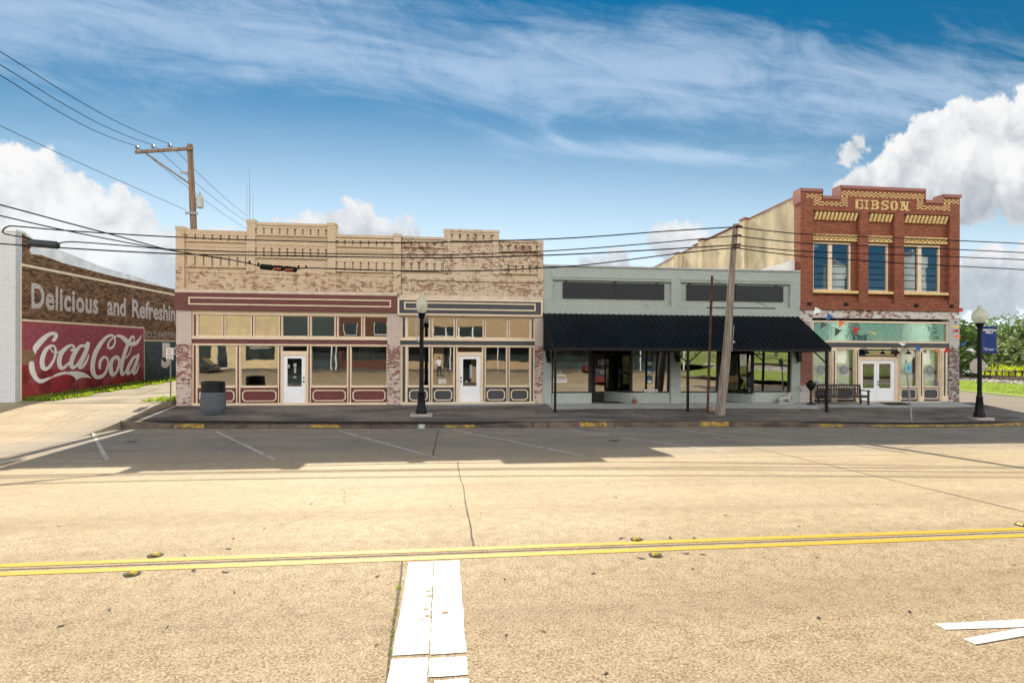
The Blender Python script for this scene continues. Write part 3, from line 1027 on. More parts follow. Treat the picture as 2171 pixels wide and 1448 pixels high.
def storefront(root, paint, x0, x1, lower, upper, knob_left):
    """cream frame, painted transom and bulkhead panels, shared by the two matching shops"""
    Z = dict(base=0.56, panel=0.70, sill=1.27, g0=1.325, g1=3.075, b0=3.14, b1=3.335, s1=3.455, t0=3.47, t1=4.36, top=4.55)
    fr = MB()
    ys, yb = 0.09, 0.20
    fr.box(x0, x1, .05, yb, Z['g1'], Z['b0'])
    fr.box(x0 - .06, x1 + .03, .02, yb, Z['b1'], Z['s1'])
    fr.box(x0, x1, .06, yb, Z['t1'] + .012, Z['top'])
    fr.box(x0, x1, .03, yb + .05, 0.45, Z['base'])
    fr.box(x0, x1, .05, yb, Z['base'], Z['base'] + .055)
    st = 0.38
    def mull(a, b, z0, z1):
        fr.box(a, b, ys, yb, z0, z1)
        w = b - a
        c = (a + b) / 2
        fr.box(c - w * st / 2, c + w * st / 2, ys - .006, ys + .01, z0 + .01, z1 - .01, 1)
    e = [x0] + [v for (a, b, t) in lower for v in (a, b)] + [x1]
    for k in range(0, len(e), 2):
        mull(e[k], e[k + 1], Z['base'] + .055, Z['g1'])
    e = [x0] + [v for (a, b) in upper for v in (a, b)] + [x1]
    for k in range(0, len(e), 2):
        mull(e[k], e[k + 1], Z['s1'], Z['t1'] + .012)
    for (a, b, t) in lower:
        if t == 'w':
            fr.box(a, b, ys, yb, Z['sill'], Z['g0'])
    fr.build('storefront_frame', [M['cream'], paint], root)
    bd = MB()
    bd.box(x0 + .02, x1 - .02, .075, yb, Z['b0'], Z['b1'])
    bd.build('transom_board', paint, root)
    windows(root, [(a, b, Z['t0'] - .012, Z['t1'] + .012) for a, b in upper], .15, .035, name='transom_window')
    windows(root, [(a, b, Z['g0'], Z['g1']) for a, b, t in lower if t == 'w'], .15, .03, name='display_window')
    for (a, b, t) in lower:
        if t == 'w':
            pn = MB()
            pn.box(a, b, .12, yb, Z['base'] + .055, Z['sill'])
            po = pn.build('bulkhead_panel', paint, root)
            mo = MB()
            octo(mo, a + .07, b - .07, Z['base'] + .12, Z['sill'] - .1, .045, .11, .103, .119)
            mo.build('moulding', M['cream'], po)
        else:
            dz0, dz1 = 0.62, 2.66
            c = (a + b) / 2
            d0, d1 = c - .455, c + .455
            df = MB()
            df.box(a, d0, .07, yb, Z['base'] + .055, dz1)
            df.box(d1, b, .07, yb, Z['base'] + .055, dz1)
            df.box(a, b, .07, yb, dz1, dz1 + .15)
            df.build('door_frame', M['cream'], root)
            windows(root, [(a, b, dz1 + .15, Z['g1'])], .15, .03, name='transom_window')
            dd = MB()
            g0, g1, gx0, gx1 = dz0 + .70, dz1 - .13, d0 + .155, d1 - .155
            dd.box(d0, gx0, .11, .165, dz0, dz1)
            dd.box(gx1, d1, .11, .165, dz0, dz1)
            dd.box(gx0, gx1, .11, .165, g1, dz1)
            dd.box(gx0, gx1, .11, .165, dz0, g0)
            dd.ring(d0 + .13, d1 - .13, dz0 + .12, dz0 + .34, .02, .104, .111)
            dd.ring(d0 + .13, d1 - .13, dz0 + .38, dz0 + .6, .02, .104, .111)
            do = dd.build('door', M['white_door'], root)
            gg = MB()
            gg.box(gx0 - .005, gx1 + .005, .132, .140, g0 - .005, g1 + .005)
            gg.build('door_glass', M['door_glass'], do)
            nb_ = MB()
            for (u0, u1, v0, v1) in (((.02, .16, .66, .78), (.42, .62, .70, .82), (.46, .6, .48, .68), (.4, .62, .30, .36)) if not knob_left else ((.5, .68, .30, .78), (.2, .3, .12, .2))):
                q0, q1 = lerp(gx0, gx1, u0), lerp(gx0, gx1, u1)
                nb_ = MB()
                nb_.box(q0, q1, .127, .1305, lerp(g0, g1, v0), lerp(g0, g1, v1))
                nb_.build('taped_notice', M['cast_dim'], do)
            kx_ = d0 + .07 if knob_left else d1 - .07
            hb = MB()
            hb.ball((kx_, .085, dz0 + .92), .036, 8)
            hb.tube([(kx_, .085, dz0 + .92), (kx_, .11, dz0 + .92)], .018, 8)
            hb.build('door_knob', M['black_metal'], do, True)
            hb = MB()
            hb.tube([(kx_, .09, dz0 + 1.08), (kx_, .112, dz0 + 1.08)], .034, 10)
            hb.build('deadbolt', M['black_metal'], do, True)
    # notices taped inside the door glass
    return Z


def slits(mb, x0, x1, z0, z1, n, gap=.075, y=-.085):
    """a row of projecting brick blocks with narrow gaps"""
    w = (x1 - x0 - gap * (n + 1)) / n
    for k in range(n):
        a = x0 + gap + k * (w + gap)
        mb.box(a, a + w, y, 0.01, z0, z1)
    mb.box(x0, x1, y - .012, 0.01, z1, z1 + .075)
    mb.box(x0, x1, y, 0.01, z0 - .06, z0)


def band(mb, x0, x1, z0, z1, y):
    mb.box(x0, x1, y, 0.01, z0, z1)


# ---- shop beside the alley, maroon trim
b1 = thing('storefront_building', 'tan painted brick shop with maroon trim beside the alley, raised parapet at its middle', 'building', (-6.5, 5, .5))
px_ = -2.20
mb = MB()
prof = [(X1, 5.32), (X2, 5.32), (X2, 7.86), (-4.64, 7.86), (-4.64, 8.28), (-8.28, 8.28), (-8.28, 7.88), (X1, 7.88)]
mb.prism([(x, 0.0, z) for x, z in prof], (0, .36, 0))
for a, b, z0, z1, n in ((-10.72, -8.28, 7.47, 7.70, 7), (-10.72, -8.28, 6.40, 6.78, 7), (-7.95, -5.0, 7.80, 8.06, 9), (-7.95, -5.0, 6.85, 7.22, 9), (-4.62, -2.2, 7.42, 7.62, 7), (-4.62, -2.2, 6.33, 6.70, 7)):
    slits(mb, a, b, z0, z1, n)
for a, b, z0 in ((-10.76, -8.3, 7.22), (-10.76, -8.3, 7.0), (-7.96, -4.99, 7.62), (-7.96, -4.99, 7.36), (-4.62, -2.2, 7.16), (-4.62, -2.2, 6.95), (-10.76, -2.2, 6.12)):
    band(mb, a, b, z0, z0 + .06, -.025)
for a, b, z in ((-10.79, -8.28, 7.88), (-7.97, -4.98, 8.28), (-4.64, -2.2, 7.86)):
    mb.box(a, b, -.05, .40, z - .09, z + .03)
mb.build('facade_wall', M['tan_brick'], b1)
mb = MB()
mb.box(X1, X1 + .3, .36, 26, .3, 7.3)
mb.box(X2 - .15, X2 + .1, .37, 26, .3, 7.3)
mb.box(X1 + .3, X2 - .15, 25.7, 26, .3, 7.0)
mb.build('flank_wall', M['flank'], b1)
mb = MB()
mb.box(X1 + .3, X2 - .15, .37, 25.7, 6.6, 6.75)
mb.build('roof', M['roofing'], b1)
for a, b, z in ((X1, -10.77, 8.02), (-8.30, -7.95, 8.40), (-4.99, -4.63, 8.37), (px_ + .02, -1.86, 7.98)):
    mb = MB()
    mb.box(a, b, -.075, .42, 6.2 if z > 8.1 else 5.34, z - .13)
    mb.box(a - .02, b + .02, -.095, .44, z - .13, z)
    mb.build('pilaster', M['tan_brick'], b1)
for a, b in ((X1, -10.52), (-2.44, X2 + .06)):
    mb = MB()
    mb.box(a, b, -.0, .36, .3, 4.55 if a < -5 else 5.32)
    mb.build('pier', M['pier_brick'], b1)
mb = MB()
mb.box(X1 - .02, -2.03, -.09, .3, 4.545, 5.265)
fa = mb.build('fascia', M['maroon'], b1)
mb = MB()
mb.ring(-10.6, -2.28, 4.76, 5.08, .055, -.115, -.088)
mb.build('trim_frame', M['cream'], fa)
mb = MB()
mb.box(X1 - .02, -2.03, -.10, .3, 5.27, 5.40)
mb.build('plaster_band', M['plaster'], b1)
zx = lambda v: fx(360 + v / 4.342, 780)
low = [(zx(246), zx(603), 'w'), (zx(642), zx(992), 'w'), (zx(1022), zx(1262), 'd'), (zx(1294), zx(1632), 'w'), (zx(1664), zx(1999), 'w')]
upp = [(zx(a - 8), zx(b + 8)) for a, b in ((255, 470), (508, 733), (775, 993), (1033, 1262), (1300, 1508), (1550, 1755), (1793, 1995))]
storefront(b1, M['maroon'], -10.52, -2.44, low, upp, False)
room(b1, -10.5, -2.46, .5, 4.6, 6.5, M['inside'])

# ---- matching shop, slate trim
b2 = thing('storefront_building', 'weathered brick shop with slate grey trim, most of its tan paint flaked away', 'building', (1.2, 5, .5))
mb = MB()
Y2 = .012
prof = [(X2 + .1, 5.32), (X3, 5.32), (X3, 7.84), (2.45, 7.84), (2.45, 8.24), (0.0, 8.24), (0.0, 7.86), (X2 + .1, 7.86)]
mb.prism([(x, Y2, z) for x, z in prof], (0, .36, 0))
for a, b, z0, z1, n in ((-1.8, -.02, 7.47, 7.66, 5), (.3, 2.15, 7.82, 8.05, 5), (2.5, 4.2, 7.40, 7.62, 5), (-1.8, -.02, 6.42, 6.74, 5), (2.5, 4.2, 6.40, 6.72, 5)):
    slits(mb, a, b, z0, z1, n, .1)
for a, b, z0, z1, y in ((-1.8, 4.4, 5.98, 6.12, -.05), (-1.8, 4.4, 5.34, 5.42, -.04), (.0, .3, 6.3, 8.15, -.045), (2.15, 2.45, 6.3, 8.15, -.045), (4.2, 4.457, 6.125, 7.75, -.045)):
    band(mb, a, b, z0, z1, y)
for a, b, z in ((X2 + .1, -.02, 7.86), (-.02, 2.47, 8.24), (2.47, X3, 7.84)):
    mb.box(a, b, -.05, .40, z - .08, z + .03)
mb.build('facade_wall', M['worn_brick'], b2)
mb = MB()
mb.box(X3 - .25, X3 - .005, .38, 24, .3, 7.3)
mb.box(X2 + .11, X3 - .25, 23.7, 24, .3, 7.0)
mb.build('flank_wall', M['flank'], b2)
mb = MB()
mb.box(X2 + .11, X3 - .25, .38, 23.7, 6.6, 6.75)
mb.build('roof', M['roofing'], b2)
mb = MB()
mb.box(4.09, X3 - .01, 0, .36, .3, 5.32)
mb.build('pier', M['pier_brick'], b2)
mb = MB()
mb.box(-1.93, 4.33, -.09, .3, 4.50, 5.12)
fa = mb.build('fascia', M['slate'], b2)
mb = MB()
mb.ring(-1.72, 4.10, 4.68, 5.02, .06, -.115, -.088)
mb.ring(-2.0, 4.42, 4.44, 5.17, .075, -.105, -.03)
mb.build('trim_frame', M['cream'], fa)
mb = MB()
mb.box(-1.93, X3 - .02, -.06, .3, 5.172, 5.335)
mb.build('plaster_band', M['plaster'], b2)
zx = lambda v: fx(800 + v / 4.826, 780)
low = [(zx(308), zx(530), 'w'), (zx(563), zx(783), 'w'), (zx(815), zx(1078), 'd'), (zx(1107), zx(1325), 'w'), (zx(1353), zx(1563), 'w')]
upp = [(zx(a - 8), zx(b + 8)) for a, b in ((312, 525), (568, 780), (818, 1078), (1112, 1325), (1358, 1558))]
storefront(b2, M['slate'], -1.89, 4.09, low, upp, True)
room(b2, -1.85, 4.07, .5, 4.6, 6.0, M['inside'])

# ---- sage green shop with the long awning
b3 = thing('shop_building', 'low sage green painted brick shop with dark ribbed metal awning along its front', 'building', (10.7, 5, .45))
T = 6.74
mb = MB()
A = (4.9, 10.5, 5.0, 6.33)
B = (10.95, 16.42, 5.0, 6.33)
zb = 3.55
mb.box(X3, X4, 0, .3, zb, 5.0)
mb.box(X3, X4, 0, .3, 6.33, T)
mb.box(X3, A[0], 0, .3, 5.0, 6.33)
mb.box(A[1], B[0], 0, .3, 5.0, 6.33)
mb.box(B[1], X4, 0, .3, 5.0, 6.33)
for (a, b, c, d) in (A, B):
    mb.box(a, b, .11, .3, c, d)
    mb.box(a - .03, b + .03, -.045, .1, d - .09, d)
    mb.box(a, b, -.02, .1, d - .19, d - .09)
mb.build('facade_wall', M['green_brick'], b3)
mb = MB()
mb.box(X3 - .02, X4 - .02, -.06, .36, T, T + .07)
mb.build('coping', M['galv'], b3)
mb = MB()
mb.box(X3, X3 + .25, .31, 24, .3, 6.4)
mb.box(X3 + .25, X4, 23.7, 24, .3, 6.2)
mb.build('flank_wall', M['green_brick'], b3)
mb = MB()
mb.box(X3 + .25, X4 - .02, .31, 23.7, 6.1, 6.2)
mb.prism([(X4 - .02, .4, 6.2), (X4 - .02, .4, 7.42), (14.6, .4, 6.72), (12.5, .4, 6.2)], (0, 5.0, 0))
mb.build('roof', M['white_roof'], b3)
for a, b in ((X3 + .003, fx(1169.5)), (fx(1422), fx(1443)), (fx(1678), X4)):
    mb = MB()
    mb.box(a, b, -.012, .3, .3, zb)
    mb.build('pier', M['green_brick'], b3)
for (a, b, lab) in ((5.38, 10.17, 'left'), (fx(1457, 620), fx(1662, 620), 'right')):
    mb = MB()
    mb.box(a, b, .04, .10, 5.32, 6.05)
    mb.box((a + b) / 2 - .01, (a + b) / 2 + .01, .034, .04, 5.34, 6.03, 1)
    for x in (a + .1, (a + b) / 2, b - .4):
        mb.box(x, x + .07, .03, .11, 6.05, 6.10, 1)
    mb.build('sign_board', [M['dark_board'], M['black_metal']], b3)
# ground floor: knee walls, frames, recessed doors
gx = lambda v: fx(1130 + v / 6.203, 800)
hx = lambda v: fx(1400 + v / 4.258, 800)
w1 = (gx(255), gx(757))
w2 = (gx(1305), gx(1800))
w3 = (hx(180), hx(530))
w4 = (hx(848), hx(1183))
for k, (a, b) in enumerate((w1, w2, w3, w4)):
    mb = MB()
    mb.box(a, b, .01, .28, .3, 1.0)
    mb.build('knee_wall', M['green_brick'], b3)
D1, D2 = 1.75, 1.6
mb = MB()                                     # slanting knee walls back to the doors
mb.prism([(gx(1304), .03, .3), (gx(1288), .03, .3), (gx(1075), D1, .3), (gx(1100), D1, .3)], (0, 0, .70))
mb.prism([(gx(758), .03, .3), (gx(775), .03, .3), (gx(790), D1, .3), (gx(770), D1, .3)], (0, 0, .70))
mb.prism([(hx(846), .03, .3), (hx(828), .03, .3), (hx(650), D2, .3), (hx(668), D2, .3)], (0, 0, .62))
mb.build('knee_wall', M['green_brick'], b3)
mb = MB()
mb.box(X3 + .1, X4 - .1, .05, .32, 3.42, zb)
mb.box(gx(757), gx(1300), .3, D1 + .3, 3.35, 3.5)
mb.box(hx(530), hx(848), .3, D2 + .3, 3.35, 3.5)
mb.build('soffit', M['cream'], b3)
wo = windows(b3, [(w1[0], w1[1], 1.0, 3.42), (w2[0], w2[1], 1.0, 3.42), (w3[0], w3[1], 1.0, 3.42), (w4[0], w4[1], 1.0, 3.42)], .14, .055, frame=M['dark_frame'], name='display_window')


def slant_window(x0, y0, x1, y1, z0, z1):
    d = Vector((x1 - x0, y1 - y0, 0))
    L = d.length
    d.normalize()
    nrm = Vector((-d.y, d.x, 0))
    f = MB()
    f.ring(0, L, z0, z1, .06, -.03, .03)
    for k, p in enumerate(f.v):
        f.v[k] = Vector((x0, y0, 0)) + d * p.x + nrm * p.y + Vector((0, 0, p.z))
    fo = f.build('entry_window', M['dark_frame'], b3)
    g = MB()
    g.box(.05, L - .05, -.004, .004, z0 + .05, z1 - .05)
    for k, p in enumerate(g.v):
        g.v[k] = Vector((x0, y0, 0)) + d * p.x + nrm * p.y + Vector((0, 0, p.z))
    g.build('pane', M['glass'], fo)


slant_window(gx(1297), .1, gx(1088), D1, 1.0, 3.35)
slant_window(gx(766), .1, gx(780), D1, 1.0, 3.35)
slant_window(hx(838), .1, hx(660), D2, .92, 3.35)
slant_window(hx(540), .1, hx(560), D2, .92, 3.35)


def dark_door(x0, x1, y, top=2.75):
    f = MB()
    f.ring(x0 - .09, x1 + .09, .46, 3.35, .09, y - .04, y + .06, wb=.05)
    f.box(x0, x1, y - .04, y + .06, top, top + .1)
    f.build('door_frame', M['dark_frame'], b3)
    g = MB()
    g.box(x0, x1, y, y + .01, top + .1, 3.26)
    g.build('transom_window', M['glass'], b3)
    d = MB()
    s = .16
    d.box(x0 + .01, x0 + s, y - .02, y + .03, .53, top)
    d.box(x1 - s, x1 - .01, y - .02, y + .03, .53, top)
    d.box(x0 + s, x1 - s, y - .02, y + .03, top - .16, top)
    d.box(x0 + s, x1 - s, y - .02, y + .03, .53, .98)
    do = d.build('door', M['dark_frame'], b3)
    g = MB()
    g.box(x0 + s, x1 - s, y, y + .008, .98, top - .16)
    g.build('door_glass', M['glass'], do)
    h = MB()
    h.tube([(x1 - .08, y - .06, 1.45), (x1 - .08, y - .06, 1.75)], .014, 8)
    h.build('door_handle', M['black_metal'], do)
    return do


dA = dark_door(at_y(1130 + 778 / 6.203, 800, D1).x, at_y(1130 + 1040 / 6.203, 800, D1).x, D1)
dB = dark_door(at_y(1533, 800, D2).x, at_y(1556, 800, D2).x + .1, D2)
mb = MB()
x = (at_y(1130 + 778 / 6.203, 800, D1).x + at_y(1130 + 1040 / 6.203, 800, D1).x) / 2
text_poly('100', lambda u, v: (x - .2 + .42 * u, D1 - .026, 2.28 + .24 * v), mb, bold=.02)
mb.box(x - .12, x + .16, D1 - .006, D1 - .002, 1.82, 2.05)
mb.build('door_number', M['paper'], dA)
rm = MB()
for (a, b, y0) in ((X3 + .2, gx(757), .33), (gx(1302), hx(530), .33), (hx(850), X4 - .1, .33)):
    rm.poly([(a, y0, .5), (b, y0, .5), (b, 6, .5), (a, 6, .5)])
rm.poly([(X3 + .2, 6, .5), (X4 - .1, 6, .5), (X4 - .1, 6, 3.6), (X3 + .2, 6, 3.6)])
rm.poly([(X3 + .2, .32, 3.58), (X4 - .1, .32, 3.58), (X4 - .1, 6, 3.58), (X3 + .2, 6, 3.58)])
rm.poly([(X3 + .2, .32, .5), (X3 + .2, 6, .5), (X3 + .2, 6, 3.6), (X3 + .2, .32, 3.6)])
rm.poly([(X4 - .1, .32, .5), (X4 - .1, 6, .5), (X4 - .1, 6, 3.6), (X4 - .1, .32, 3.6)])
rm.poly([(gx(757), .02, .515), (gx(1302), .02, .515), (gx(1302), D1 + .4, .53), (gx(757), D1 + .4, .53)])
rm.poly([(hx(530), .02, .515), (hx(850), .02, .515), (hx(850), D2 + .4, .53), (hx(530), D2 + .4, .53)])
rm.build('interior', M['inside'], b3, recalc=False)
# notices stuck on the glass
mb = MB()
wx = lambda v: fx(1130 + v / 6.203, 790, .1)
wz = lambda v: at_y(1300, 700 + v / 6.203, .1).z
mb.box(wx(268), wx(447), .108, .114, wz(688), wz(632))
mb.build('notice', M['paper'], wo[0])
mb = MB()
mb.box(wx(1462), wx(1642), .108, .114, wz(815), wz(780))
mb.build('notice', M['paper'], wo[1])
mb = MB()
text_poly('903-567-4339', lambda u, v: (lerp(wx(280), wx(435), u), .105, lerp(wz(662), wz(642), v)), mb, bold=.01)
mb.build('notice_lettering', M['black'], wo[0])
mb = MB()
text_poly('LAND FOR SALE', lambda u, v: (lerp(wx(1470), wx(1634), u), .105, lerp(wz(808), wz(787), v)), mb, bold=.03)
mb.build('notice_lettering', M['black'], wo[1])
mb = MB()
text_poly('CG', lambda u, v: (lerp(wx(336), wx(380), u), .112, lerp(wz(576), wz(535), v)), mb)
mb.box(wx(275), wx(437), .110, .114, wz(606), wz(588))
mb.build('window_lettering', M['paper'], wo[0])
for z0, z1 in ((462, 355), (580, 478), (702, 600)):
    mb = MB()
    mb.box(wx(1496), wx(1570), .104, .114, wz(z0), wz(z1))
    mb.box(wx(1508), wx(1560), .100, .105, wz(z0 - 8), wz((z0 + z1) / 2 + 10), 1)
    mb.box(wx(1508), wx(1560), .100, .105, wz((z0 + z1) / 2 + 6), wz(z1 + 10), 2)
    mb.build('listing_poster', [M['black'], M['paper'], M['blue_poster']], wo[1])
# wall lamps
for px in (1161, 1434, 1691.5):
    x = fx(px, 752)
    z = at_y(px, 752).z
    mb = MB()
    mb.box(x - .09, x + .09, -.05, -.012, z - .17, z + .2)
    mb.box(x - .11, x + .07, -.2, -.05, z - .1, z + .12)
    mb.box(x - .06, x + .11, -.17, -.05, z - .34, z - .1)
    mb.build('wall_lamp', M['black_metal'], b3)
# awning
m, N = newmat('navy_ribbed_metal')
p = pos(N)
n1 = N.noise(p, 0.8, 7, 0.7, .5)
n2 = N.noise(p, 60, 2, 0.5)
c = N.mix(N.rng(n1, .35, .7), (0.003, 0.004, 0.006), (0.005, 0.009, 0.014))
n3 = N.noise(N.vmath('MULTIPLY', p, (5.0, .6, .6)), 1.6, 7, .7, .3)
c = N.mix(N.rng(n3, .52, .72, 0, .5), c, (.022, .026, .030))
finish(N, c, N.rng(n1, .3, .7, .42, .6), 0.0, n2, 0.1, .003, 0.14)
M['awning'] = m
AX0, AX1, AYF, AZF, AZB = 4.48, 16.78, -2.4, 2.99, 4.57
mb = MB()
sx = (AX1 - AX0) / 49
def slab(x0, x1, l0, l1):
    mb.hexa([(x0, AYF, AZF + l0), (x1, AYF, AZF + l0), (x1, -.012, AZB + l0), (x0, -.012, AZB + l0), (x0, AYF, AZF + l1), (x1, AYF, AZF + l1), (x1, -.012, AZB + l1), (x0, -.012, AZB + l1)])
slab(AX0, AX1, 0, .025)
for k in range(50):
    x = AX0 + k * sx
    r = .034
    mb.hexa([(x - r, AYF - .01, AZF + .024), (x + r, AYF - .01, AZF + .024), (x + r, -.02, AZB + .024), (x - r, -.02, AZB + .024),
             (x - r * .5, AYF - .01, AZF + .062), (x + r * .5, AYF - .01, AZF + .062), (x + r * .5, -.02, AZB + .062), (x - r * .5, -.02, AZB + .062)])
aw = mb.build('awning', M['awning'], b3)
mb = MB()
for x, s in ((AX0, 1), (AX1, -1)):
    mb.prism([(x, AYF, AZF - .01), (x, -.012, AZB - .01), (x, -.012, AZF - .05)], (s * .02, 0, 0))
    for k in range(9):
        y = lerp(AYF + .2, -.1, k / 8)
        zt = lerp(AZF, AZB, (y - AYF) / -AYF)
        mb.box(x - s * .018, x, y - .03, y + .03, AZF - .04, zt - .03)
mb.build('side_panel', M['awning'], aw)
mb = MB()
mb.box(AX0, AX1, AYF + .02, AYF + .12, AZF - .1, AZF - .002)
for x in (AX0 + .08, 10.2, AX1 - .18):
    mb.box(x, x + .06, AYF + .1, -.02, AZF - .1, AZF - .04)
mb.build('awning_beam', M['black_metal'], aw)
for x in (4.56, 10.27, 16.62):
    z0 = szf(x, -2.35)
    mb = MB()
    mb.box(x - .045, x + .045, AYF + .03, AYF + .12, z0 - .02, AZF - .1)
    mb.box(x - .1, x + .1, AYF - .02, AYF + .17, z0 - .01, z0 + .02)
    for s in ((1,) if x < 5 else (-1,) if x > 15 else (1, -1)):
        mb.tube([(x, AYF + .075, AZF - .62), (x + s * .62, AYF + .075, AZF - .08)], .03, 6)
    mb.build('awning_post', M['black_metal'], aw)

# ---- two storey red brick building on the corner
b4 = thing('corner_building', 'two storey red brick corner building with stepped parapet and buff brick lettering', 'building', (21.2, 6, .45))
G0, G1 = X4, X5
uz = lambda v, w=1000: at_y(1660 + w / 4.67, 370 + v / 4.67).z
ux = lambda v: fx(1660 + v / 4.67, 520)
ZP, ZN, ZM = 10.70, 10.38, 10.92              # side parapet, notch, middle parapet
xa, xb_, xc, xd = 18.02, 19.0, 23.47, 24.5
bays = [(ux(300), ux(758)), (ux(846), ux(1106)), (ux(1200), ux(1652))]
zt0, zt1 = 9.72, 5.30                          # bay head and foot
mb = MB()
mb.prism([(x, -.0, z) for x, z in ((G0, 9.82), (G1, 9.82), (G1, ZP), (xd, ZP), (xd, ZN), (xc, ZN), (xc, ZM), (xb_, ZM), (xb_, ZN), (xa, ZN), (xa, ZP), (G0, ZP))], (0, .5, 0))
e = [G0] + [v for b in bays for v in b] + [G1]
for k in range(0, len(e), 2):
    mb.box(e[k], e[k + 1], 0, .5, zt1 - .02, 9.82)
wins = [(ux(322), ux(706)), (ux(845), ux(1080)), (ux(1214), ux(1598))]
wz0, wz1 = 5.90, 8.27
for (a, b), (p_, q_) in zip(bays, wins):
    mb.box(a, b, 0, .5, zt0, 9.82)
    mb.box(a, b, .22, .5, wz1, zt0)
    mb.box(a, p_, .22, .5, wz0, wz1)
    mb.box(q_, b, .22, .5, wz0, wz1)
    mb.box(a, b, .10, .5, zt1 - .02, 5.55)
    mb.box(a, b, .22, .5, 5.55, wz0)
mb.box(G0, G1, .02, .5, 5.0, zt1 - .02)
mb.box(G0, G1 + .03, -.07, .02, 4.97, 5.08)
mb.box(G0, G1 + .02, -.035, .02, 5.08, 5.16)
mb.build('facade_wall', M['red_brick'], b4)
mb = MB()
for (x0, x1, z) in ((G0 - .03, xa + .04, ZP), (xa + .04, xb_ - .04, ZN), (xb_ - .04, xc + .04, ZM), (xc + .04, xd - .04, ZN), (xd - .04, G1 + .06, ZP)):
    mb.box(x0, x1, -.05, .56, z, z + .055)
    mb.box(x0, x1, -.05, -.012, z - .10, z)
for x, z0, z1, s in ((xa, ZN, ZP, 1), (xb_, ZN, ZM, -1), (xc, ZN, ZM, 1), (xd, ZN, ZP, -1)):
    mb.box(min(x, x + s * .045), max(x, x + s * .045), -.05, .56, z0 + .056, z1 - .001)
mb.box(G0 - .035, G0 - .008, -.05, .56, ZP - .62, ZP - .001)
mb.build('coping', M['red_coping'], b4)
# ochre flank facing the low roof
mb = MB()
pts = [(.503, .3), (28, .3), (28, 9.95), (12, 10.28), (12, 10.34), (5, 10.34), (5, 10.40), (.503, 10.44)]
mb.prism([(G0 + .01, y, z) for y, z in pts], (.38, 0, 0))
for y, z in ((5.0, 10.42), (10.3, 10.42), (14.2, 10.27), (20.9, 10.10)):
    mb.box(G0 - .2, G0 + .012, y - .28, y + .28, .3, z)
flk = mb.build('flank_wall', M['tan_wall'], b4)
mb = MB()
mb.box(G0 - .02, G0 + .5, .57, 4.95, 10.445, 10.50)
mb.build('flank_coping', M['red_coping'], b4)
mb = MB()
mb.box(G0 - .02, G0 + .5, 5.0, 11.95, 10.42, 10.47)
mb.hexa([(G0 - .02, 12.0, 10.31), (G0 + .5, 12.0, 10.31), (G0 + .5, 28, 9.95), (G0 - .02, 28, 9.95), (G0 - .02, 12.0, 10.36), (G0 + .5, 12.0, 10.36), (G0 + .5, 28, 10.0), (G0 - .02, 28, 10.0)])
mb.build('flank_coping', M['red_coping'], b4)
for y, z in ((5.0, 10.425), (10.3, 10.425), (14.2, 10.275), (20.9, 10.105)):
    mb = MB()
    mb.box(G0 - .23, G0 + .02, y - .31, y + .31, z + .05, z + .14)
    mb.build('buttress_cap', M['red_coping'], b4)
mb = MB()
mb.box(G0 - .03, G0 + .02, 7.95, 9.35, 6.3, 7.55)  # flat white panel standing in for sky reflected in a flank window
mb.build('sky_glare_panel', M['white_roof'], b4)
mb = MB()
mb.box(G1 - .35, G1, .5, 28, .3, 10.0)
mb.box(G0 + .39, G1 - .35, 27.6, 28, .3, 9.8)
mb.build('side_wall', M['red_brick'], b4)
mb = MB()
mb.box(G0 + .39, G1 - .36, .51, 27.6, 9.0, 9.15)
mb.build('roof', M['roofing'], b4)
# buff brick work: stepped checker, dentils, lintels, sills, name
mb = MB()
CW, CHh = .118, .0665
def checks(x0, x1, z0, z1, y=-.02, ph=0):
    n, r = int(round((x1 - x0) / CW)), int(round((z1 - z0) / CHh))
    for i in range(n):
        for j in range(r):
            if (i + j + ph) % 2 == 0:
                mb.box(x0 + i * CW + .006, x0 + (i + 1) * CW - .006, y, .03, z0 + j * CHh + .005, z0 + (j + 1) * CHh - .005)
zc = ZP - .20
checks(G0 + .28, xa - .02, zc - .2, zc)
checks(xa - .42, xa - .02, ZN - .42, zc - .2)
checks(xa - .02, xb_ + .02, ZN - .42, ZN - .22, ph=0)
mb.build('checker_course', M['yellow_brick'], b4)
mb = MB()
checks(xb_ + .02, xb_ + .40, ZN - .42, ZM - .2 - .27)
checks(xb_ + .02, xc - .02, ZM - .2 - .27, ZM - .2)
checks(xc - .42, xc - .02, ZN - .42, ZM - .2 - .27)
mb.build('checker_course', M['yellow_brick'], b4)
mb = MB()
checks(xc - .02, xd + .02, ZN - .42, ZN - .22)
checks(xd + .02, xd + .40, ZN - .42, zc - .2)
checks(xd + .02, G1 - .03, zc - .2, zc)
mb.build('checker_course', M['yellow_brick'], b4)
mb = MB()
for (a, b), n in zip(bays, (11, 6, 11)):
    mb = MB()
    for k in range(n):
        x = lerp(a + .07, b - .07, (k + .5) / n)
        for j in range(5):
            mb.box(x - .062 + (0.012 * j), x + .048 + (0.012 * j), .0 + .02 * (4 - j), .23, zt0 - .40 + j * .072, zt0 - .40 + j * .072 + .062)
    mb.build('dentil_row', M['yellow_brick'], b4)
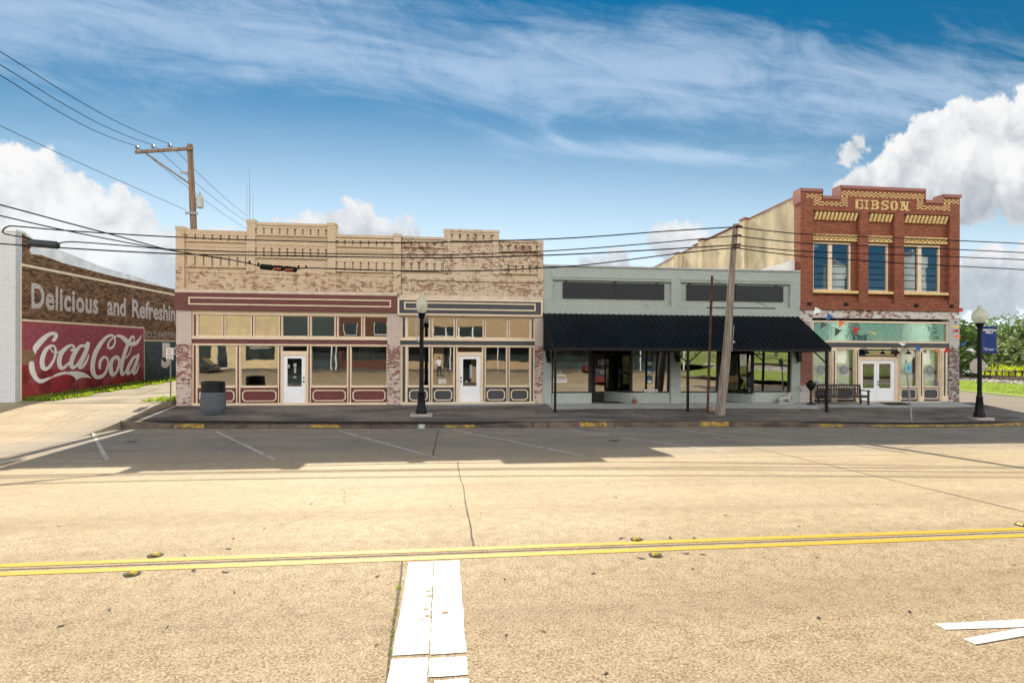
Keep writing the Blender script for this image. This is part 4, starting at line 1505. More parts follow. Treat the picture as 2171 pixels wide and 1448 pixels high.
for (a, b), (p_, q_) in zip(bays, wins):
    mb = MB()
    w0, w1 = max(a, p_ - .12), b - .03
    mb.box(w0, w1, .09, .23, wz1 + .05, wz1 + .10)
    mb.box(w0, w1, .09, .23, wz1 + .30, wz1 + .35)
    n = int((w1 - w0) / .115)
    for k in range(n):
        for j in range(3):
            if (k + j) % 2 == 0:
                x = lerp(w0, w1, k / n)
                mb.box(x, x + .11, .10, .23, wz1 + .105 + j * .064, wz1 + .165 + j * .064)
    mb.build('lintel', M['yellow_brick'], b4)
    mb = MB()
    mb.box(w0 - .03, w1, .02, .24, wz0 - .125, wz0 - .002)
    mb.build('sill', M['yellow_brick'], b4)
for k, (p_, q_) in enumerate(wins):
    mb = MB()
    mb.ring(p_, q_, wz0, wz1, .085, .25, .36)
    secs = [(p_ + .085, q_ - .085)]
    if k != 1:
        c = lerp(p_, q_, (503 - 325) / 380)
        mb.box(c - .10, c + .10, .25, .36, wz0 + .085, wz1 - .085)
        secs = [(p_ + .085, c - .10), (c + .10, q_ - .085)]
    wo_ = mb.build('upper_window', M['cream'], b4)
    for a, b in secs:
        g = MB()
        g.box(a - .003, b + .003, .335, .345, wz0 + .08, wz1 - .08)
        g.build('pane', M['upper_glass'], wo_)
        g = MB()
        g.poly([(a, .6, wz0), (b, .6, wz0), (b, .6, wz1), (a, .6, wz1)])
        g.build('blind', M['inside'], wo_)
FONT = {'G': ["111111", "110001", "110000", "110011", "110001", "110001", "111111"],
        'I': ["111", "010", "010", "010", "010", "010", "111"],
        'B': ["111110", "010011", "010011", "011110", "010011", "010011", "111110"],
        'S': ["011111", "110001", "110000", "011110", "000011", "100011", "111110"],
        'O': ["011110", "110011", "110011", "110011", "110011", "110011", "011110"],
        'N': ["1111011", "0111010", "0111010", "0111110", "0101110", "0101110", "1110111"]}
mb = MB()
zl = 9.87
for ch, v0, v1 in (('G', 715, 790), ('I', 803, 846), ('B', 866, 947), ('S', 970, 1042), ('O', 1061, 1133), ('N', 1153, 1246)):
    xa_, xb2 = ux(v0), ux(v1)
    rows = FONT[ch]
    mb = MB()
    cw = (xb2 - xa_) / len(rows[0])
    for r, row in enumerate(rows):
        for c_, bit in enumerate(row):
            if bit == '1':
                mb.box(xa_ + c_ * cw + .003, xa_ + (c_ + 1) * cw - .003, -.02, .03, zl + (6 - r) * .064 + .004, zl + (7 - r) * .064 - .004)
    mb.build('brick_letter', M['yellow_brick'], b4)
mb = MB()
for v in (265, 627, 1325, 1673):
    mb = MB()
    x, z = ux(v), 5.22
    mb.tube([(x, .03, z), (x, -.06, z)], .085, 8)
    mb.box(x - .1, x + .1, -.02, .03, z - .1, z + .1)
    mb.build('anchor_plate', M['black_metal'], b4)
# ground floor
mb = MB()
mb.box(G0, G1, .03, .4, 4.58, 5.0)
mb.build('peeling_lintel', M['white_peel'], b4)
lx = lambda v: fx(1680 + v / 5.1725, 780)
lz = lambda v, w=900: at_y(1680 + w / 5.1725, 620 + v / 5.1725).z
mb = MB()
mb.box(G0, lx(216), 0, .4, .3, 4.58)
mb.build('pier', M['white_peel'], b4)
mb = MB()
mb.box(lx(1715), G1, 0, .4, .3, 4.58)
mb.build('pier', M['dark_peel'], b4)
T0, T1 = lz(552), lz(322)                      # prism glass transom
fr = MB()
L0, L1 = lx(218), lx(1713)
fr.ring(L0, lx(1722) - .02, T0, T1 + .03, .085, .03, .2)
fr.box(L0, L1, .05, .2, lz(622), lz(600))
fr.box(L0, L1, .03, .25, .42, .53)
gl = [(lx(238), lx(425)), (lx(492), lx(692)), (lx(1192), lx(1386)), (lx(1444), lx(1628))]
ZS, ZH = lz(1047), lz(626)
cols = [(L0, gl[0][0]), (gl[0][1], gl[1][0]), (gl[1][1], lx(735)), (lx(1170), gl[2][0]), (gl[2][1], gl[3][0]), (gl[3][1], L1)]
for a, b in cols:
    fr.box(a, b, .05, .2, .53, lz(622))
    w = b - a
    fr.box(a + w * .18, b - w * .18, .0, .05, .78, lz(632))
    fr.box(a + w * .40, b - w * .40, -.006, .001, .80, lz(640), 1)
    fr.box(a + w * .05, b - w * .05, -.015, .05, .53, .78)
for a, b in gl:
    fr.box(a, b, .05, .2, ZS, ZS + .05)
fr.build('storefront_frame', [M['cream'], M['slate']], b4)
mb = MB()
mb.box(L0, lx(1720), .0, .2, lz(600) + .001, T0 - .001)
mb.build('transom_board', M['slate'], b4)
m, N = newmat('teal_prism_tiles')
p = pos(N)
x, y, z = N.sep(p)[0:3]
bt = N.n('ShaderNodeTexBrick', {'Vector': N.comb(x, z, 0), 'Color1': (0.09, 0.165, 0.145), 'Color2': (0.17, 0.26, 0.235), 'Mortar': (0.012, 0.03, 0.025), 'Scale': 1.0, 'Mortar Size': .014, 'Brick Width': .125, 'Row Height': .125, 'Mortar Smooth': .2}, offset=0.0)
wv = N.noise(p, 1.1, 3, .5)
b_ = N.n('ShaderNodeBump', {'Strength': .35, 'Distance': .012, 'Height': N.math('ADD', wv, N.math('MULTIPLY', bt.outputs['Fac'], -.12))})
df_ = N.n('ShaderNodeBsdfDiffuse', {'Color': bt.outputs[0]})
gs = N.n('ShaderNodeBsdfGlossy', {'Color': (.55, .85, .78), 'Roughness': .03, 'Normal': b_.outputs[0]})
N.n('ShaderNodeOutputMaterial', {0: N.n('ShaderNodeMixShader', {0: .36, 1: df_, 2: gs})})
M['prism'] = m
mb = MB()
mb.box(L0 + .07, lx(1722) - .09, .12, .14, T0 + .07, T1 - .04)
mb.build('prism_transom', M['prism'], b4)
gw = windows(b4, [(a, b, ZS + .05, ZH) for a, b in gl], .14, .025, pane=M['dusty_glass'], name='display_window')
for a, b in gl:
    pn = MB()
    pn.box(a, b, .1, .2, .53, ZS)
    po = pn.build('bulkhead_panel', M['slate'], b4)
    mo = MB()
    mo.ring(a + .05, b - .05, .64, ZS - .05, .045, .08, .1)
    q = .05
    for (cx_, cz_) in ((a + .095, .685), (b - .095 - q, .685), (a + .095, ZS - .095 - q), (b - .095 - q, ZS - .095 - q)):
        mo.ring(cx_, cx_ + q, cz_, cz_ + q, .035, .083, .1)
    mo.build('moulding', M['cream'], po)
# double door
da, db, dm = lx(762), lx(1138), lx(943)
mb = MB()
mb.box(lx(735), da, .06, .2, .53, lz(745))
mb.box(db, lx(1170), .06, .2, .53, lz(745))
mb.box(lx(735), lx(1170), .06, .2, lz(745), lz(706))
mb.build('door_frame', M['cream'], b4)
windows(b4, [(lx(740), lx(1166), lz(704), lz(624))], .15, .05, frame=M['dark_frame'], pane=M['door_glass'], name='transom_window')
gz0, gz1 = lz(1050), lz(780)
for a, b, ga, gb in ((da, dm - .008, lx(788), lx(915)), (dm + .008, db, lx(968), lx(1097))):
    d = MB()
    zt = lz(747)
    d.box(a, ga, .1, .15, .55, zt)
    d.box(gb, b, .1, .15, .55, zt)
    d.box(ga, gb, .1, .15, gz1, zt)
    d.box(ga, gb, .1, .15, .55, gz0)
    d.ring(a + .12, b - .12, .68, gz0 - .1, .02, .092, .1)
    d.box(a + .12, b - .12, .093, .1, (.68 + gz0 - .1) / 2 - .01, (.68 + gz0 - .1) / 2 + .01)
    do = d.build('door', M['white_door'], b4)
    g = MB()
    g.box(ga - .003, gb + .003, .12, .128, gz0, gz1)
    g.build('door_glass', M['dusty_glass'], do)
    if a > da:
        h = MB()
        h.tube([(dm + .06, .06, 1.5), (dm + .06, .1, 1.5)], .035, 10)
        h.tube([(dm + .06, .04, 1.37), (dm + .06, .1, 1.37)], .035, 10)
        h.build('door_handle', M['black_metal'], do, True)
# gooseneck lamps over the door
for v in (765, 1097, 1215):
    x, z = lx(v), lz(668)
    mb = MB()
    mb.tube(smooth_path([(x, .05, z + .22), (x, -.12, z + .26), (x, -.28, z + .2), (x, -.3, z + .1)], 4), .014, 6)
    i = len(mb.v)
    mb.lathe(x, -.3, [(.02, z + .12), (.05, z + .08), (.11, z + .02), (.145, z - .03)], 12, caps=False)
    mb.build('barn_lamp', M['black_metal'], b4, True)
room(b4, G0 + .4, G1 - .4, .5, 4.5, 5, pm('pale_shop_interior', (0.42, 0.40, 0.36), 0.9, 0, .2, .7, 0))


def emblem(parent, cx, cz, r, y=.104):
    """round window emblem: two rings, a bar of lettering and a small figure of bars"""
    mb = MB()
    n = 28
    def ann(r0, r1, yy):
        for k in range(n):
            a, b = 2 * math.pi * k / n, 2 * math.pi * (k + 1) / n
            mb.poly([(cx + r0 * math.cos(a), yy, cz + r0 * math.sin(a)), (cx + r1 * math.cos(a), yy, cz + r1 * math.sin(a)), (cx + r1 * math.cos(b), yy, cz + r1 * math.sin(b)), (cx + r0 * math.cos(b), yy, cz + r0 * math.sin(b))])
    ann(r * .88, r, y)
    ann(r * .50, r * .60, y)
    for k in range(16):
        a = 2 * math.pi * k / 16
        c, s = math.cos(a), math.sin(a)
        mb.poly([(cx + r * (q * c - w * s), y, cz + r * (q * s + w * c)) for q, w in ((.64, -.10), (.87, -.10), (.87, .08), (.64, .08))])
    for dz, w in ((-.32, .3), (-.12, .44), (.08, .34), (.28, .22)):
        mb.poly([(cx - r * w, y, cz + r * dz), (cx + r * w, y, cz + r * dz), (cx + r * w, y, cz + r * (dz + .1)), (cx - r * w, y, cz + r * (dz + .1))])
    mb.build('window_emblem', M['decal'], parent)


zE = lz(850)
emblem(gw[0], lx(330), zE, .215)
emblem(gw[1], lx(582), zE, .215)
emblem(gw[2], lx(1290), zE, .215)
emblem(gw[3], lx(1530), zE, .215)
emblem(gw[0], lx(242) + .17, lz(1005), .17)
emblem(gw[3], lx(1592), lz(1000), .14)

# curtains hang behind the shop windows
M['curtain'] = pm('sheer_curtain', (0.86, 0.86, 0.80), 0.9, 0, .06, 6, 0)
for k, (a, b) in enumerate(gl):
    mb = MB()
    n = 44
    row = []
    for i in range(n + 1):
        t = i / n
        x = lerp(a + .0, b - .0, t)
        y = .42 + .045 * math.sin(t * 46 + k) + .02 * math.sin(t * 91)
        row.append((x, y))
    for (p, q) in zip(row, row[1:]):
        mb.poly([(p[0], p[1], ZS + .02), (q[0], q[1], ZS + .02), (q[0], q[1], ZH + .05), (p[0], p[1], ZH + .05)])
    tag(mb.build('curtain', M['curtain'], smooth=True), 'pale sheer curtain behind the glass, ' + ['beside the black pedestal stand', 'behind the wooden bench', 'behind the leaning teal sign', 'next to the grey flaking corner pier'][k], 'curtain', 'sheer curtains in the red brick shop')

# ---- white fronted building across the alley with the painted flank
b0 = thing('painted_building', 'white fronted brick building with a large red painted advertisement on its flank', 'building', (-21, 8, .7))
XA = -17.25
mb = MB()
mb.box(-30, XA, 0, .35, .4, 7.1)
mb.box(-20.5, XA, 0, .35, 7.1, 7.62)
mb.build('facade_wall', M['white_paint_brick'], b0)
top = [at_x(*q, XA) for q in ((62, 530), (66, 539), (88, 541), (134, 558), (240, 586), (372, 614))]
mb = MB()
out = [(.36, .3), (34, 1.5), (34, 7.55)] + [(p.y, p.z) for p in top[::-1]] + [(1.05, 7.36), (.36, 7.60)]
mb.prism([(XA, y, z) for y, z in out], (-.36, 0, 0))
mb.build('flank_wall', M['old_brown'], b0)
mb = MB()
mb.box(-20.5, XA + .03, -.03, .5, 7.625, 7.72)
mb.hexa([(XA - .4, .5, 7.58), (XA + .03, .5, 7.58), (XA + .03, 1.15, 7.36), (XA - .4, 1.15, 7.36), (XA - .4, .5, 7.70), (XA + .03, .5, 7.70), (XA + .03, 1.15, 7.44), (XA - .4, 1.15, 7.44)])
mb.build('coping', M['white_roof'], b0)
mb = MB()
mt = [at_x(*q, -18.9) for q in ((58, 521), (126, 530), (217, 566), (335, 601), (376, 617))]
mb.prism([(-18.9, mt[0].y, 6.4)] + [tuple(p) for p in mt] + [(-18.9, 34, 7.2), (-18.9, 34, 6.4)], (-.15, 0, 0))
for k in range(16):
    y = lerp(mt[0].y + .6, 26, k / 15)
    mb.box(-18.895, -18.86, y - .03, y + .03, 6.4, 6.9)
mb.build('metal_parapet', pm('pale_sheet_metal', (0.85, 0.87, 0.87), .6, .0, .12, 1.2, .1), b0)
mb = MB()
mb.box(-30, XA - .36, .35, 34, 6.3, 6.4)
mb.build('roof', M['roofing'], b0)
mb = MB()
mb.box(-29.7, -17.9, -.04, .05, 1.0, 3.6)
mb.box(-18.30, XA - .62, -.02, .03, 2.6, 4.4)
mb.build('shutter', M['galv'], b0)

# ---- the painted advertisement: sheets and lettering on the flank
def W(px, py, dx):
    p = at_x(px, py, XA)
    return (XA + dx, p.y, p.z)


z1_ = lambda q: (40 + q[0] / 7.754, 670 + q[1] / 7.754)
z2_ = lambda q: (50 + q[0] / 5.57, 570 + q[1] / 5.57)
M['ad_red'] = brick('faded_red_wall_paint', (0.46, 0.115, 0.15), (0.58, 0.165, 0.205), (0.28, 0.045, 0.06), tilt=.028, bw=.27, bh=.092, soot=(0.42, 0.05, 0.055), soot_amt=.2, msize=.012, bstr=.9)
M['ad_low'] = pm('deep_red_patched_render', (0.33, 0.035, 0.038), .85, 0, .34, 1.6, .5, stain=(.46, .15, .15), samt=.2)
M['ad_blue'] = brick('dark_teal_wall_paint', (0.10, 0.155, 0.165), (0.14, 0.205, 0.215), (0.03, 0.05, 0.055), tilt=.028, bw=.27, bh=.092, soot=(0.025, 0.035, 0.03), soot_amt=.5, bstr=.9)
M['ad_cream'] = pm('cream_wall_paint', (0.86, 0.74, 0.52), .85, 0, .06, 6, .2)
M['ad_white'] = pm('white_wall_paint', (0.92, 0.90, 0.88), .85, 0, .06, 8, .2)
M['ad_letter'] = brick('white_lettering_on_brick', (0.82, 0.79, 0.76), (0.90, 0.87, 0.84), (0.26, 0.18, 0.13), tilt=.028, bw=.27, bh=.092, msize=.013)
M['tan_patch'] = brick('bare_tan_brick', (0.33, 0.22, 0.115), (0.42, 0.29, 0.16), (0.2, 0.14, 0.08), tilt=.028, bw=.3, bh=.105)
mb = MB()
c = [W(*z1_(q), .006) for q in ((48, 75), (2045, 205), (2045, 1100), (48, 1420))]
mb.poly(c)
adr = mb.build('red_panel', M['ad_red'], b0)
mb = MB()
lo = [z1_(q) for q in ((48, 830), (180, 800), (250, 850), (330, 870), (700, 885), (1200, 900), (1700, 860), (2045, 850), (2045, 1150), (48, 1420))]
mb.poly([W(*q, .010) for q in lo])
mb.build('patched_base', M['ad_low'], b0)
mb = MB()
c = [W(*z1_(q), .006) for q in ((2065, 410), (2065, 1150))]
p2 = W(376, 723.5, .006)
mb.poly([c[0], (p2[0], 15.5, p2[2] + .05), (p2[0], 15.5, 1.2), c[1]])
mb.build('teal_panel', M['ad_blue'], b0)
mb = MB()


def wstrip(pts, w, dx):
    P = [at_x(*q, XA) for q in pts]
    for a, b in zip(P, P[1:]):
        d = Vector((0, b.y - a.y, b.z - a.z)).normalized()
        s = Vector((0, -d.z, d.y)) * w / 2
        mb.poly([(XA + dx, *(a - s).yz), (XA + dx, *(b - s).yz), (XA + dx, *(b + s).yz), (XA + dx, *(a + s).yz)])


wstrip([(44, 561), (376, 626.5)], .11, .012)
wstrip([(43.6, 558), (43.6, 856)], .10, .015)
wstrip([z1_((48, 66)), z1_((2055, 195))], .085, .013)
wstrip([z1_((2053, 190)), z1_((2060, 1110))], .07, .016)
wstrip([z1_((2060, 400)), (376, 723)], .08, .014)
mb.build('border_lines', M['ad_cream'], b0)
mb = MB()
mb.poly([W(*z1_(q), .0115) for q in ((52, 560), (150, 565), (225, 575), (262, 640), (262, 700), (255, 765), (150, 780), (90, 800), (52, 770))])
mb.build('bare_patch', M['tan_patch'], b0)


def bil(BL, BR, TL, TR, dx):
    def f(u, v):
        a = [at_x(*q, XA) for q in (BL, BR, TL, TR)]
        p = a[0] * (1 - u) * (1 - v) + a[1] * u * (1 - v) + a[2] * (1 - u) * v + a[3] * u * v
        return (XA + dx, p.y, p.z)
    return f


mb = MB()
text_poly('Delicious', bil(z2_((90, 455)), z2_((880, 527)), z2_((90, 155)), z2_((880, 285)), .006), mb, 0, 1.08, .028)
mb.build('slogan_lettering', M['ad_letter'], b0)
mb = MB()
text_poly('and', bil(z2_((985, 535)), z2_((1205, 555)), z2_((985, 305)), z2_((1205, 345)), .006), mb, 0, 1.0, .028)
mb.build('slogan_lettering', M['ad_letter'], b0)
mb = MB()
text_poly('Refreshing', bil(z2_((1280, 566)), z2_((1845, 624)), z2_((1280, 352)), z2_((1845, 440)), .006), mb, 0, 1.0, .026)
mb.build('slogan_lettering', M['ad_letter'], b0)
mb = MB()
text_poly('SOLD EVERYWHERE', bil(z2_((1435, 813)), z2_((1885, 835)), z2_((1435, 728)), z2_((1885, 743)), .006), mb, 0, 1.06, .004)
mb.build('slogan_lettering', M['ad_letter'], b0)
mb = MB()
text_poly('5', bil(z2_((1625, 1150)), z2_((1733, 1150)), z2_((1625, 872)), z2_((1733, 880)), .0105), mb, 0, 1.0, .05)
mb.build('price_lettering', M['ad_white'], b0)
mb = MB()
text_poly('\u00a2', bil(z2_((1742, 1010)), z2_((1810, 1010)), z2_((1742, 880)), z2_((1810, 880)), .0105), mb, 0, 1.0, .01)
mb.build('price_lettering', M['ad_white'], b0)
strokes = [
    [(548, 398, 30), (568, 392, 62), (600, 350, 60), (606, 305, 55), (560, 286, 52), (490, 305, 62), (405, 368, 85), (322, 455, 95), (268, 528, 95), (262, 590, 40), (268, 632, 8)],
    [(203, 785, 88), (206, 850, 92), (226, 930, 90), (268, 1010, 78), (330, 1066, 70), (400, 1062, 58), (470, 1032, 42), (522, 1012, 26)],
    [(535, 1008, 14), (620, 968, 40), (700, 945, 46), (760, 932, 50)],
    [(545, 487, 38), (500, 500, 50), (440, 552, 68), (397, 640, 78), (376, 740, 80), (385, 830, 84), (430, 872, 62), (492, 835, 46), (550, 755, 46), (588, 660, 40), (598, 570, 36), (582, 505, 32), (545, 487, 34)],
    [(512, 525, 20), (535, 575, 22), (580, 598, 26), (640, 596, 28), (700, 575, 24)],
    [(848, 560, 26), (880, 558, 56), (902, 525, 38), (888, 490, 36), (842, 482, 42), (772, 522, 60), (702, 592, 75), (664, 682, 78), (656, 772, 76), (682, 848, 72), (732, 848, 52), (792, 798, 40), (850, 742, 34)],
    [(1098, 492, 46), (1012, 492, 48), (950, 552, 62), (890, 652, 76), (855, 762, 72), (870, 840, 64), (922, 830, 46), (982, 758, 40), (1042, 660, 40), (1090, 565, 36)],
    [(1128, 455, 72), (1102, 560, 72), (1050, 682, 76), (1000, 782, 76), (1000, 845, 62), (1062, 808, 46), (1112, 728, 36), (1142, 640, 20)],
    [(1328, 878, 10), (1320, 830, 44), (1334, 740, 48), (1384, 678, 42), (1438, 690, 36), (1460, 762, 30), (1442, 862, 36), (1402, 950, 50), (1332, 1000, 64), (1262, 998, 64), (1214, 930, 76), (1204, 822, 76), (1220, 702, 76), (1252, 602, 76), (1302, 510, 75), (1362, 420, 64), (1432, 348, 50), (1510, 316, 40), (1558, 345, 28), (1574, 420, 28), (1544, 500, 36), (1490, 532, 40), (1457, 500, 36), (1472, 430, 28), (1532, 366, 26), (1602, 328, 32), (1662, 334, 52), (1722, 374, 72), (1772, 424, 76), (1832, 460, 70), (1902, 450, 70), (1952, 412, 44), (1990, 352, 24), (2010, 312, 5)],
    [(1604, 664, 40), (1542, 702, 56), (1506, 792, 62), (1506, 900, 72), (1532, 966, 62), (1592, 928, 42), (1630, 830, 40), (1644, 735, 36), (1628, 676, 32), (1604, 664, 34)],
    [(1592, 690, 18), (1622, 722, 22), (1690, 715, 24)],
    [(1882, 425, 10), (1888, 360, 24), (1862, 334, 32), (1812, 402, 50), (1762, 520, 56), (1722, 640, 60), (1692, 760, 60), (1676, 880, 56), (1690, 960, 52), (1740, 918, 36), (1784, 850, 28)],
    [(1850, 505, 10), (1812, 610, 18), (1756, 690, 22)],
    [(1936, 652, 36), (1882, 682, 46), (1832, 760, 52), (1786, 860, 56), (1780, 948, 48), (1822, 928, 36), (1872, 850, 32), (1920, 745, 30)],
    [(1956, 636, 40), (1932, 740, 52), (1892, 850, 52), (1880, 944, 48), (1922, 922, 32), (1952, 850, 22), (1972, 785, 8)]]
mb = MB()
for si, st in enumerate(strokes):
    P = smooth_path(st, 6)
    d0 = .0125 + si * .0009
    L, Rr = [], []
    for k, (x, y, w) in enumerate(P):
        a, b = P[max(k - 1, 0)], P[min(k + 1, len(P) - 1)]
        tx, ty = b[0] - a[0], b[1] - a[1]
        n_ = math.hypot(tx, ty) or 1
        nx, ny = -ty / n_ * w / 2, tx / n_ * w / 2
        dd = d0 + k * .00003
        L.append(W(*z1_((x + nx, y + ny)), dd))
        Rr.append(W(*z1_((x - nx, y - ny)), dd))
    for k in range(len(P) - 1):
        mb.poly([L[k], L[k + 1], Rr[k + 1], Rr[k]])
    for (x, y, w), dd in ((P[0], d0 - .0004), (P[-1], d0 + .0006 + len(P) * .00003)):
        mb.poly([W(*z1_((x + w / 2 * math.cos(q * math.pi / 6), y + w / 2 * math.sin(q * math.pi / 6))), dd) for q in range(12)])
sw = [(690, 935), (820, 910), (960, 905), (1060, 930), (1140, 980), (1190, 1030), (1120, 1010), (1040, 1010), (980, 1025), (930, 1052), (905, 1010), (850, 972), (770, 955), (700, 962)]
mb.poly([W(*z1_(q), .028) for q in sw])
mb.build('script_lettering', M['ad_white'], b0, recalc=False)

# ================================================================== STREET FURNITURE AND THINGS
M['lamp_black'] = pm('black_lamp_post_paint', (0.006, 0.006, 0.006), .45, 0, .2, 7, .05, .15)
M['conc_light'] = pm('footing_concrete', (.34, .31, .27), .9, 0, .15, 3, .2)
M['wood_pole'] = pm('weathered_pole_wood', (0.23, 0.19, 0.152), .9, 0, .35, 2.2, .6, stretch=(6, 6, .35), stain=(.17, .13, .10), samt=.25)
M['wood_brown'] = pm('brown_pole_wood', (0.25, 0.165, 0.11), .9, 0, .3, 2.2, .6, stretch=(6, 6, .35), stain=(.42, .32, .22), samt=.15)
M['rust'] = pm('rusty_steel', (0.075, 0.032, 0.022), .8, .1, .4, 4, .2, stain=(.02, .014, .012), samt=.3)
M['galv_post'] = pm('galvanised_post', (0.30, 0.30, 0.31), .5, .5, .1, 5, .05)
M['wire'] = pm('black_cable', (0.012, 0.012, 0.012), .8, 0, .1, 5, 0, 0.1)
M['thin_wire'] = pm('grey_wire', (0.02, 0.02, 0.022), .9, 0, .1, 5, 0, 0.0)
M['porcelain'] = pm('grey_porcelain', (0.22, 0.22, 0.24), .3, 0, .1, 9, 0)

m, N = newmat('frosted_lamp_globe')
bb = N.n('ShaderNodeBsdfPrincipled', {'Base Color': (.72, .73, .60, 1), 'Roughness': .25, 'Transmission Weight': 0.0, 'Specular IOR Level': .5})
tt = N.n('ShaderNodeBsdfTranslucent', {'Color': (.80, .80, .66, 1)})
tp = N.n('ShaderNodeBsdfTransparent', {'Color': (.95, .95, .88, 1)})
nz = N.noise(pos(N), 5, 3, .5)
a_ = N.n('ShaderNodeMixShader', {0: .5, 1: bb, 2: tt})
a_ = N.n('ShaderNodeMixShader', {0: N.rng(nz, .3, .7, .22, .3), 1: a_, 2: tp})
N.n('ShaderNodeOutputMaterial', {0: a_})
M['globe'] = m


def street_lamp(x, y, z, h, label, acorn=True):
    t = thing('street_lamp', label, 'street lamp', (x, y, z), 'black street lamps on the pavement')
    mb = MB()
    mb.box(x - .42, x + .42, y - .3, y + .3, z - .06, z + .07)
    mb.build('footing', M['conc_light'], t)
    mb = MB()
    hz = h - (.86 if acorn else .80)
    mb.lathe(x, y, [(.21, z + .07), (.21, z + .22), (.17, z + .30), (.15, z + .55), (.115, z + .85), (.135, z + .9), (.10, z + .98), (.085, z + 1.15), (.075, z + hz - .28), (.07, z + hz - .2), (.115, z + hz - .12), (.14, z + hz - .02), (.17, z + hz), (.17, z + hz + .03)], 18)
    mb.build('post', M['lamp_black'], t, True)
    mb = MB()
    g = z + hz + .03
    if acorn:
        pr = [(.125, g), (.16, g + .05), (.215, g + .2), (.225, g + .32), (.21, g + .44), (.155, g + .58), (.10, g + .68), (.085, g + .71), (.05, g + .78), (.012, g + .86)]
    else:
        pr = [(.16, g), (.20, g + .05), (.275, g + .2), (.29, g + .3), (.27, g + .42), (.2, g + .53), (.115, g + .58), (.075, g + .61), (.105, g + .66), (.10, g + .71), (.05, g + .75), (.02, g + .77)]
    mb.lathe(x, y, pr, 22)
    mb.build('globe', M['globe'], t, True)
    mb = MB()
    mb.tube([(x, y, g + .02), (x, y, g + .34)], [.05, .03], 8)
    mb.build('bulb_holder', M['galv_post'], t)
    return t


LZ = szf(-.86, -2.9)
street_lamp(-.85, -2.95, LZ, at_y(897, 619, -2.95).z - LZ, 'black street lamp with pointed acorn globe in front of the slate trimmed shop')
LX, LY = 22.75, -3.6
LZ2 = szf(LX, LY)
lamp2 = street_lamp(LX, LY, LZ2, at_y(2084, 647, LY).z - LZ2, 'black street lamp with round globe and blue banner at the street corner', False)

# banner on the corner lamp
def bn(px, py):
    return at_y(px, py, LY)


m_ = pm('navy_banner_cloth', (0.012, 0.035, 0.17), .8, 0, .12, 5, .05)
bt_ = thing('banner', 'navy blue banner with white lettering hung from the corner street lamp', 'banner', (LX, LY, bn(2090, 748).z))
x0, x1 = LX + .12, bn(2112, 690).x
z0, z1 = bn(2100, 748).z, bn(2100, 692).z
mb = MB()
nx = 10
grid = []
for i in range(nx + 1):
    for j in range(nx + 1):
        u, v = i / nx, j / nx
        grid.append(Vector((lerp(x0, x1 - .04 * math.sin(v * 3.1), u), LY + .04 * math.sin(u * 4 + v * 2) - .02, lerp(z0 - .05 * u * (1 - u) * 4 * 0 - .03 * u, z1 - .02 * u, v))))
for i in range(nx):
    for j in range(nx):
        a = i * (nx + 1) + j
        mb.poly([grid[a], grid[a + nx + 1], grid[a + nx + 2], grid[a + 1]])
mb.build('cloth', m_, bt_, True)
mb = MB()
def bm_(u0, u1, v0, v1):
    def f(u, v):
        uu, vv = lerp(u0, u1, u), lerp(v0, v1, v)
        return (lerp(x0, x1 - .04 * math.sin(vv * 3.1), uu), LY + .04 * math.sin(uu * 4 + vv * 2) - .035, lerp(z0 - .03 * uu, z1 - .02 * uu, vv))
    return f
text_poly('MORTON', bm_(.08, .92, .83, .90), mb, bold=.035)
mb.build('banner_lettering', M['white_line'], bt_)
mb = MB()
text_poly('SALT', bm_(.25, .70, .74, .81), mb, bold=.035)
mb.build('banner_lettering', M['white_line'], bt_)
mb = MB()
for v in (.155, .11):
    mb = MB()
    for k in range(12):
        if k in (4, 7, 10) and v > .12 or (v < .12 and k in (0, 1, 5, 10, 11)):
            continue
        f = bm_(.1 + k * .067, .1 + k * .067 + .05, v, v + .022)
        mb.poly([f(0, 0), f(1, 0), f(1, 1), f(0, 1)])
    mb.build('banner_lettering', M['white_line'], bt_)
mb = MB()
mb.tube([(LX, LY, z1 + .01), (x1 + .06, LY, z1 - .01)], .014, 6)
mb.tube([(LX, LY, z0 - .01), (x1 + .02, LY, z0 - .03)], .014, 6)
mb.build('banner_arms', M['lamp_black'], bt_)

# a second banner, seen edge on at the lamp in front of the slate trimmed shop
e0, e1 = at_y(893, 727, -2.95).z, at_y(893, 664, -2.95).z
eb = thing('banner', 'pale banner seen edge on beside the post of the acorn globe lamp', 'banner', (-.95, -2.95, e0))
mb = MB()
g_ = [[Vector((-.95 - .10 * math.sin(math.pi * j / 8) - .03 * math.sin(i), -3.08 - .09 * i, lerp(e0, e1, j / 8))) for j in range(9)] for i in range(7)]
for i in range(6):
    for j in range(8):
        mb.poly([g_[i][j], g_[i + 1][j], g_[i + 1][j + 1], g_[i][j + 1]])
mb.build('cloth', pm('pale_blue_banner_cloth', (.36, .42, .52), .8, 0, .15, 5, .05), eb, True)
mb = MB()
for z in (e0, e1):
    mb.tube([(-.93, -2.95, z), (-.96, -3.66, z)], .013, 6)
mb.build('banner_arms', M['lamp_black'], eb)

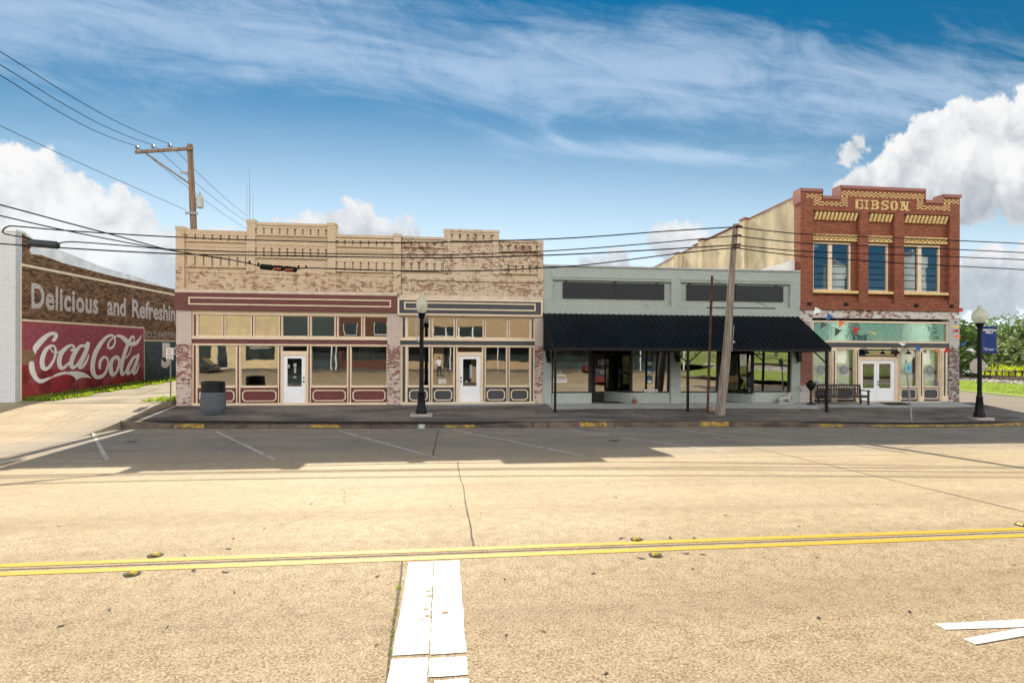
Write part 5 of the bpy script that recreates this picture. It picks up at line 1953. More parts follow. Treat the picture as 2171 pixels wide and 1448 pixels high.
# trash can
tx, ty = at_z(444, 886, .25).x, at_z(444, 886, .25).y + .35
tz = szf(tx, ty)
m, N = newmat('pebbled_grey_concrete')
p = pos(N)
vo = N.n('ShaderNodeTexVoronoi', {'Vector': p, 'Scale': 55.0}, feature='F1')
n_ = N.noise(p, 3, 6, .6)
c = N.mix(N.rng(N.sep(vo.outputs['Color'])[0], 0, 1), (.055, .065, .08), (.10, .112, .13))
c = N.mix(N.rng(n_, .4, .7, 0, .4), c, (.12, .12, .125))
finish(N, c, .85, 0, vo.outputs['Distance'], .4, .01, .3)
M['pebble'] = m
tc = thing('litter_bin', 'round pebbled grey concrete litter bin with black bag liner on the pavement', 'litter bin', (tx, ty, tz))
mb = MB()
r = .445
mb.lathe(tx, ty, [(r * .80, tz), (r * .82, tz + .05), (r * .97, tz + .12), (r, tz + .25), (r * 1.0, tz + .6), (r * .95, tz + .86), (r * .93, tz + .9)], 28)
mb.build('body', M['pebble'], tc, True)
mb = MB()
mb.lathe(tx, ty, [(r * .965, tz + .86), (r * .985, tz + .9), (r * .93, tz + 1.0), (r * .95, tz + 1.12), (r * .93, tz + 1.25), (r * .86, tz + 1.27), (r * .5, tz + 1.2), (r * .1, tz + 1.17)], 28)
mb.build('liner_rim', pm('black_bin_liner', (.007, .007, .009), .4, 0, .3, 6, .6, .2), tc, True)

# alley sign
ax_, ay_ = at_z(361, 851, .62).x, at_z(361, 851, .62).y
az_ = gz(ax_, ay_)
sg = thing('alley_sign', 'small white notice on a steel post at the mouth of the alley', 'sign', (ax_, ay_, az_))
mb = MB()
s0, s1 = at_y(352.5, 750, ay_), at_y(368, 750, ay_)
za, zb_ = at_y(360, 762.5, ay_).z, at_y(360, 737.5, ay_).z
mb.tube([(ax_, ay_ + .03, az_ - .05), (ax_ + .0, ay_ + .03, zb_ + .03)], .03, 6)
mb.build('post', M['galv_post'], sg)
mb = MB()
mb.box(s0.x, s1.x, ay_ - .014, ay_ - .004, za, zb_)
pl_ = mb.build('sign_plate', M['paper'], sg)
mb = MB()
hgt = zb_ - za
for k, w in enumerate(('DO', 'NOT', 'BLOCK', 'ALLEY')):
    zz = zb_ - hgt * (.06 + .235 * (k + .85))
    hw = (s1.x - s0.x) * (.16, .22, .36, .36)[k]
    cxm = (s0.x + s1.x) / 2
    text_poly(w, lambda u, v: (cxm - hw + 2 * hw * u, ay_ - .018, zz + hgt * .16 * v), mb, bold=.01)
mb.build('sign_lettering', pm('dark_red_print', (.10, .02, .02), .6), pl_)

# leaning teal sign at the kerb
bp, tp_ = at_z(1933, 887, .14), at_y(1921, 763, at_z(1933, 887, .14).y + .02)
lsz = szf(bp.x, bp.y)
ls = thing('parking_sign', 'leaning grey signpost with a small teal panel at the kerb', 'sign', (bp.x, bp.y, lsz))
mb = MB()
mb.tube([(bp.x, bp.y, lsz - .05), tp_], .035, 6)
mb.build('post', M['galv_post'], ls)
q0, q1 = at_y(1917, 790, bp.y), at_y(1930.5, 768, bp.y)
mb = MB()
mb.hexa([(q0.x + .02, bp.y - .05, q0.z), (q1.x + .01, bp.y - .05, q0.z - .01), (q1.x + .01, bp.y - .035, q0.z - .01), (q0.x + .02, bp.y - .035, q0.z),
         (q0.x - .02, bp.y - .05, q1.z + .01), (q1.x - .03, bp.y - .05, q1.z), (q1.x - .03, bp.y - .035, q1.z), (q0.x - .02, bp.y - .035, q1.z + .01)])
sp = mb.build('sign_plate', pm('teal_sign_back', (.20, .42, .37), .5, 0, .1, 6), ls)
mb = MB()
s_ = (q1.x - q0.x)
mb.box(q0.x + s_ * .28, q0.x + s_ * .78, bp.y - .058, bp.y - .05, lerp(q0.z, q1.z, .22), lerp(q0.z, q1.z, .62))
mb.build('blue_sticker', pm('blue_sticker', (.03, .25, .55), .5), sp)

# back of the stop sign round the corner
sp_ = at_y(2076, 776, -1.6)
sgz = gz(sp_.x, -1.6)
ss = thing('stop_sign', 'octagonal road sign seen from its plain grey back behind the corner street lamp', 'sign', (sp_.x, -1.6, sgz))
mb = MB()
mb.box(sp_.x - .04, sp_.x + .04, -1.6, -1.56, sgz - .05, sp_.z + .36)
mb.build('post', M['galv_post'], ss)
mb = MB()
rr = .375
pts = [(sp_.x - .09 + rr * math.cos(R(22.5 + 45 * k)), -1.64, sp_.z + rr * math.sin(R(22.5 + 45 * k))) for k in range(8)]
mb.prism([(lerp(sp_.x - .09, p[0], .93), p[1] - .25 * (p[0] - sp_.x), p[2]) for p in pts], (0, .012, 0))
mb.build('sign_plate', pm('bare_sign_back', (.42, .37, .32), .55, .2, .08, 4), ss)

# bench
bx0, bx1 = at_y(1744, 840, -.75).x, at_y(1837, 840, -.75).x
by = -.95
bz = szf(bx0, -.7) + .02
M['bench'] = pm('dark_weathered_teak', (.040, .030, .026), .6, 0, .3, 5, .2, stretch=(1, 5, 5))
be = thing('bench', 'dark wooden garden bench with slatted back beside the white double door', 'bench', ((bx0 + bx1) / 2, by, bz))
ym, yb = by, by + .55
for x in (bx0, bx1 - .07):
    mb = MB()
    mb.box(x, x + .07, ym, ym + .07, bz, bz + .64)
    mb.build('leg', M['bench'], be)
    mb = MB()
    mb.hexa([(x, yb - .07, bz), (x + .07, yb - .07, bz), (x + .07, yb, bz), (x, yb, bz), (x, yb + .03, bz + .93), (x + .07, yb + .03, bz + .93), (x + .07, yb + .1, bz + .93), (x, yb + .1, bz + .93)])
    mb.build('leg', M['bench'], be)
    mb = MB()
    mb.box(x - .01, x + .08, ym - .06, yb, bz + .641, bz + .69)
    mb.build('armrest', M['bench'], be)
    mb = MB()
    mb.box(x + .015, x + .055, ym + .071, yb - .07, bz + .13, bz + .18)
    mb.build('stretcher', M['bench'], be)
mb = MB()
for k in range(6):
    y = ym + .0 + k * .085
    mb.box(bx0 + .071 if k in (0, 5) else bx0 + .02, bx1 - .071 if k in (0, 5) else bx1 - .02, y, y + .07, bz + .42, bz + .445)
mb.box(bx0 + .071, bx1 - .071, ym + .01, ym + .05, bz + .34, bz + .419)
mb.box(bx0 + .071, bx1 - .071, yb - .06, yb - .02, bz + .34, bz + .419)
mb.build('seat', M['bench'], be)
mb = MB()
mb.box(bx0 + .071, bx1 - .071, yb + .015, yb + .07, bz + .86, bz + .95)
mb.box(bx0 + .071, bx1 - .071, yb - .01, yb + .03, bz + .48, bz + .53)
mb.box(bx0 + .071, bx1 - .071, yb + .002, yb + .045, bz + .68, bz + .72)
n = 15
for k in range(n):
    x = lerp(bx0 + .14, bx1 - .19, k / (n - 1))
    mb.hexa([(x, yb + .0, bz + .531), (x + .05, yb + .0, bz + .531), (x + .05, yb + .02, bz + .531), (x, yb + .02, bz + .531), (x, yb + .03, bz + .859), (x + .05, yb + .03, bz + .859), (x + .05, yb + .05, bz + .859), (x, yb + .05, bz + .859)])
mb.build('backrest', M['bench'], be)

# pedestal stand by the bench
ax_, ay_ = at_y(1719, 850, -.55).x, -.55
az_ = szf(ax_, ay_) + .02
st_ = thing('pedestal_stand', 'black cast pedestal stand with a funnel shaped top against the flaking pier', 'stand', (ax_, ay_, az_))
mb = MB()
mb.lathe(ax_, ay_, [(.22, az_), (.21, az_ + .03), (.08, az_ + .06), (.05, az_ + .1)], 16)
mb.build('foot', M['black_metal'], st_, True)
mb = MB()
mb.lathe(ax_, ay_, [(.045, az_ + .1), (.05, az_ + .3), (.04, az_ + .5), (.05, az_ + .64)], 12)
mb.build('stem', M['rust'], st_, True)
mb = MB()
mb.lathe(ax_, ay_, [(.05, az_ + .64), (.11, az_ + .72), (.20, az_ + .82), (.23, az_ + .98), (.22, az_ + 1.0), (.13, az_ + 1.02), (.10, az_ + 1.1), (.05, az_ + 1.13)], 16)
mb.build('bowl', M['black_metal'], st_, True)

# doormats
for a, b, y0, y1, lab in ((gx(905), gx(1185), -.15, .75, 'black doormat in the recessed doorway of the sage green shop'), (lx(925), lx(1180), -.75, -.1, 'thin black doormat in front of the white double door')):
    mb = MB()
    z = szf(a, y1 if y1 < 0 else 0) + .025
    z2 = szf(a, y0) + .025
    if y1 > 0:
        z2 = z = .545
    mb.hexa([(a, y0, z2), (b, y0, z2), (b, y1, z), (a, y1, z), (a + .02, y0 + .02, z2 + .018), (b - .02, y0 + .02, z2 + .018), (b - .02, y1 - .02, z + .018), (a + .02, y1 - .02, z + .018)])
    tag(mb.build('doormat', pm('black_rubber_mat', (.015, .015, .015), .9, 0, .3, 20, .4)), lab, 'doormat')

# flower pot at the entry
fx_, fy_ = gx(1318), -.2
fz_ = szf(fx_, fy_) + .02
fp = thing('flower_pot', 'small terracotta pot with thin dry sprigs beside the recessed doorway', 'flower pot', (fx_, fy_, fz_))
mb = MB()
mb.lathe(fx_, fy_, [(.085, fz_), (.11, fz_ + .15), (.125, fz_ + .15), (.125, fz_ + .19), (.105, fz_ + .19), (.1, fz_ + .17)], 14)
mb.build('pot', pm('terracotta', (.22, .085, .04), .85, 0, .2, 9, .1), fp, True)
mb = MB()
for k in range(9):
    a = random.uniform(0, 6.28)
    l = random.uniform(.1, .28)
    mb.tube([(fx_ + .03 * math.cos(a), fy_ + .03 * math.sin(a), fz_ + .16), (fx_ + (.05 + l * .3) * math.cos(a), fy_ + (.05 + l * .3) * math.sin(a), fz_ + .17 + l)], [.006, .002], 4)
mb.build('sprigs', leafmat('dry_sprig', (.08, .09, .03), (.14, .12, .05)), fp)

# stone lion by the green shop
lxx, lyy = at_y(1663, 850, -.28).x, -.28
lzz = szf(lxx, lyy) + .02
li = thing('lion_statue', 'small pale stone lion lying at the foot of the sage green wall', 'statue', (lxx, lyy, lzz))
M['cast_stone'] = pm('cast_stone', (.40, .38, .35), .9, 0, .25, 14, .4)
mb = MB()
mb.box(lxx - .37, lxx + .37, lyy - .15, lyy + .15, lzz - .01, lzz + .055)
mb.build('plinth', M['cast_stone'], li)


def skin_body(name, nodes, links, mat, parent, sub=2):
    me = bpy.data.meshes.new(name)
    o0 = ORG[parent]
    me.from_pydata([Vector(p) - o0 for p, r in nodes], links, [])
    ob = bpy.data.objects.new(name, me)
    COL.objects.link(ob)
    md = ob.modifiers.new('skin', 'SKIN')
    md.use_smooth_shade = True
    for i, (p, r) in enumerate(nodes):
        r = r if isinstance(r, tuple) else (r, r)
        me.skin_vertices[0].data[i].radius = r
    me.skin_vertices[0].data[0].use_root = True
    s2 = ob.modifiers.new('sub', 'SUBSURF')
    s2.levels = s2.render_levels = sub
    dg = bpy.context.evaluated_depsgraph_get()
    m2 = bpy.data.meshes.new_from_object(ob.evaluated_get(dg))
    ob.modifiers.clear()
    ob.data = m2
    m2.name = name
    m2.materials.clear()
    m2.materials.append(mat)
    ob.parent = parent
    ORG[ob] = o0
    return ob


def P3(dx, dy, dz):
    return (lxx + dx, lyy + dy, lzz + .055 + dz)


nodes = [(P3(-.1, 0, .17), .105), (P3(-.24, 0, .15), .115), (P3(.06, 0, .19), .11), (P3(.17, 0, .25), .12), (P3(.24, -.02, .36), .115), (P3(.30, -.05, .37), .075), (P3(.345, -.07, .33), .045),
         (P3(-.25, -.1, .09), .07), (P3(-.16, -.13, .04), .05), (P3(-.06, -.13, .03), .035), (P3(-.25, .1, .09), .07), (P3(-.16, .13, .04), .05), (P3(-.06, .13, .03), .035),
         (P3(.16, -.1, .12), .06), (P3(.18, -.11, .04), .045), (P3(.32, -.11, .03), .038), (P3(.16, .1, .12), .06), (P3(.18, .11, .04), .045), (P3(.32, .11, .03), .038),
         (P3(-.34, .0, .1), .03), (P3(-.33, -.1, .03), .022), (P3(-.24, -.15, .03), .028),
         (P3(.21, -.09, .455), .028), (P3(.23, .07, .455), .028)]
links = [(0, 1), (0, 2), (2, 3), (3, 4), (4, 5), (5, 6), (1, 7), (7, 8), (8, 9), (1, 10), (10, 11), (11, 12), (3, 13), (13, 14), (14, 15), (3, 16), (16, 17), (17, 18), (1, 19), (19, 20), (20, 21), (4, 22), (4, 23)]
skin_body('body', nodes, links, M['cast_stone'], li)

# rock at the foot of the poles
rk = at_z(1509, 880, .17)
mb = MB()
mb.ball((rk.x, rk.y, szf(rk.x, rk.y) + .07), .15, 8, 0, (1, .8, .9))
for k, v in enumerate(mb.v):
    mb.v[k] = v + (v - Vector((rk.x, rk.y, .2))) * .5 * mnoise.noise(v * 7)
tag(mb.build('rock', pm('tan_rock', (.34, .27, .19), .9, 0, .2, 9, .4)), 'small tan rock between the leaning wooden pole and the rusty steel pole', 'rock')

# rusty sign pole with an arm
r0 = at_z(1500, 882, .17)
r0.z = szf(r0.x, r0.y)
rt = at_y(1509.5, 585, r0.y)
rp = thing('rusty_pole', 'thin rusty steel pole with a bare sideways arm in front of the awning', 'pole', (r0.x, r0.y, r0.z))
mb = MB()
mb.tube([(r0.x, r0.y, r0.z - .05), rt], .055, 8)
mb.build('shaft', M['rust'], rp, True)
a0, a1 = at_y(1499, 652, r0.y - .06), at_y(1643, 654, r0.y - .06)
mb = MB()
mb.tube([a0, a1], .03, 6)
mb.build('arm', M['rust'], rp)
mb = MB()
mb.tube([(rt.x, r0.y, rt.z - .08), at_y(1560, 620, r0.y - .05), at_y(1627, 650, r0.y - .06)], .010, 5)
mb.build('stay_wire', M['wire'], rp)

# leaning wooden pole
p0 = at_z(1526, 884, .17)
p0.z = szf(p0.x, p0.y)
p1 = at_y(1562, 476, p0.y)
PY = p0.y
wp = thing('utility_pole', 'grey weathered wooden utility pole leaning in front of the awning', 'utility pole', tuple(p0))
mb = MB()
pts, rs = [], []
for k in range(9):
    t = k / 8
    q = p0.lerp(p1, t) + Vector((.05 * math.sin(t * 5), 0, 0))
    pts.append(q if k else q - Vector((0, 0, .1)))
    rs.append(lerp(.205, .105, t))
mb.tube(pts, rs, 14)
mb.build('shaft', M['wood_pole'], wp, True)
mb = MB()
for px, py in ((1561, 482), (1559, 501), (1557, 520), (1556, 526)):
    c = at_y(px, py, PY)
    mb.box(c.x - .10, c.x + .16, PY - .20, PY - .12, c.z - .03, c.z + .03)
mb.build('cable_clamps', M['rust'], wp)
mb = MB()
c = at_y(1548, 722, PY)
mb.tube([at_y(1551, 690, PY) + Vector((0, -.2, 0)), at_y(1546, 745, PY) + Vector((0, -.205, 0))], .012, 5)
mb.box(c.x + .02, c.x + .09, PY - .22, PY - .13, c.z - .1, c.z - .02)
mb.build('ground_wire', M['galv_post'], wp)

# tall pole in the alley behind the parapet
ux0, uy0 = -12.25, 4.0
uz0 = gz(ux0, uy0)
k1, k2 = at_y(411, 489, uy0), at_y(402.5, 307, uy0)
base = k1 + (k1 - k2) * ((k1.z - uz0) / (k2.z - k1.z))
up = thing('utility_pole', 'tall brown wooden utility pole with one sided crossarm rising behind the tan parapet', 'utility pole', (base.x, base.y, uz0))
mb = MB()
mb.tube([base, base.lerp(k2, .5), k2], [.2, .165, .13], 12)
mb.build('shaft', M['wood_brown'], up, True)
c0, c1 = at_y(287, 323, uy0 - .16), at_y(409, 315, uy0 - .16)
mb = MB()
d = (c1 - c0).normalized()
mb.hexa([c0 + Vector((0, -.06, -.065)), c1 + Vector((0, -.06, -.065)), c1 + Vector((0, .06, -.065)), c0 + Vector((0, .06, -.065)),
         c0 + Vector((0, -.06, .065)), c1 + Vector((0, -.06, .065)), c1 + Vector((0, .06, .065)), c0 + Vector((0, .06, .065))])
mb.build('crossarm', M['wood_brown'], up)
mb = MB()
mb.tube([at_y(311, 327, uy0 - .17), at_y(399, 388, uy0 - .1)], .045, 6)
mb.build('brace', M['wood_brown'], up)
INS = []
for px in (290, 324, 359):
    c = c0.lerp(c1, (px - 287) / (409 - 287)) + Vector((0, 0, .065))
    mb = MB()
    mb.lathe(c.x, c.y, [(.02, c.z), (.02, c.z + .08), (.09, c.z + .09), (.10, c.z + .13), (.055, c.z + .16), (.065, c.z + .2), (.03, c.z + .24)], 10)
    mb.build('insulator', M['porcelain'], up, True)
    INS.append(c + Vector((0, 0, .22)))
tr = at_y(424, 428, uy0)
mb = MB()
mb.lathe(tr.x, tr.y, [(.15, tr.z - .30), (.16, tr.z - .26), (.16, tr.z + .22), (.13, tr.z + .28)], 14)
mb.tube([(tr.x - .2, tr.y, tr.z + .1), (tr.x - .12, tr.y, tr.z + .1)], .04, 6)
mb.lathe(tr.x, tr.y, [(.03, tr.z + .28), (.06, tr.z + .33), (.035, tr.z + .38), (.06, tr.z + .42), (.02, tr.z + .5)], 8)
mb.build('transformer', pm('pale_grey_enamel', (.42, .45, .42), .5, 0, .1, 4), up, True)
mb = MB()
c = at_y(409, 454, uy0)
mb.box(c.x - .28, c.x + .28, uy0 - .2, uy0 - .12, c.z - .05, c.z + .05)
c = at_y(396, 369, uy0)
mb.box(c.x - .22, c.x + .1, uy0 - .18, uy0 - .12, c.z - .04, c.z + .04)
mb.build('bracket', M['galv_post'], up)

# antenna on the roof of the maroon shop
an = at_y(529, 480, 12)
t = thing('antenna', 'thin whip antenna mast rising behind the raised tan parapet', 'antenna', (an.x, 12, 6.75))
mb = MB()
tt_ = at_y(528, 354, 12)
mb.tube([(an.x, 12, 6.75), (an.x, 12, an.z + 2.2), (tt_.x, 12, tt_.z)], [.03, .022, .008], 6)
mb.build('mast', M['galv_post'], t)
for px, top in ((523.5, 392), (536.5, 415)):
    mb = MB()
    a, b = at_y(px, 480, 12), at_y(px, top, 12)
    mb.tube([(a.x, 12, a.z - .6), (b.x, 12, b.z)], .012, 5)
    mb.tube([(a.x, 12, a.z + .2), (an.x, 12, a.z + .2)], .02, 5)
    mb.build('side_whip', M['galv_post'], t)


# ---------------------------------------------------------------- cables
def cable(pix, label, r=.02, mat=None, name='power_cable', ends=None, group=None):
    """(pixel x, pixel y, depth y): measured points of one hanging cable"""
    P = [tuple(at_y(px, py, Y)) for px, py, Y in pix]
    if ends:
        P = ends + P
    mb = MB()
    mb.tube(smooth_path(P, 6), r, 6)
    return tag(mb.build(name, mat or M['wire'], smooth=True), label, 'cable', group)


cable([(1558, 481.5, PY - .16), (1420, 490, PY - .16), (1180, 506.4, PY - .16), (860, 515, PY - .1), (600, 511, PY), (373, 503, PY), (153, 490, PY), (40, 480.5, PY), (16, 481, PY), (6, 490, PY), (14, 497, PY), (60, 505, PY), (72, 513, PY)], 'topmost black cable from the leaning pole to the grey splice tube', .024)
cable([(1557, 500.5, PY - .16), (1240, 527.5, PY - .16), (1000, 539, PY - .1), (860, 540.6, PY - .1), (600, 536, PY), (373, 529.5, PY), (261, 520.7, PY), (153, 513, PY), (120, 518, PY)], 'second black cable down from the top of the leaning pole', .022)
cable([(1555, 520, PY - .16), (1240, 538, PY - .16), (1000, 546, PY - .1), (860, 546.5, PY - .1), (600, 542.5, PY), (373, 538.5, PY), (125, 525.5, PY), (0, 517, PY), (-120, 509, PY)], 'third black cable running straight to the left edge', .026)
cable([(1554, 526, PY - .16), (1440, 537.5, PY - .16), (1240, 562, PY - .16), (1100, 571, PY - .1), (1000, 574.5, PY - .1), (830, 574, PY - .1), (661, 568.5, PY - .1), (628, 571, PY - .1)], 'lowest black cable from the leaning pole to the black splice box', .024)
cable([(553, 565, PY - .1), (500, 553, PY - .1), (430, 542, PY - .6), (350, 528, PY - 1.2), (261, 504, PY - 2), (127, 468.5, PY - 3.2), (0, 434.5, PY - 4.4), (-140, 400, PY - 5.6)], 'black cable from the splice box climbing steeply to the upper left edge', .022)
cable([(480, 549, PY - .3), (354, 530, PY - 1.0), (224, 506, PY - 1.8), (130, 487, PY - 2.6), (0, 457.5, PY - 3.8), (-140, 425, PY - 5)], 'black cable leaving the left edge just below the steepest one', .02)
for (a, b, c, lab) in ((481.5, 495, 517, 'uppermost'), (500.5, 514, 536, 'second'), (520, 531.5, 551, 'third'), (526, 545.5, 572, 'lowest')):
    dz = 0
    cable([(1560, a, PY - .16), (1701, b + (1.5 if lab != 'lowest' else -2), PY), (1900, lerp(b, c, .45), PY), (2171, c, PY + .3), (2400, c + 14, PY + .5)], lab + ' of the four black cables crossing in front of the red brick building', .021)
# thin high voltage lines to the alley pole
for k, (px, py, q) in enumerate(((0, 160, 0), (0, 138, 1), (0, 110, 2))):
    far = at_y(px, py, -9.0)
    fx2 = far + (far - INS[q]) * .15
    far_b = at_y((520, 522, 524)[k], (484, 470, 458)[k], 26.0)
    mb = MB()
    pts = [tuple(fx2)] + [tuple(far.lerp(INS[q], t) - Vector((0, 0, .25 * math.sin(math.pi * t)))) for t in (.0, .25, .5, .75)] + [tuple(INS[q])]
    pts2 = [tuple(INS[q])] + [tuple(INS[q].lerp(far_b, t) - Vector((0, 0, .2 * math.sin(math.pi * t)))) for t in (.33, .66)] + [tuple(far_b)]
    mb.tube(smooth_path(pts, 4), .012, 5)
    mb.tube(smooth_path(pts2, 4), .012, 5)
    tag(mb.build('power_line', M['thin_wire'], smooth=True), ('thin power line on the outermost insulator of the crossarm', 'thin power line on the middle insulator of the crossarm', 'thin power line on the insulator nearest the brown pole')[k], 'power line')
cable([(0, 267, -7), (200, 360, -2), (395, 446, uy0)], 'single thin wire from the left edge down to the bracket on the brown pole', .009, M['thin_wire'], 'power_line')
# splice tube and box
a, b = at_y(62, 515, PY), at_y(124, 520.5, PY)
mb = MB()
mb.tube([a, a.lerp(b, .03), a.lerp(b, .97), b], [.10, .135, .135, .10], 14)
tag(mb.build('splice_tube', pm('grey_splice_case', (.028, .033, .036), .45, 0, .15, 5), smooth=True), 'fat grey splice tube hanging on the cables over the alley', 'splice case')
sb = thing('splice_box', 'black double splice box hanging on the lowest cable before the tan facade', 'splice case', tuple(at_y(590, 573, PY - .1)))
a, b = at_y(552, 565.5, PY - .1), at_y(629, 572, PY - .1)
for t0, t1, q in ((0, .34, 0), (.36, .63, 1), (.65, 1, 1)):
    mb = MB()
    p_, q_ = a.lerp(b, t0), a.lerp(b, t1)
    mb.tube([p_, p_.lerp(q_, .06), p_.lerp(q_, .94), q_], [.08, .105, .105, .08], 10)
    so = mb.build('case', M['wire'], sb, True)
    if q:
        mb = MB()
        c = p_.lerp(q_, .4)
        mb.box(c.x - .12, c.x + .16, c.y - .113, c.y - .108, c.z - .06, c.z - .02)
        mb.build('orange_tag', pm('orange_tape', (.5, .10, .02), .6), so)
mb = MB()
for px, py in ((529, 556), (548, 560), (633, 566), (649, 566.5)):
    c = at_y(px, py, PY - .1)
    mb.box(c.x - .03, c.x + .03, c.y - .03, c.y + .03, c.z - .05, c.z + .05)
mb.build('clips', M['wire'], sb)

# ---------------------------------------------------------------- bunting
FL = {'w': pm('white_pennant', (.72, .72, .72), .7), 'b': pm('blue_pennant', (.015, .09, .35), .7), 'o': pm('orange_pennant', (.72, .13, .015), .7), 'r': pm('red_pennant', (.40, .015, .02), .7), 'y': pm('yellow_pennant', (.72, .48, .015), .7), 'g': pm('green_pennant', (.01, .07, .04), .7)}
CN = {'w': 'white_pennant', 'b': 'blue_pennant', 'o': 'orange_pennant', 'r': 'red_pennant', 'y': 'yellow_pennant', 'g': 'green_pennant'}


def bunting(label, cord, flags, Yf):
    P = [at_y(px, py, Yf(px)) for px, py in cord]
    t = thing('bunting', label, 'bunting', tuple(P[0]))
    mb = MB()
    mb.tube(smooth_path([tuple(p) for p in P], 6), .007, 5)
    mb.build('cord', M['galv_post'], t)
    for (c, tri) in flags:
        px = sum(q[0] for q in tri) / 3
        V = [at_y(q[0], q[1], Yf(px)) for q in tri]
        V[2] = V[2] + Vector((0, -.06, 0))
        mb = MB()
        mb.prism(V, (0, .006, 0))
        mb.build(CN[c], FL[c], t)
    return t


f2 = lambda *a: [(1680 + a[k] / 5.1725, 620 + a[k + 1] / 5.1725) for k in (0, 2, 4)]
bunting('string of coloured pennants sagging across the front of the red brick building', [(1727, 650), (1760, 668), (1800, 690), (1850, 704), (1890, 720), (1930, 733), (1975, 742), (2006, 745)],
        [('w', f2(250, 158, 320, 200, 222, 248)), ('b', f2(385, 228, 452, 262, 365, 315)), ('o', f2(512, 305, 580, 332, 500, 388)), ('r', f2(665, 370, 742, 402, 668, 470)), ('y', f2(830, 420, 905, 440, 908, 470)),
         ('w', f2(1155, 548, 1248, 565, 1200, 588)), ('b', f2(1325, 590, 1408, 600, 1382, 655)), ('o', f2(1560, 630, 1608, 640, 1600, 672)), ('r', f2(1660, 655, 1692, 592, 1728, 660))], lambda px: -.5)
bunting('string of coloured pennants running down the corner pier to the street lamp', [(2036, 652), (2030, 670), (2025, 690), (2022, 712), (2034, 724), (2050, 738), (2066, 752), (2083, 762)],
        [('r', f2(1800, 222, 1865, 165, 1860, 205)), ('w', f2(1770, 262, 1825, 258, 1800, 285)), ('g', f2(1770, 320, 1810, 318, 1780, 345)), ('y', f2(1740, 372, 1825, 365, 1800, 392)), ('r', f2(1735, 430, 1815, 400, 1812, 438)), ('o', f2(1755, 485, 1840, 465, 1830, 500)),
         ('b', f2(1820, 585, 1905, 540, 1890, 568)), ('w', f2(1900, 630, 1965, 612, 2005, 655)), ('g', f2(1945, 730, 2005, 690, 1990, 700))], lambda px: -.45 if px < 2030 else lerp(-.45, LY, clamp((px - 2030) / 55)))

# ---------------------------------------------------------------- studs and leaves on the road
ry = pm('yellow_stud_plastic', (.42, .31, .03), .3, 0, .1, 9)
tar = pm('stud_tar', (.045, .036, .028), .9, 0, .3, 9)


def stud(px, py, lab, rot=0):
    c = at_z(px, py, 0)
    t = thing('road_stud', lab, 'road stud', (c.x, c.y, 0), 'yellow studs along the centre lines')
    mb = MB()
    pts = [(c.x + .085 * random.uniform(.85, 1.15) * math.cos(a), c.y + .085 * random.uniform(.85, 1.15) * math.sin(a), .006) for a in [k * math.pi / 8 for k in range(16)]]
    mb.prism(pts, (0, 0, .004))
    mb.build('tar_pad', tar, t)
    mb = MB()
    s = .042
    mb.hexa([(c.x - s, c.y - s, .0105), (c.x + s, c.y - s, .0105), (c.x + s, c.y + s, .0105), (c.x - s, c.y + s, .0105), (c.x - s * .55, c.y - s * .9, .030), (c.x + s * .55, c.y - s * .9, .030), (c.x + s * .55, c.y + s * .9, .030), (c.x - s * .55, c.y + s * .9, .030)])
    mb.build('stud_body', ry, t)


stud(330, 1177.5, 'yellow road stud beyond the centre lines at the far left')
stud(281, 1217, 'yellow road stud on the near side of the centre lines at the far left')
stud(1349, 1144, 'yellow road stud beyond the centre lines, right of the white bar')
stud(1390, 1177, 'yellow road stud on the near side of the lines, right of the white bar')
stud(2166, 1113.5, 'yellow road stud at the right edge of the view')
mb = MB()
for (px, py, r_, a0, a1) in ((1322, 1143, .05, 20, 200), (1427, 1140, .045, 100, 260), (1464, 1140, .05, 280, 400), (1452, 1171, .05, 200, 330), (1490, 1173, .05, 190, 300), (1362, 1181, .06, 180, 300), (420, 1208, .05, 120, 280), (484, 1209, .06, 200, 320), (478, 1166, .05, 10, 120), (395, 1174, .05, 250, 300)):
    c = at_z(px, py, 0)
    n = 8
    for k in range(n):
        A, B = R(lerp(a0, a1, k / n)), R(lerp(a0, a1, (k + 1) / n))
        w0, w1 = .016 * math.sin(math.pi * (k + .15) / (n + .3)), .016 * math.sin(math.pi * (k + 1.15) / (n + .3))
        mb.poly([(c.x + (r_ - w0) * math.cos(A), c.y + (r_ - w0) * math.sin(A), .0068), (c.x + (r_ + w0) * math.cos(A), c.y + (r_ + w0) * math.sin(A), .0068), (c.x + (r_ + w1) * math.cos(B), c.y + (r_ + w1) * math.sin(B), .0068), (c.x + (r_ - w1) * math.cos(B), c.y + (r_ - w1) * math.sin(B), .0068)])
tag(mb.build('tar_marks', tar, origin=(1, -18, 0)), kind='structure')
lf = pm('dead_leaf', (.035, .028, .018), .8, 0, .3, 20)
pos_l = [(125, 1116), (155, 1137), (495, 1142), (232, 1293), (130, 1327), (497, 1256), (355, 1329), (800, 1222), (1070, 1228), (1073, 1347), (1153, 1339), (798, 1367), (1258, 1216), (1538, 1092), (1694, 1116), (1732, 1182), (1735, 1310), (1928, 1297), (1468, 1206),
         (660, 1068), (955, 1073), (690, 1058), (1020, 1088), (1305, 1055), (1290, 1026), (1748, 1050), (1860, 1070), (2150, 1198), (560, 1120), (1285, 1448 - 20)]
mb0 = None
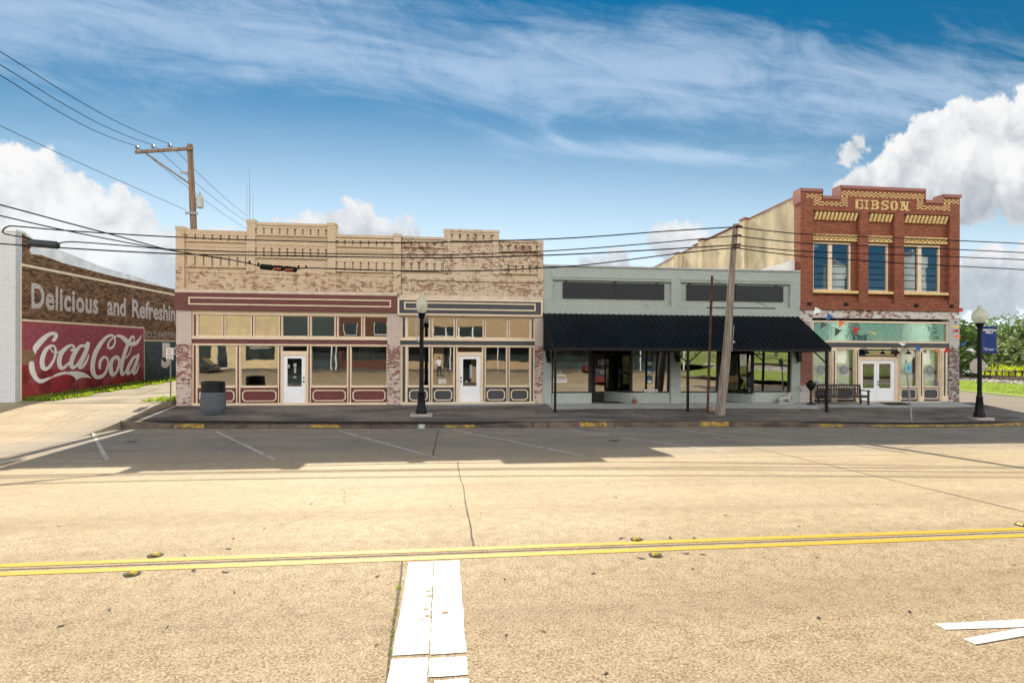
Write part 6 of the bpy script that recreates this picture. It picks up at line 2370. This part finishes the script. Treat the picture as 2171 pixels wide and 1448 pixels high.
for k, (px, py) in enumerate(pos_l):
    c = at_z(px, py, 0)
    s = random.uniform(.010, .021)
    rot = random.uniform(0, 3.1)
    mb = MB()
    out = []
    for q in range(10):
        a = q * 2 * math.pi / 10
        x, y = s * 1.5 * math.cos(a), s * .55 * math.sin(a) * random.uniform(.8, 1.3)
        out.append((c.x + x * math.cos(rot) - y * math.sin(rot), c.y + x * math.sin(rot) + y * math.cos(rot), .0065 + .0015 * math.cos(a * 2)))
    mb.prism(out, (0, 0, .0025))
    tag(mb.build('dead_leaf', lf), 'small dark dead leaf lying on the sunlit road', 'leaf', 'dead leaves scattered on the road')

# ================================================================== FAR SIDE OF THE TRACK, TREES, GRASS
M['leaf_dark'] = leafmat('dark_tree_leaves', (0.045, 0.085, 0.02), (0.11, 0.17, 0.045), .5)
M['leaf_mid'] = leafmat('tree_leaves', (0.085, 0.125, 0.05), (0.185, 0.235, 0.105), .5)
M['leaf_lite'] = leafmat('pale_tree_leaves', (0.12, 0.155, 0.07), (0.25, 0.285, 0.14), .5)
M['weed'] = leafmat('bright_weeds', (0.32, 0.36, 0.03), (0.50, 0.50, 0.05), .6)
M['grass'] = leafmat('grass_blades', (0.14, 0.23, 0.02), (0.32, 0.38, 0.04), .6)
M['bark'] = pm('tree_bark', (0.10, 0.08, 0.06), .9, 0, .3, 6, .5, stretch=(3, 3, .6))


def tree(x, y, z, h, rad, seed, leaf, label, nleaf=2300, group=None, low=.18, size=.3):
    rnd = random.Random(seed)
    t = thing('tree', label, 'tree', (x, y, z), group)
    mb = MB()
    bend = Vector((rnd.uniform(-.5, .5), rnd.uniform(-.5, .5), 0))
    top = Vector((x, y, z + h * .8)) + bend
    mb.tube([(x, y, z - .2), Vector((x, y, z + h * .25)) + bend * .3, Vector((x, y, z + h * .5)) + bend * .7, top], [h * .03, h * .024, h * .016, h * .004], 8)
    blobs = []
    nb = 13
    for k in range(nb):
        zz = z + h * lerp(low + .12, .92, (k + .5) / nb)
        prof = math.sin(math.pi * clamp((zz - z) / h * .92 + .02)) ** .7
        a = k * 2.4 + rnd.uniform(-.5, .5)
        d = rad * prof * rnd.uniform(.35, .8)
        c = Vector((x + d * math.cos(a), y + d * math.sin(a), zz))
        blobs.append((c, rad * rnd.uniform(.28, .5)))
        st = Vector((x, y, lerp(z + h * .2, zz, .55))) + bend * .4
        mb.tube([st, st.lerp(c, .6) + Vector((0, 0, .2)), c], [h * .01, h * .006, h * .002], 5)
    mb.build('trunk', M['bark'], t, True)
    cr = MB()
    for k in range(nleaf):
        c, r = blobs[rnd.randrange(nb)]
        d = Vector((rnd.gauss(0, 1), rnd.gauss(0, 1), rnd.gauss(0, .8))).normalized()
        rr = r * (rnd.random() ** .35) * rnd.uniform(.8, 1.25)
        p = c + d * rr
        if p.z < z + h * low * .6:
            continue
        n = (d + Vector((rnd.uniform(-.8, .8), rnd.uniform(-.8, .8), rnd.uniform(-.4, .9)))).normalized()
        a = n.cross(Vector((0, 0, 1)))
        a = a.normalized() if a.length > .01 else Vector((1, 0, 0))
        b = n.cross(a)
        s = size * rnd.uniform(.6, 1.3)
        w = rnd.uniform(.45, .8)
        cr.poly([p - a * s * .5, p - b * s * w * .5 - a * s * .05, p + a * s * .55, p + b * s * w * .5])
    cr.build('crown', leaf, t, recalc=False)
    return t


def far(px, depth, z=.85):                    # ground point on the bank under a measured picture column
    d = ray(px, 770)
    s = depth / math.hypot(d.x, d.y)
    return d.x * s, -CD + d.y * s, z


tl = [(2038, 70, 684, 2.6, 'leaf_dark', 'dark green tree rising beside the red brick corner building'),
      (2066, 92, 702, 4.0, 'leaf_lite', 'pale green tree between the corner building and the street lamp'),
      (2092, 104, 700, 4.6, 'leaf_mid', 'mid green tree directly behind the street lamp banner'),
      (2128, 98, 694, 4.8, 'leaf_mid', 'broad green tree to the right of the banner'),
      (2165, 92, 700, 4.6, 'leaf_dark', 'dark bushy tree at the right edge of the view'),
      (2112, 84, 738, 3.0, 'leaf_lite', 'low pale bushy tree under the banner'),
      (2150, 82, 732, 3.2, 'leaf_lite', 'low pale tree in front of the dark edge tree'),
      (2056, 86, 735, 2.8, 'leaf_mid', 'low green tree behind the octagonal sign'),
      (2205, 90, 692, 4.8, 'leaf_mid', 'green tree just beyond the right edge of the view')]
for k, (px, dep, ty_, rad, lf_, lab) in enumerate(tl):
    x, y, z = far(px, dep)
    hgt = CH + (HY + 3 - ty_) / FPX * dep * .86 - z
    tree(x, y, z, hgt, rad, 40 + k, M[lf_], lab, 2600 if rad > 3 else 1700, 'trees beyond the railway track', .05, .42)

# bright weeds along the track
mb = MB()
rnd = random.Random(5)
for k in range(5200):
    w = rnd.choice((rnd.uniform(39.8, 43), rnd.uniform(40.5, 47)))
    tt_ = rnd.uniform(28, 92)
    cl = mnoise.noise(Vector((w * .35, tt_ * .22, 1.0)))
    if cl < -.12 and rnd.random() < .75:
        continue
    b = Vector(bank(w, tt_))
    hh = rnd.uniform(.35, .9) * (1.0 + 1.1 * max(0, cl)) * (1.5 if w > 41 else .8)
    a = rnd.uniform(0, 6.28)
    d = Vector((math.cos(a), math.sin(a), 0))
    ln = d.cross(Vector((0, 0, 1))) * rnd.uniform(-.5, .5) + d * rnd.uniform(-.3, .3)
    m0 = b + ln * hh * .4 + Vector((0, 0, hh * .6))
    mb.poly([b - d * .05, b + d * .05, m0 + d * .09, b + ln * hh + Vector((0, 0, hh)), m0 - d * .09])
tag(mb.build('tall_weeds', M['weed'], recalc=False), kind='stuff', label='bright yellow green weeds growing behind the railway track', cat='weeds')
mb = MB()
for k in range(9000):
    w, tt_ = rnd.uniform(30.6, 34.5), rnd.uniform(4, 54)
    b = Vector(bank(w, tt_))
    hh = rnd.uniform(.05, .14)
    a = rnd.uniform(0, 6.28)
    d = Vector((math.cos(a), math.sin(a), 0)) * .025
    mb.poly([b - d, b + d, b + Vector((rnd.uniform(-.06, .06), rnd.uniform(-.06, .06), hh))])
tag(mb.build('bank_grass', M['grass'], recalc=False), kind='stuff', label='short mown grass on the bank below the railway track', cat='grass')
mb = MB()
for k in range(3800):
    w, tt_ = rnd.choice((rnd.uniform(34.3, 35.9), rnd.uniform(35.7, 38.6))), rnd.uniform(14, 72)
    b = Vector(bank(w, tt_)) + Vector((0, 0, .02))
    s = rnd.uniform(.05, .12)
    q = [b + Vector((rnd.uniform(-s, s), rnd.uniform(-s, s), rnd.uniform(-.3 * s, s))) for _ in range(4)]
    for f in ((0, 1, 2), (0, 1, 3), (0, 2, 3), (1, 2, 3)):
        mb.poly([q[i] for i in f])
tag(mb.build('ballast_stones', M['stone'], recalc=False), kind='stuff', label='loose grey stones heaped along the railway track', cat='gravel')
# the track
rt0 = Vector(bank(36.9, 0))
trk = thing('railway_track', 'rusty railway track on a stone bed across the side street', 'railway track', tuple(rt0))
M['rail'] = pm('rusty_rail', (0.085, 0.05, 0.035), .7, .3, .3, 4, .1)
M['sleeper'] = pm('tarred_sleeper', (0.07, 0.055, 0.045), .9, 0, .3, 3, .2)
for w in (36.15, 37.6):
    mb = MB()
    for a, b in ((-14, 60), (60, 160)):
        A, B = Vector(bank(w, a)) + Vector((0, 0, .12)), Vector(bank(w, b)) + Vector((0, 0, .12))
        for hw, h0, h1 in ((.07, 0, .03), (.015, .03, .12), (.037, .12, .17)):
            mb.hexa([A - NN * hw + Vector((0, 0, h0)), A + NN * hw + Vector((0, 0, h0)), B + NN * hw + Vector((0, 0, h0)), B - NN * hw + Vector((0, 0, h0)),
                     A - NN * hw + Vector((0, 0, h1)), A + NN * hw + Vector((0, 0, h1)), B + NN * hw + Vector((0, 0, h1)), B - NN * hw + Vector((0, 0, h1))])
    mb.build('rail', M['rail'], trk)
for k in range(64):
    t0 = 14 + k * .75
    mb = MB()
    A, B = Vector(bank(35.6, t0)), Vector(bank(38.2, t0))
    A.z = B.z = 1.06
    u = U * .11
    mb.hexa([A - u, B - u, B + u, A + u, A - u + Vector((0, 0, .14)), B - u + Vector((0, 0, .14)), B + u + Vector((0, 0, .14)), A + u + Vector((0, 0, .14))])
    mb.build('sleeper', M['sleeper'], trk)

# parked van behind the weeds
vx, vy, vz = far(2050, 74)
va = thing('parked_van', 'white van half hidden by the bright weeds beside the corner building', 'van', (vx - 2.6, vy, vz))
M['van'] = pm('white_car_paint', (.62, .64, .64), .25, 0, .04, 3, 0, .5)
M['dark_glass'] = pm('dark_car_glass', (.02, .028, .03), .08, 0, .1, 3, 0, .8)
M['tyre'] = pm('tyre_rubber', (.015, .015, .016), .9, 0, .1, 8, .1)
mb = MB()
vp = [(0, .35), (0, .95), (-.12, 1.1), (-.35, 1.85), (-.6, 2.0), (-3.5, 2.0), (-4.2, 1.25), (-5.1, 1.05), (-5.25, .9), (-5.25, .35)]
mb.prism([(vx + a, vy - .95, vz + b) for a, b in vp], (0, 1.9, 0))
mb.build('body', M['van'], va)
for a0, a1 in ((-.5, -1.5), (-1.6, -2.6), (-2.7, -3.6)):
    mb = MB()
    mb.box(vx + a1, vx + a0, vy - .965, vy - .94, vz + 1.2, vz + 1.8)
    mb.build('window', M['dark_glass'], va)
for a0 in (-.95, -4.2):
    for dy in (-.9, .72):
        mb = MB()
        mb.tube([(vx + a0, vy + dy - .06, vz + .34), (vx + a0, vy + dy + .2, vz + .34)], .34, 16)
        mb.build('wheel', M['tyre'], va)
# dark railing beyond the weeds
mb = MB()
A, B = Vector(far(2088, 76)), Vector(far(2200, 66))
for h0 in (.95,):
    mb.tube([A + Vector((0, 0, h0)), B + Vector((0, 0, h0 - .12))], .075, 6)
for k in range(9):
    q = A.lerp(B, k / 8)
    mb.tube([q, q + Vector((0, 0, 1.08 - .012 * k))], .06, 6)
tag(mb.build('railing', M['rail']), 'dark iron railing behind the weeds at the right edge', 'railing')

# weeds in the alley
mb = MB()
for k in range(7500):
    if k < 6100:
        y = rnd.uniform(.5, 24) if rnd.random() < .5 else .4 + 10 * rnd.random() ** 1.5
        wd = 1.25 + .5 * mnoise.noise(Vector((y * .7, 2, 0)))
        x = XA + .02 + wd * rnd.random() ** 1.3
    else:
        y = rnd.uniform(-.15, 8)
        x = -11.2 - (1.1 if y < 1.2 else .6) * rnd.random() ** 1.4
        if y < 0:
            x -= .12
    b = Vector((x, y, gz(x, y) - .01))
    hh = rnd.uniform(.05, .2) * (1.2 if k < 6100 and x < XA + .4 else 1.0)
    a = rnd.uniform(0, 6.28)
    d = Vector((math.cos(a), math.sin(a), 0)) * rnd.uniform(.012, .03)
    tp_ = b + Vector((rnd.uniform(-.09, .09), rnd.uniform(-.09, .09), hh))
    mb.poly([b - d, b + d, b.lerp(tp_, .6) + d * 1.3, tp_, b.lerp(tp_, .6) - d * 1.3])
tag(mb.build('alley_grass', M['grass'], recalc=False), kind='stuff', label='ragged green grass along the foot of the painted wall and the alley sign', cat='grass')
mb = MB()
for k in range(110):
    y = rnd.choice((-19.2, -19.75, -19.95, -20.2, -20.55, -21.2, rnd.uniform(-21.5, -18.6))) + rnd.gauss(0, .05)
    x = lerp(-.48, -.41, (y + 18.4) / -2.6) + rnd.gauss(0, .012)
    b = Vector((x, y, .002))
    a = rnd.uniform(0, 6.28)
    d = Vector((math.cos(a), math.sin(a), 0)) * .006
    mb.poly([b - d, b + d, b + Vector((rnd.uniform(-.02, .02), rnd.uniform(-.02, .02), rnd.uniform(.01, .03)))])
tag(mb.build('joint_weeds', M['grass'], recalc=False), kind='stuff', label='tiny green weeds sprouting in the road joint left of the white bar', cat='weeds')

# ================================================================== ACROSS THE STREET, SEEN IN THE SHOP GLASS
OY = -36.5
mb = MB()
mb.box(-60, 27, OY, -32.3, -.1, .16)
tag(mb.build('far_sidewalk', M['walk']), kind='structure')
mb = MB()
mb.poly([(27, -33, .05), (140, -33, .05), (140, -140, 1.5), (27, -140, 1.5)])
tag(mb.build('far_lawn', M['lawn']), kind='structure')
M['op_tan'] = pm('sandy_stucco', (.52, .41, .25), .9, 0, .1, 1, .1)
M['op_teal'] = pm('dark_teal_panels', (.02, .035, .037), .6, 0, .2, .6, .05)
M['op_red'] = brick('dark_red_brick', (.11, .038, .028), (.15, .055, .04), (.08, .05, .04))
M['op_buff'] = brick('buff_front_brick', (.46, .32, .19), (.52, .37, .23), (.3, .22, .15))


def opposite(label, x0, x1, h, mat, holes, canopy=None, dark_base=None):
    """a street front facing the shops; holes are (x0, x1, z0, z1, kind)"""
    t = thing('opposite_building', label, 'building', ((x0 + x1) / 2, OY - 6, .1))
    mb = MB()
    mb.box(x0, x1, OY - 14, OY - .5, .1, h - .3)
    xs_ = sorted(set([x0, x1] + [v for q in holes for v in q[:2]]))
    for a, b in zip(xs_, xs_[1:]):
        c = (a + b) / 2
        hs = sorted([(q[2], q[3]) for q in holes if q[0] <= c <= q[1]])
        z = .1
        for u, v in hs:
            if u > z:
                mb.box(a, b, OY - .5, OY, z, u)
            z = v
        mb.box(a, b, OY - .5, OY, z, h)
    mb.build('wall', mat, t)
    mb = MB()
    mb.box(x0 - .05, x1 + .05, OY - .55, OY + .08, h, h + .14)
    mb.build('coping', M['galv'], t)
    for q in holes:
        mb = MB()
        n = max(1, int((q[1] - q[0]) / 1.3))
        for k in range(n):
            a, b = lerp(q[0], q[1], k / n), lerp(q[0], q[1], (k + 1) / n)
            mb.ring(a, b, q[2], q[3], .06, OY - .22, OY - .1)
        wf = mb.build('window', M['white_door'] if q[4] == 'w' else M['dark_frame'], t)
        mb = MB()
        mb.box(q[0] + .05, q[1] - .05, OY - .2, OY - .19, q[2] + .05, q[3] - .05)
        mb.build('pane', M['dark_glass'], wf)
    if canopy:
        d, z0, z1, cm = canopy
        mb = MB()
        mb.box(x0, x1, OY + .02, OY + d, z0, z1)
        cn = mb.build('canopy', M['op_teal'], t)
        mb = MB()
        mb.box(x0, x1, OY + d + .001, OY + d + .04, z0 - .02, z1 + .02)
        mb.build('canopy_edge', cm, cn)
        for k in range(int((x1 - x0) / 4.5) + 1):
            x = lerp(x0 + .2, x1 - .2, k / max(1, int((x1 - x0) / 4.5)))
            mb = MB()
            mb.tube([(x, OY + d - .15, .16), (x, OY + d - .15, z0)], .05, 6)
            mb.build('canopy_post', M['white_door'], cn)
    return t


o1 = opposite('sandy stucco shop across the street, mirrored in the left windows, with a sale notice', -36, -16.8, 7.6, M['op_tan'], [(-30, -27.4, 1.0, 3.9, 'd'), (-26.4, -24.0, 1.2, 3.7, 'd'), (-23.4, -22.3, .2, 3.2, 'w'), (-20.6, -17.6, 1.0, 3.6, 'd')])
mb = MB()
mb.box(-20.2, -18.0, OY - .09, OY - .06, 2.3, 3.5)
ntc = mb.build('sale_notice', M['black'], o1)
mb = MB()
# as seen from the street the words read left to right towards -x
text_poly('FOR SALE', lambda u, v: (-18.15 - 1.9 * u, OY - .05, 3.02 + .32 * v), mb, bold=.01)
text_poly('By Owner', lambda u, v: (-18.5 - 1.2 * u, OY - .05, 2.72 + .2 * v), mb)
text_poly('903-575-4433', lambda u, v: (-18.3 - 1.6 * u, OY - .05, 2.42 + .2 * v), mb)
mb.ring(-20.17, -18.03, 2.33, 3.47, .04, OY - .058, OY - .05)
mb.build('notice_lettering', M['paper'], ntc)
opposite('dark teal panelled shop front across the street, mirrored over the left door', -16.8, -11.2, 7.4, M['op_teal'], [(-16.2, -14.2, 1, 3.2, 'd'), (-13.6, -11.8, 1, 3.2, 'd')], (2.4, 3.7, 3.95, M['op_teal']))
opposite('dark red brick shop front across the street, mirrored in the maroon shop', -11.2, -4.6, 7.2, M['op_red'], [(-10.6, -9.2, 4.9, 6.2, 'w'), (-7.4, -6, 4.9, 6.2, 'w'), (-10.6, -5.2, 1, 3.2, 'd')], (2.4, 3.7, 3.95, M['op_teal']))
opposite('buff brick shop front with white upper windows across the street, mirrored in the slate shop', -4.6, 11, 8.4, M['op_buff'], [(-1.2, 4.6, 4.7, 5.9, 'w'), (-4, -1, 1, 3.2, 'd'), (0, 3, .2, 3.2, 'd'), (4, 10, 1, 3.2, 'd')], (2.6, 3.7, 3.95, M['op_teal']))
opposite('low dark front with a white edged canopy across the street, mirrored in the sage shop', 11, 26.5, 5.2, M['op_teal'], [(12, 17, 1, 3, 'd'), (18.5, 25, 1, 3, 'd')], (2.6, 3.6, 3.9, M['white_door']))
for (sx_, sr, sh, lab) in ((47.0, 1.15, 14.2, 'slim white silo across the street, mirrored in the left upper window'), (57.2, 1.6, 15.4, 'stout white silo across the street, mirrored in the right upper window')):
    si = thing('silo', lab, 'silo', (sx_, -37.5, .1), 'white silos across the street')
    mb = MB()
    mb.lathe(sx_, -37.5, [(sr, 0), (sr, sh)], 28)
    mb.build('wall', M['white_roof'], si, True)
    mb = MB()
    mb.lathe(sx_, -37.5, [(sr + .06, sh + .002), (sr + .06, sh + .1), (.25, sh + .7), (.2, sh + .95)], 28)
    mb.build('cap', M['galv'], si, True)
    mb = MB()
    for dx in (-.25, .25):
        mb.tube([(sx_ + dx, -37.5 - sr - .12, .1), (sx_ + dx, -37.5 - sr - .12, sh)], .03, 5)
    mb.build('ladder', M['galv'], si)
for k, (x, y, h_, r_, lf_, lab) in enumerate(((31, -58, 9, 3.6, 'leaf_mid', 'mid green tree on the lawn across the street, nearest the dark shop'), (39, -64, 11, 4.4, 'leaf_dark', 'tall dark tree on the lawn across the street'), (48, -60, 9.5, 4, 'leaf_mid', 'round green tree on the lawn across the street'), (57, -66, 12, 4.8, 'leaf_dark', 'broad dark tree at the far end of the lawn across the street'), (24, -70, 12, 4.6, 'leaf_dark', 'dark tree behind the dark shop across the street'))):
    tree(x, y, .4, h_, r_, 80 + k, M[lf_], lab, 1000, 'trees across the street', .1, .7)
mb = MB()
mb.ball((30, -35.5, .45), .75, 10, 0, (1.2, 1, .7))
for k, v in enumerate(mb.v):
    mb.v[k] = v + (v - Vector((30, -35.5, .4))) * .25 * mnoise.noise(v * 1.3)
tag(mb.build('boulder', M['cast_stone'], smooth=True), 'pale boulder at the edge of the lawn across the street', 'boulder')

def parked_car(x, y, col, label, ln=4.5, tall=1.45):
    t = thing('parked_car', label, 'car', (x, y, 0), 'cars parked across the street')
    pm_ = pm('car_paint', col, .25, 0, .05, 3, 0, .5)
    h0, h1, wd = .28, .82, .86
    mb = MB()
    out = [(-ln / 2, h0), (-ln / 2, .62), (-ln / 2 + .15, .78), (-ln / 2 + 1.15, h1 + .05), (ln / 2 - .55, h1 + .08), (ln / 2 - .02, .72), (ln / 2, h0)]
    mb.prism([(x + a, y - wd, b) for a, b in out], (0, 2 * wd, 0))
    mb.build('body', pm_, t)
    mb = MB()
    a0, a1, a2, a3 = -ln / 2 + 1.15, -ln / 2 + 1.8, ln / 2 - 1.25, ln / 2 - .6
    mb.hexa([(x + a0, y - wd + .04, h1 + .04), (x + a3, y - wd + .04, h1 + .07), (x + a3, y + wd - .04, h1 + .07), (x + a0, y + wd - .04, h1 + .04),
             (x + a1, y - wd + .2, tall), (x + a2, y - wd + .2, tall), (x + a2, y + wd - .2, tall), (x + a1, y + wd - .2, tall)])
    mb.build('cabin', M['dark_glass'], t)
    mb = MB()
    mb.box(x + a1 + .02, x + a2 - .02, y - wd + .19, y + wd - .19, tall + .001, tall + .05)
    mb.build('roof', pm_, t)
    for a in (-ln / 2 + .85, ln / 2 - .85):
        for s in (-1, 1):
            mb = MB()
            mb.tube([(x + a, y + s * (wd - .12), .32), (x + a, y + s * (wd + .03), .32)], .32, 16)
            mb.build('wheel', M['tyre'], t)


parked_car(-23.5, -31.0, (.03, .035, .04), 'dark grey car parked across the street before the sandy stucco shop')
parked_car(16.5, -31.2, (.12, .02, .02), 'dark red car parked across the street before the low dark front')

# the photographer, who is mirrored in the slate shop's window
qx, qy = -.38, -25.75
ph = thing('person', 'person in white shirt and dark trousers standing behind a tripod, mirrored in the glass', 'person', (qx, qy, 0))


def Q(dx, dy, dz):
    return (qx + dx, qy + dy, dz)


nodes = [(Q(0, 0, .98), (.155, .11)), (Q(0, 0, 1.16), (.15, .105)), (Q(0, .01, 1.33), (.175, .11)), (Q(0, .01, 1.44), (.12, .08)), (Q(0, .02, 1.50), .058), (Q(0, .04, 1.57), (.07, .085)), (Q(0, .05, 1.66), (.082, .1)), (Q(0, .04, 1.74), (.06, .07)),
         (Q(-.1, 0, .9), .095), (Q(-.12, .02, .5), .062), (Q(-.12, -.02, .1), .04), (Q(-.13, .09, .035), .038), (Q(-.14, .16, .025), .03),
         (Q(.1, 0, .9), .095), (Q(.13, .02, .5), .062), (Q(.14, -.02, .1), .04), (Q(.15, .09, .035), .038), (Q(.16, .16, .025), .03),
         (Q(-.2, .0, 1.4), .06), (Q(-.25, .02, 1.14), .045), (Q(-.14, .25, 1.22), .033), (Q(-.06, .33, 1.27), .026),
         (Q(.2, .0, 1.4), .06), (Q(.27, .02, 1.14), .045), (Q(.24, .26, 1.26), .033), (Q(.2, .36, 1.32), .026)]
links = [(0, 1), (1, 2), (2, 3), (3, 4), (4, 5), (5, 6), (6, 7), (0, 8), (8, 9), (9, 10), (10, 11), (11, 12), (0, 13), (13, 14), (14, 15), (15, 16), (16, 17), (3, 18), (18, 19), (19, 20), (20, 21), (3, 22), (22, 23), (23, 24), (24, 25)]
m, N = newmat('clothed_figure')
x_, y_, z_ = N.sep(pos(N))[0:3]
nz = N.noise(pos(N), 8, 4, .6)
c = N.mix(N.math('GREATER_THAN', z_, .98), (.02, .022, .03), (.68, .68, .70))
c = N.mix(N.math('GREATER_THAN', z_, 1.50), c, (.42, .25, .17))
c = N.mix(N.math('LESS_THAN', z_, .07), c, (.03, .03, .03))
c = N.mix(N.rng(nz, .3, .8, 0, .15), c, (0, 0, 0))
finish(N, c, .8)
skin_body('body', nodes, links, m, ph)
mb = MB()
mb.ball((qx, qy + .035, 1.70), .103, 10, 0, (.92, 1.08, .82))
mb.build('hair', pm('dark_hair', (.02, .014, .01), .7), ph, True)
mb = MB()
for s in (-1, 1):
    mb.ball((qx + s * .033, qy + .142, 1.665), .011, 6)
mb.ball((qx, qy + .152, 1.635), .015, 6, 0, (.8, 1.2, 1.3))
mb.build('face_features', pm('face_features', (.16, .09, .06), .6), ph, True)
tpd = thing('tripod', 'black camera tripod standing in front of the mirrored person', 'tripod', (0, -25.3, 0))
for a in (90, 210, 330):
    mb = MB()
    mb.tube([(.03 * math.cos(R(a)), -25.3 + .03 * math.sin(R(a)), 2.1), (.62 * math.cos(R(a)), -25.3 + .62 * math.sin(R(a)), 0)], [.018, .012], 6)
    mb.build('leg', M['black_metal'], tpd)
mb = MB()
mb.tube([(0, -25.3, 1.95), (0, -25.3, 2.2)], .02, 8)
mb.box(-.05, .05, -25.34, -25.24, 2.2, 2.22)
mb.build('head', M['black_metal'], tpd)
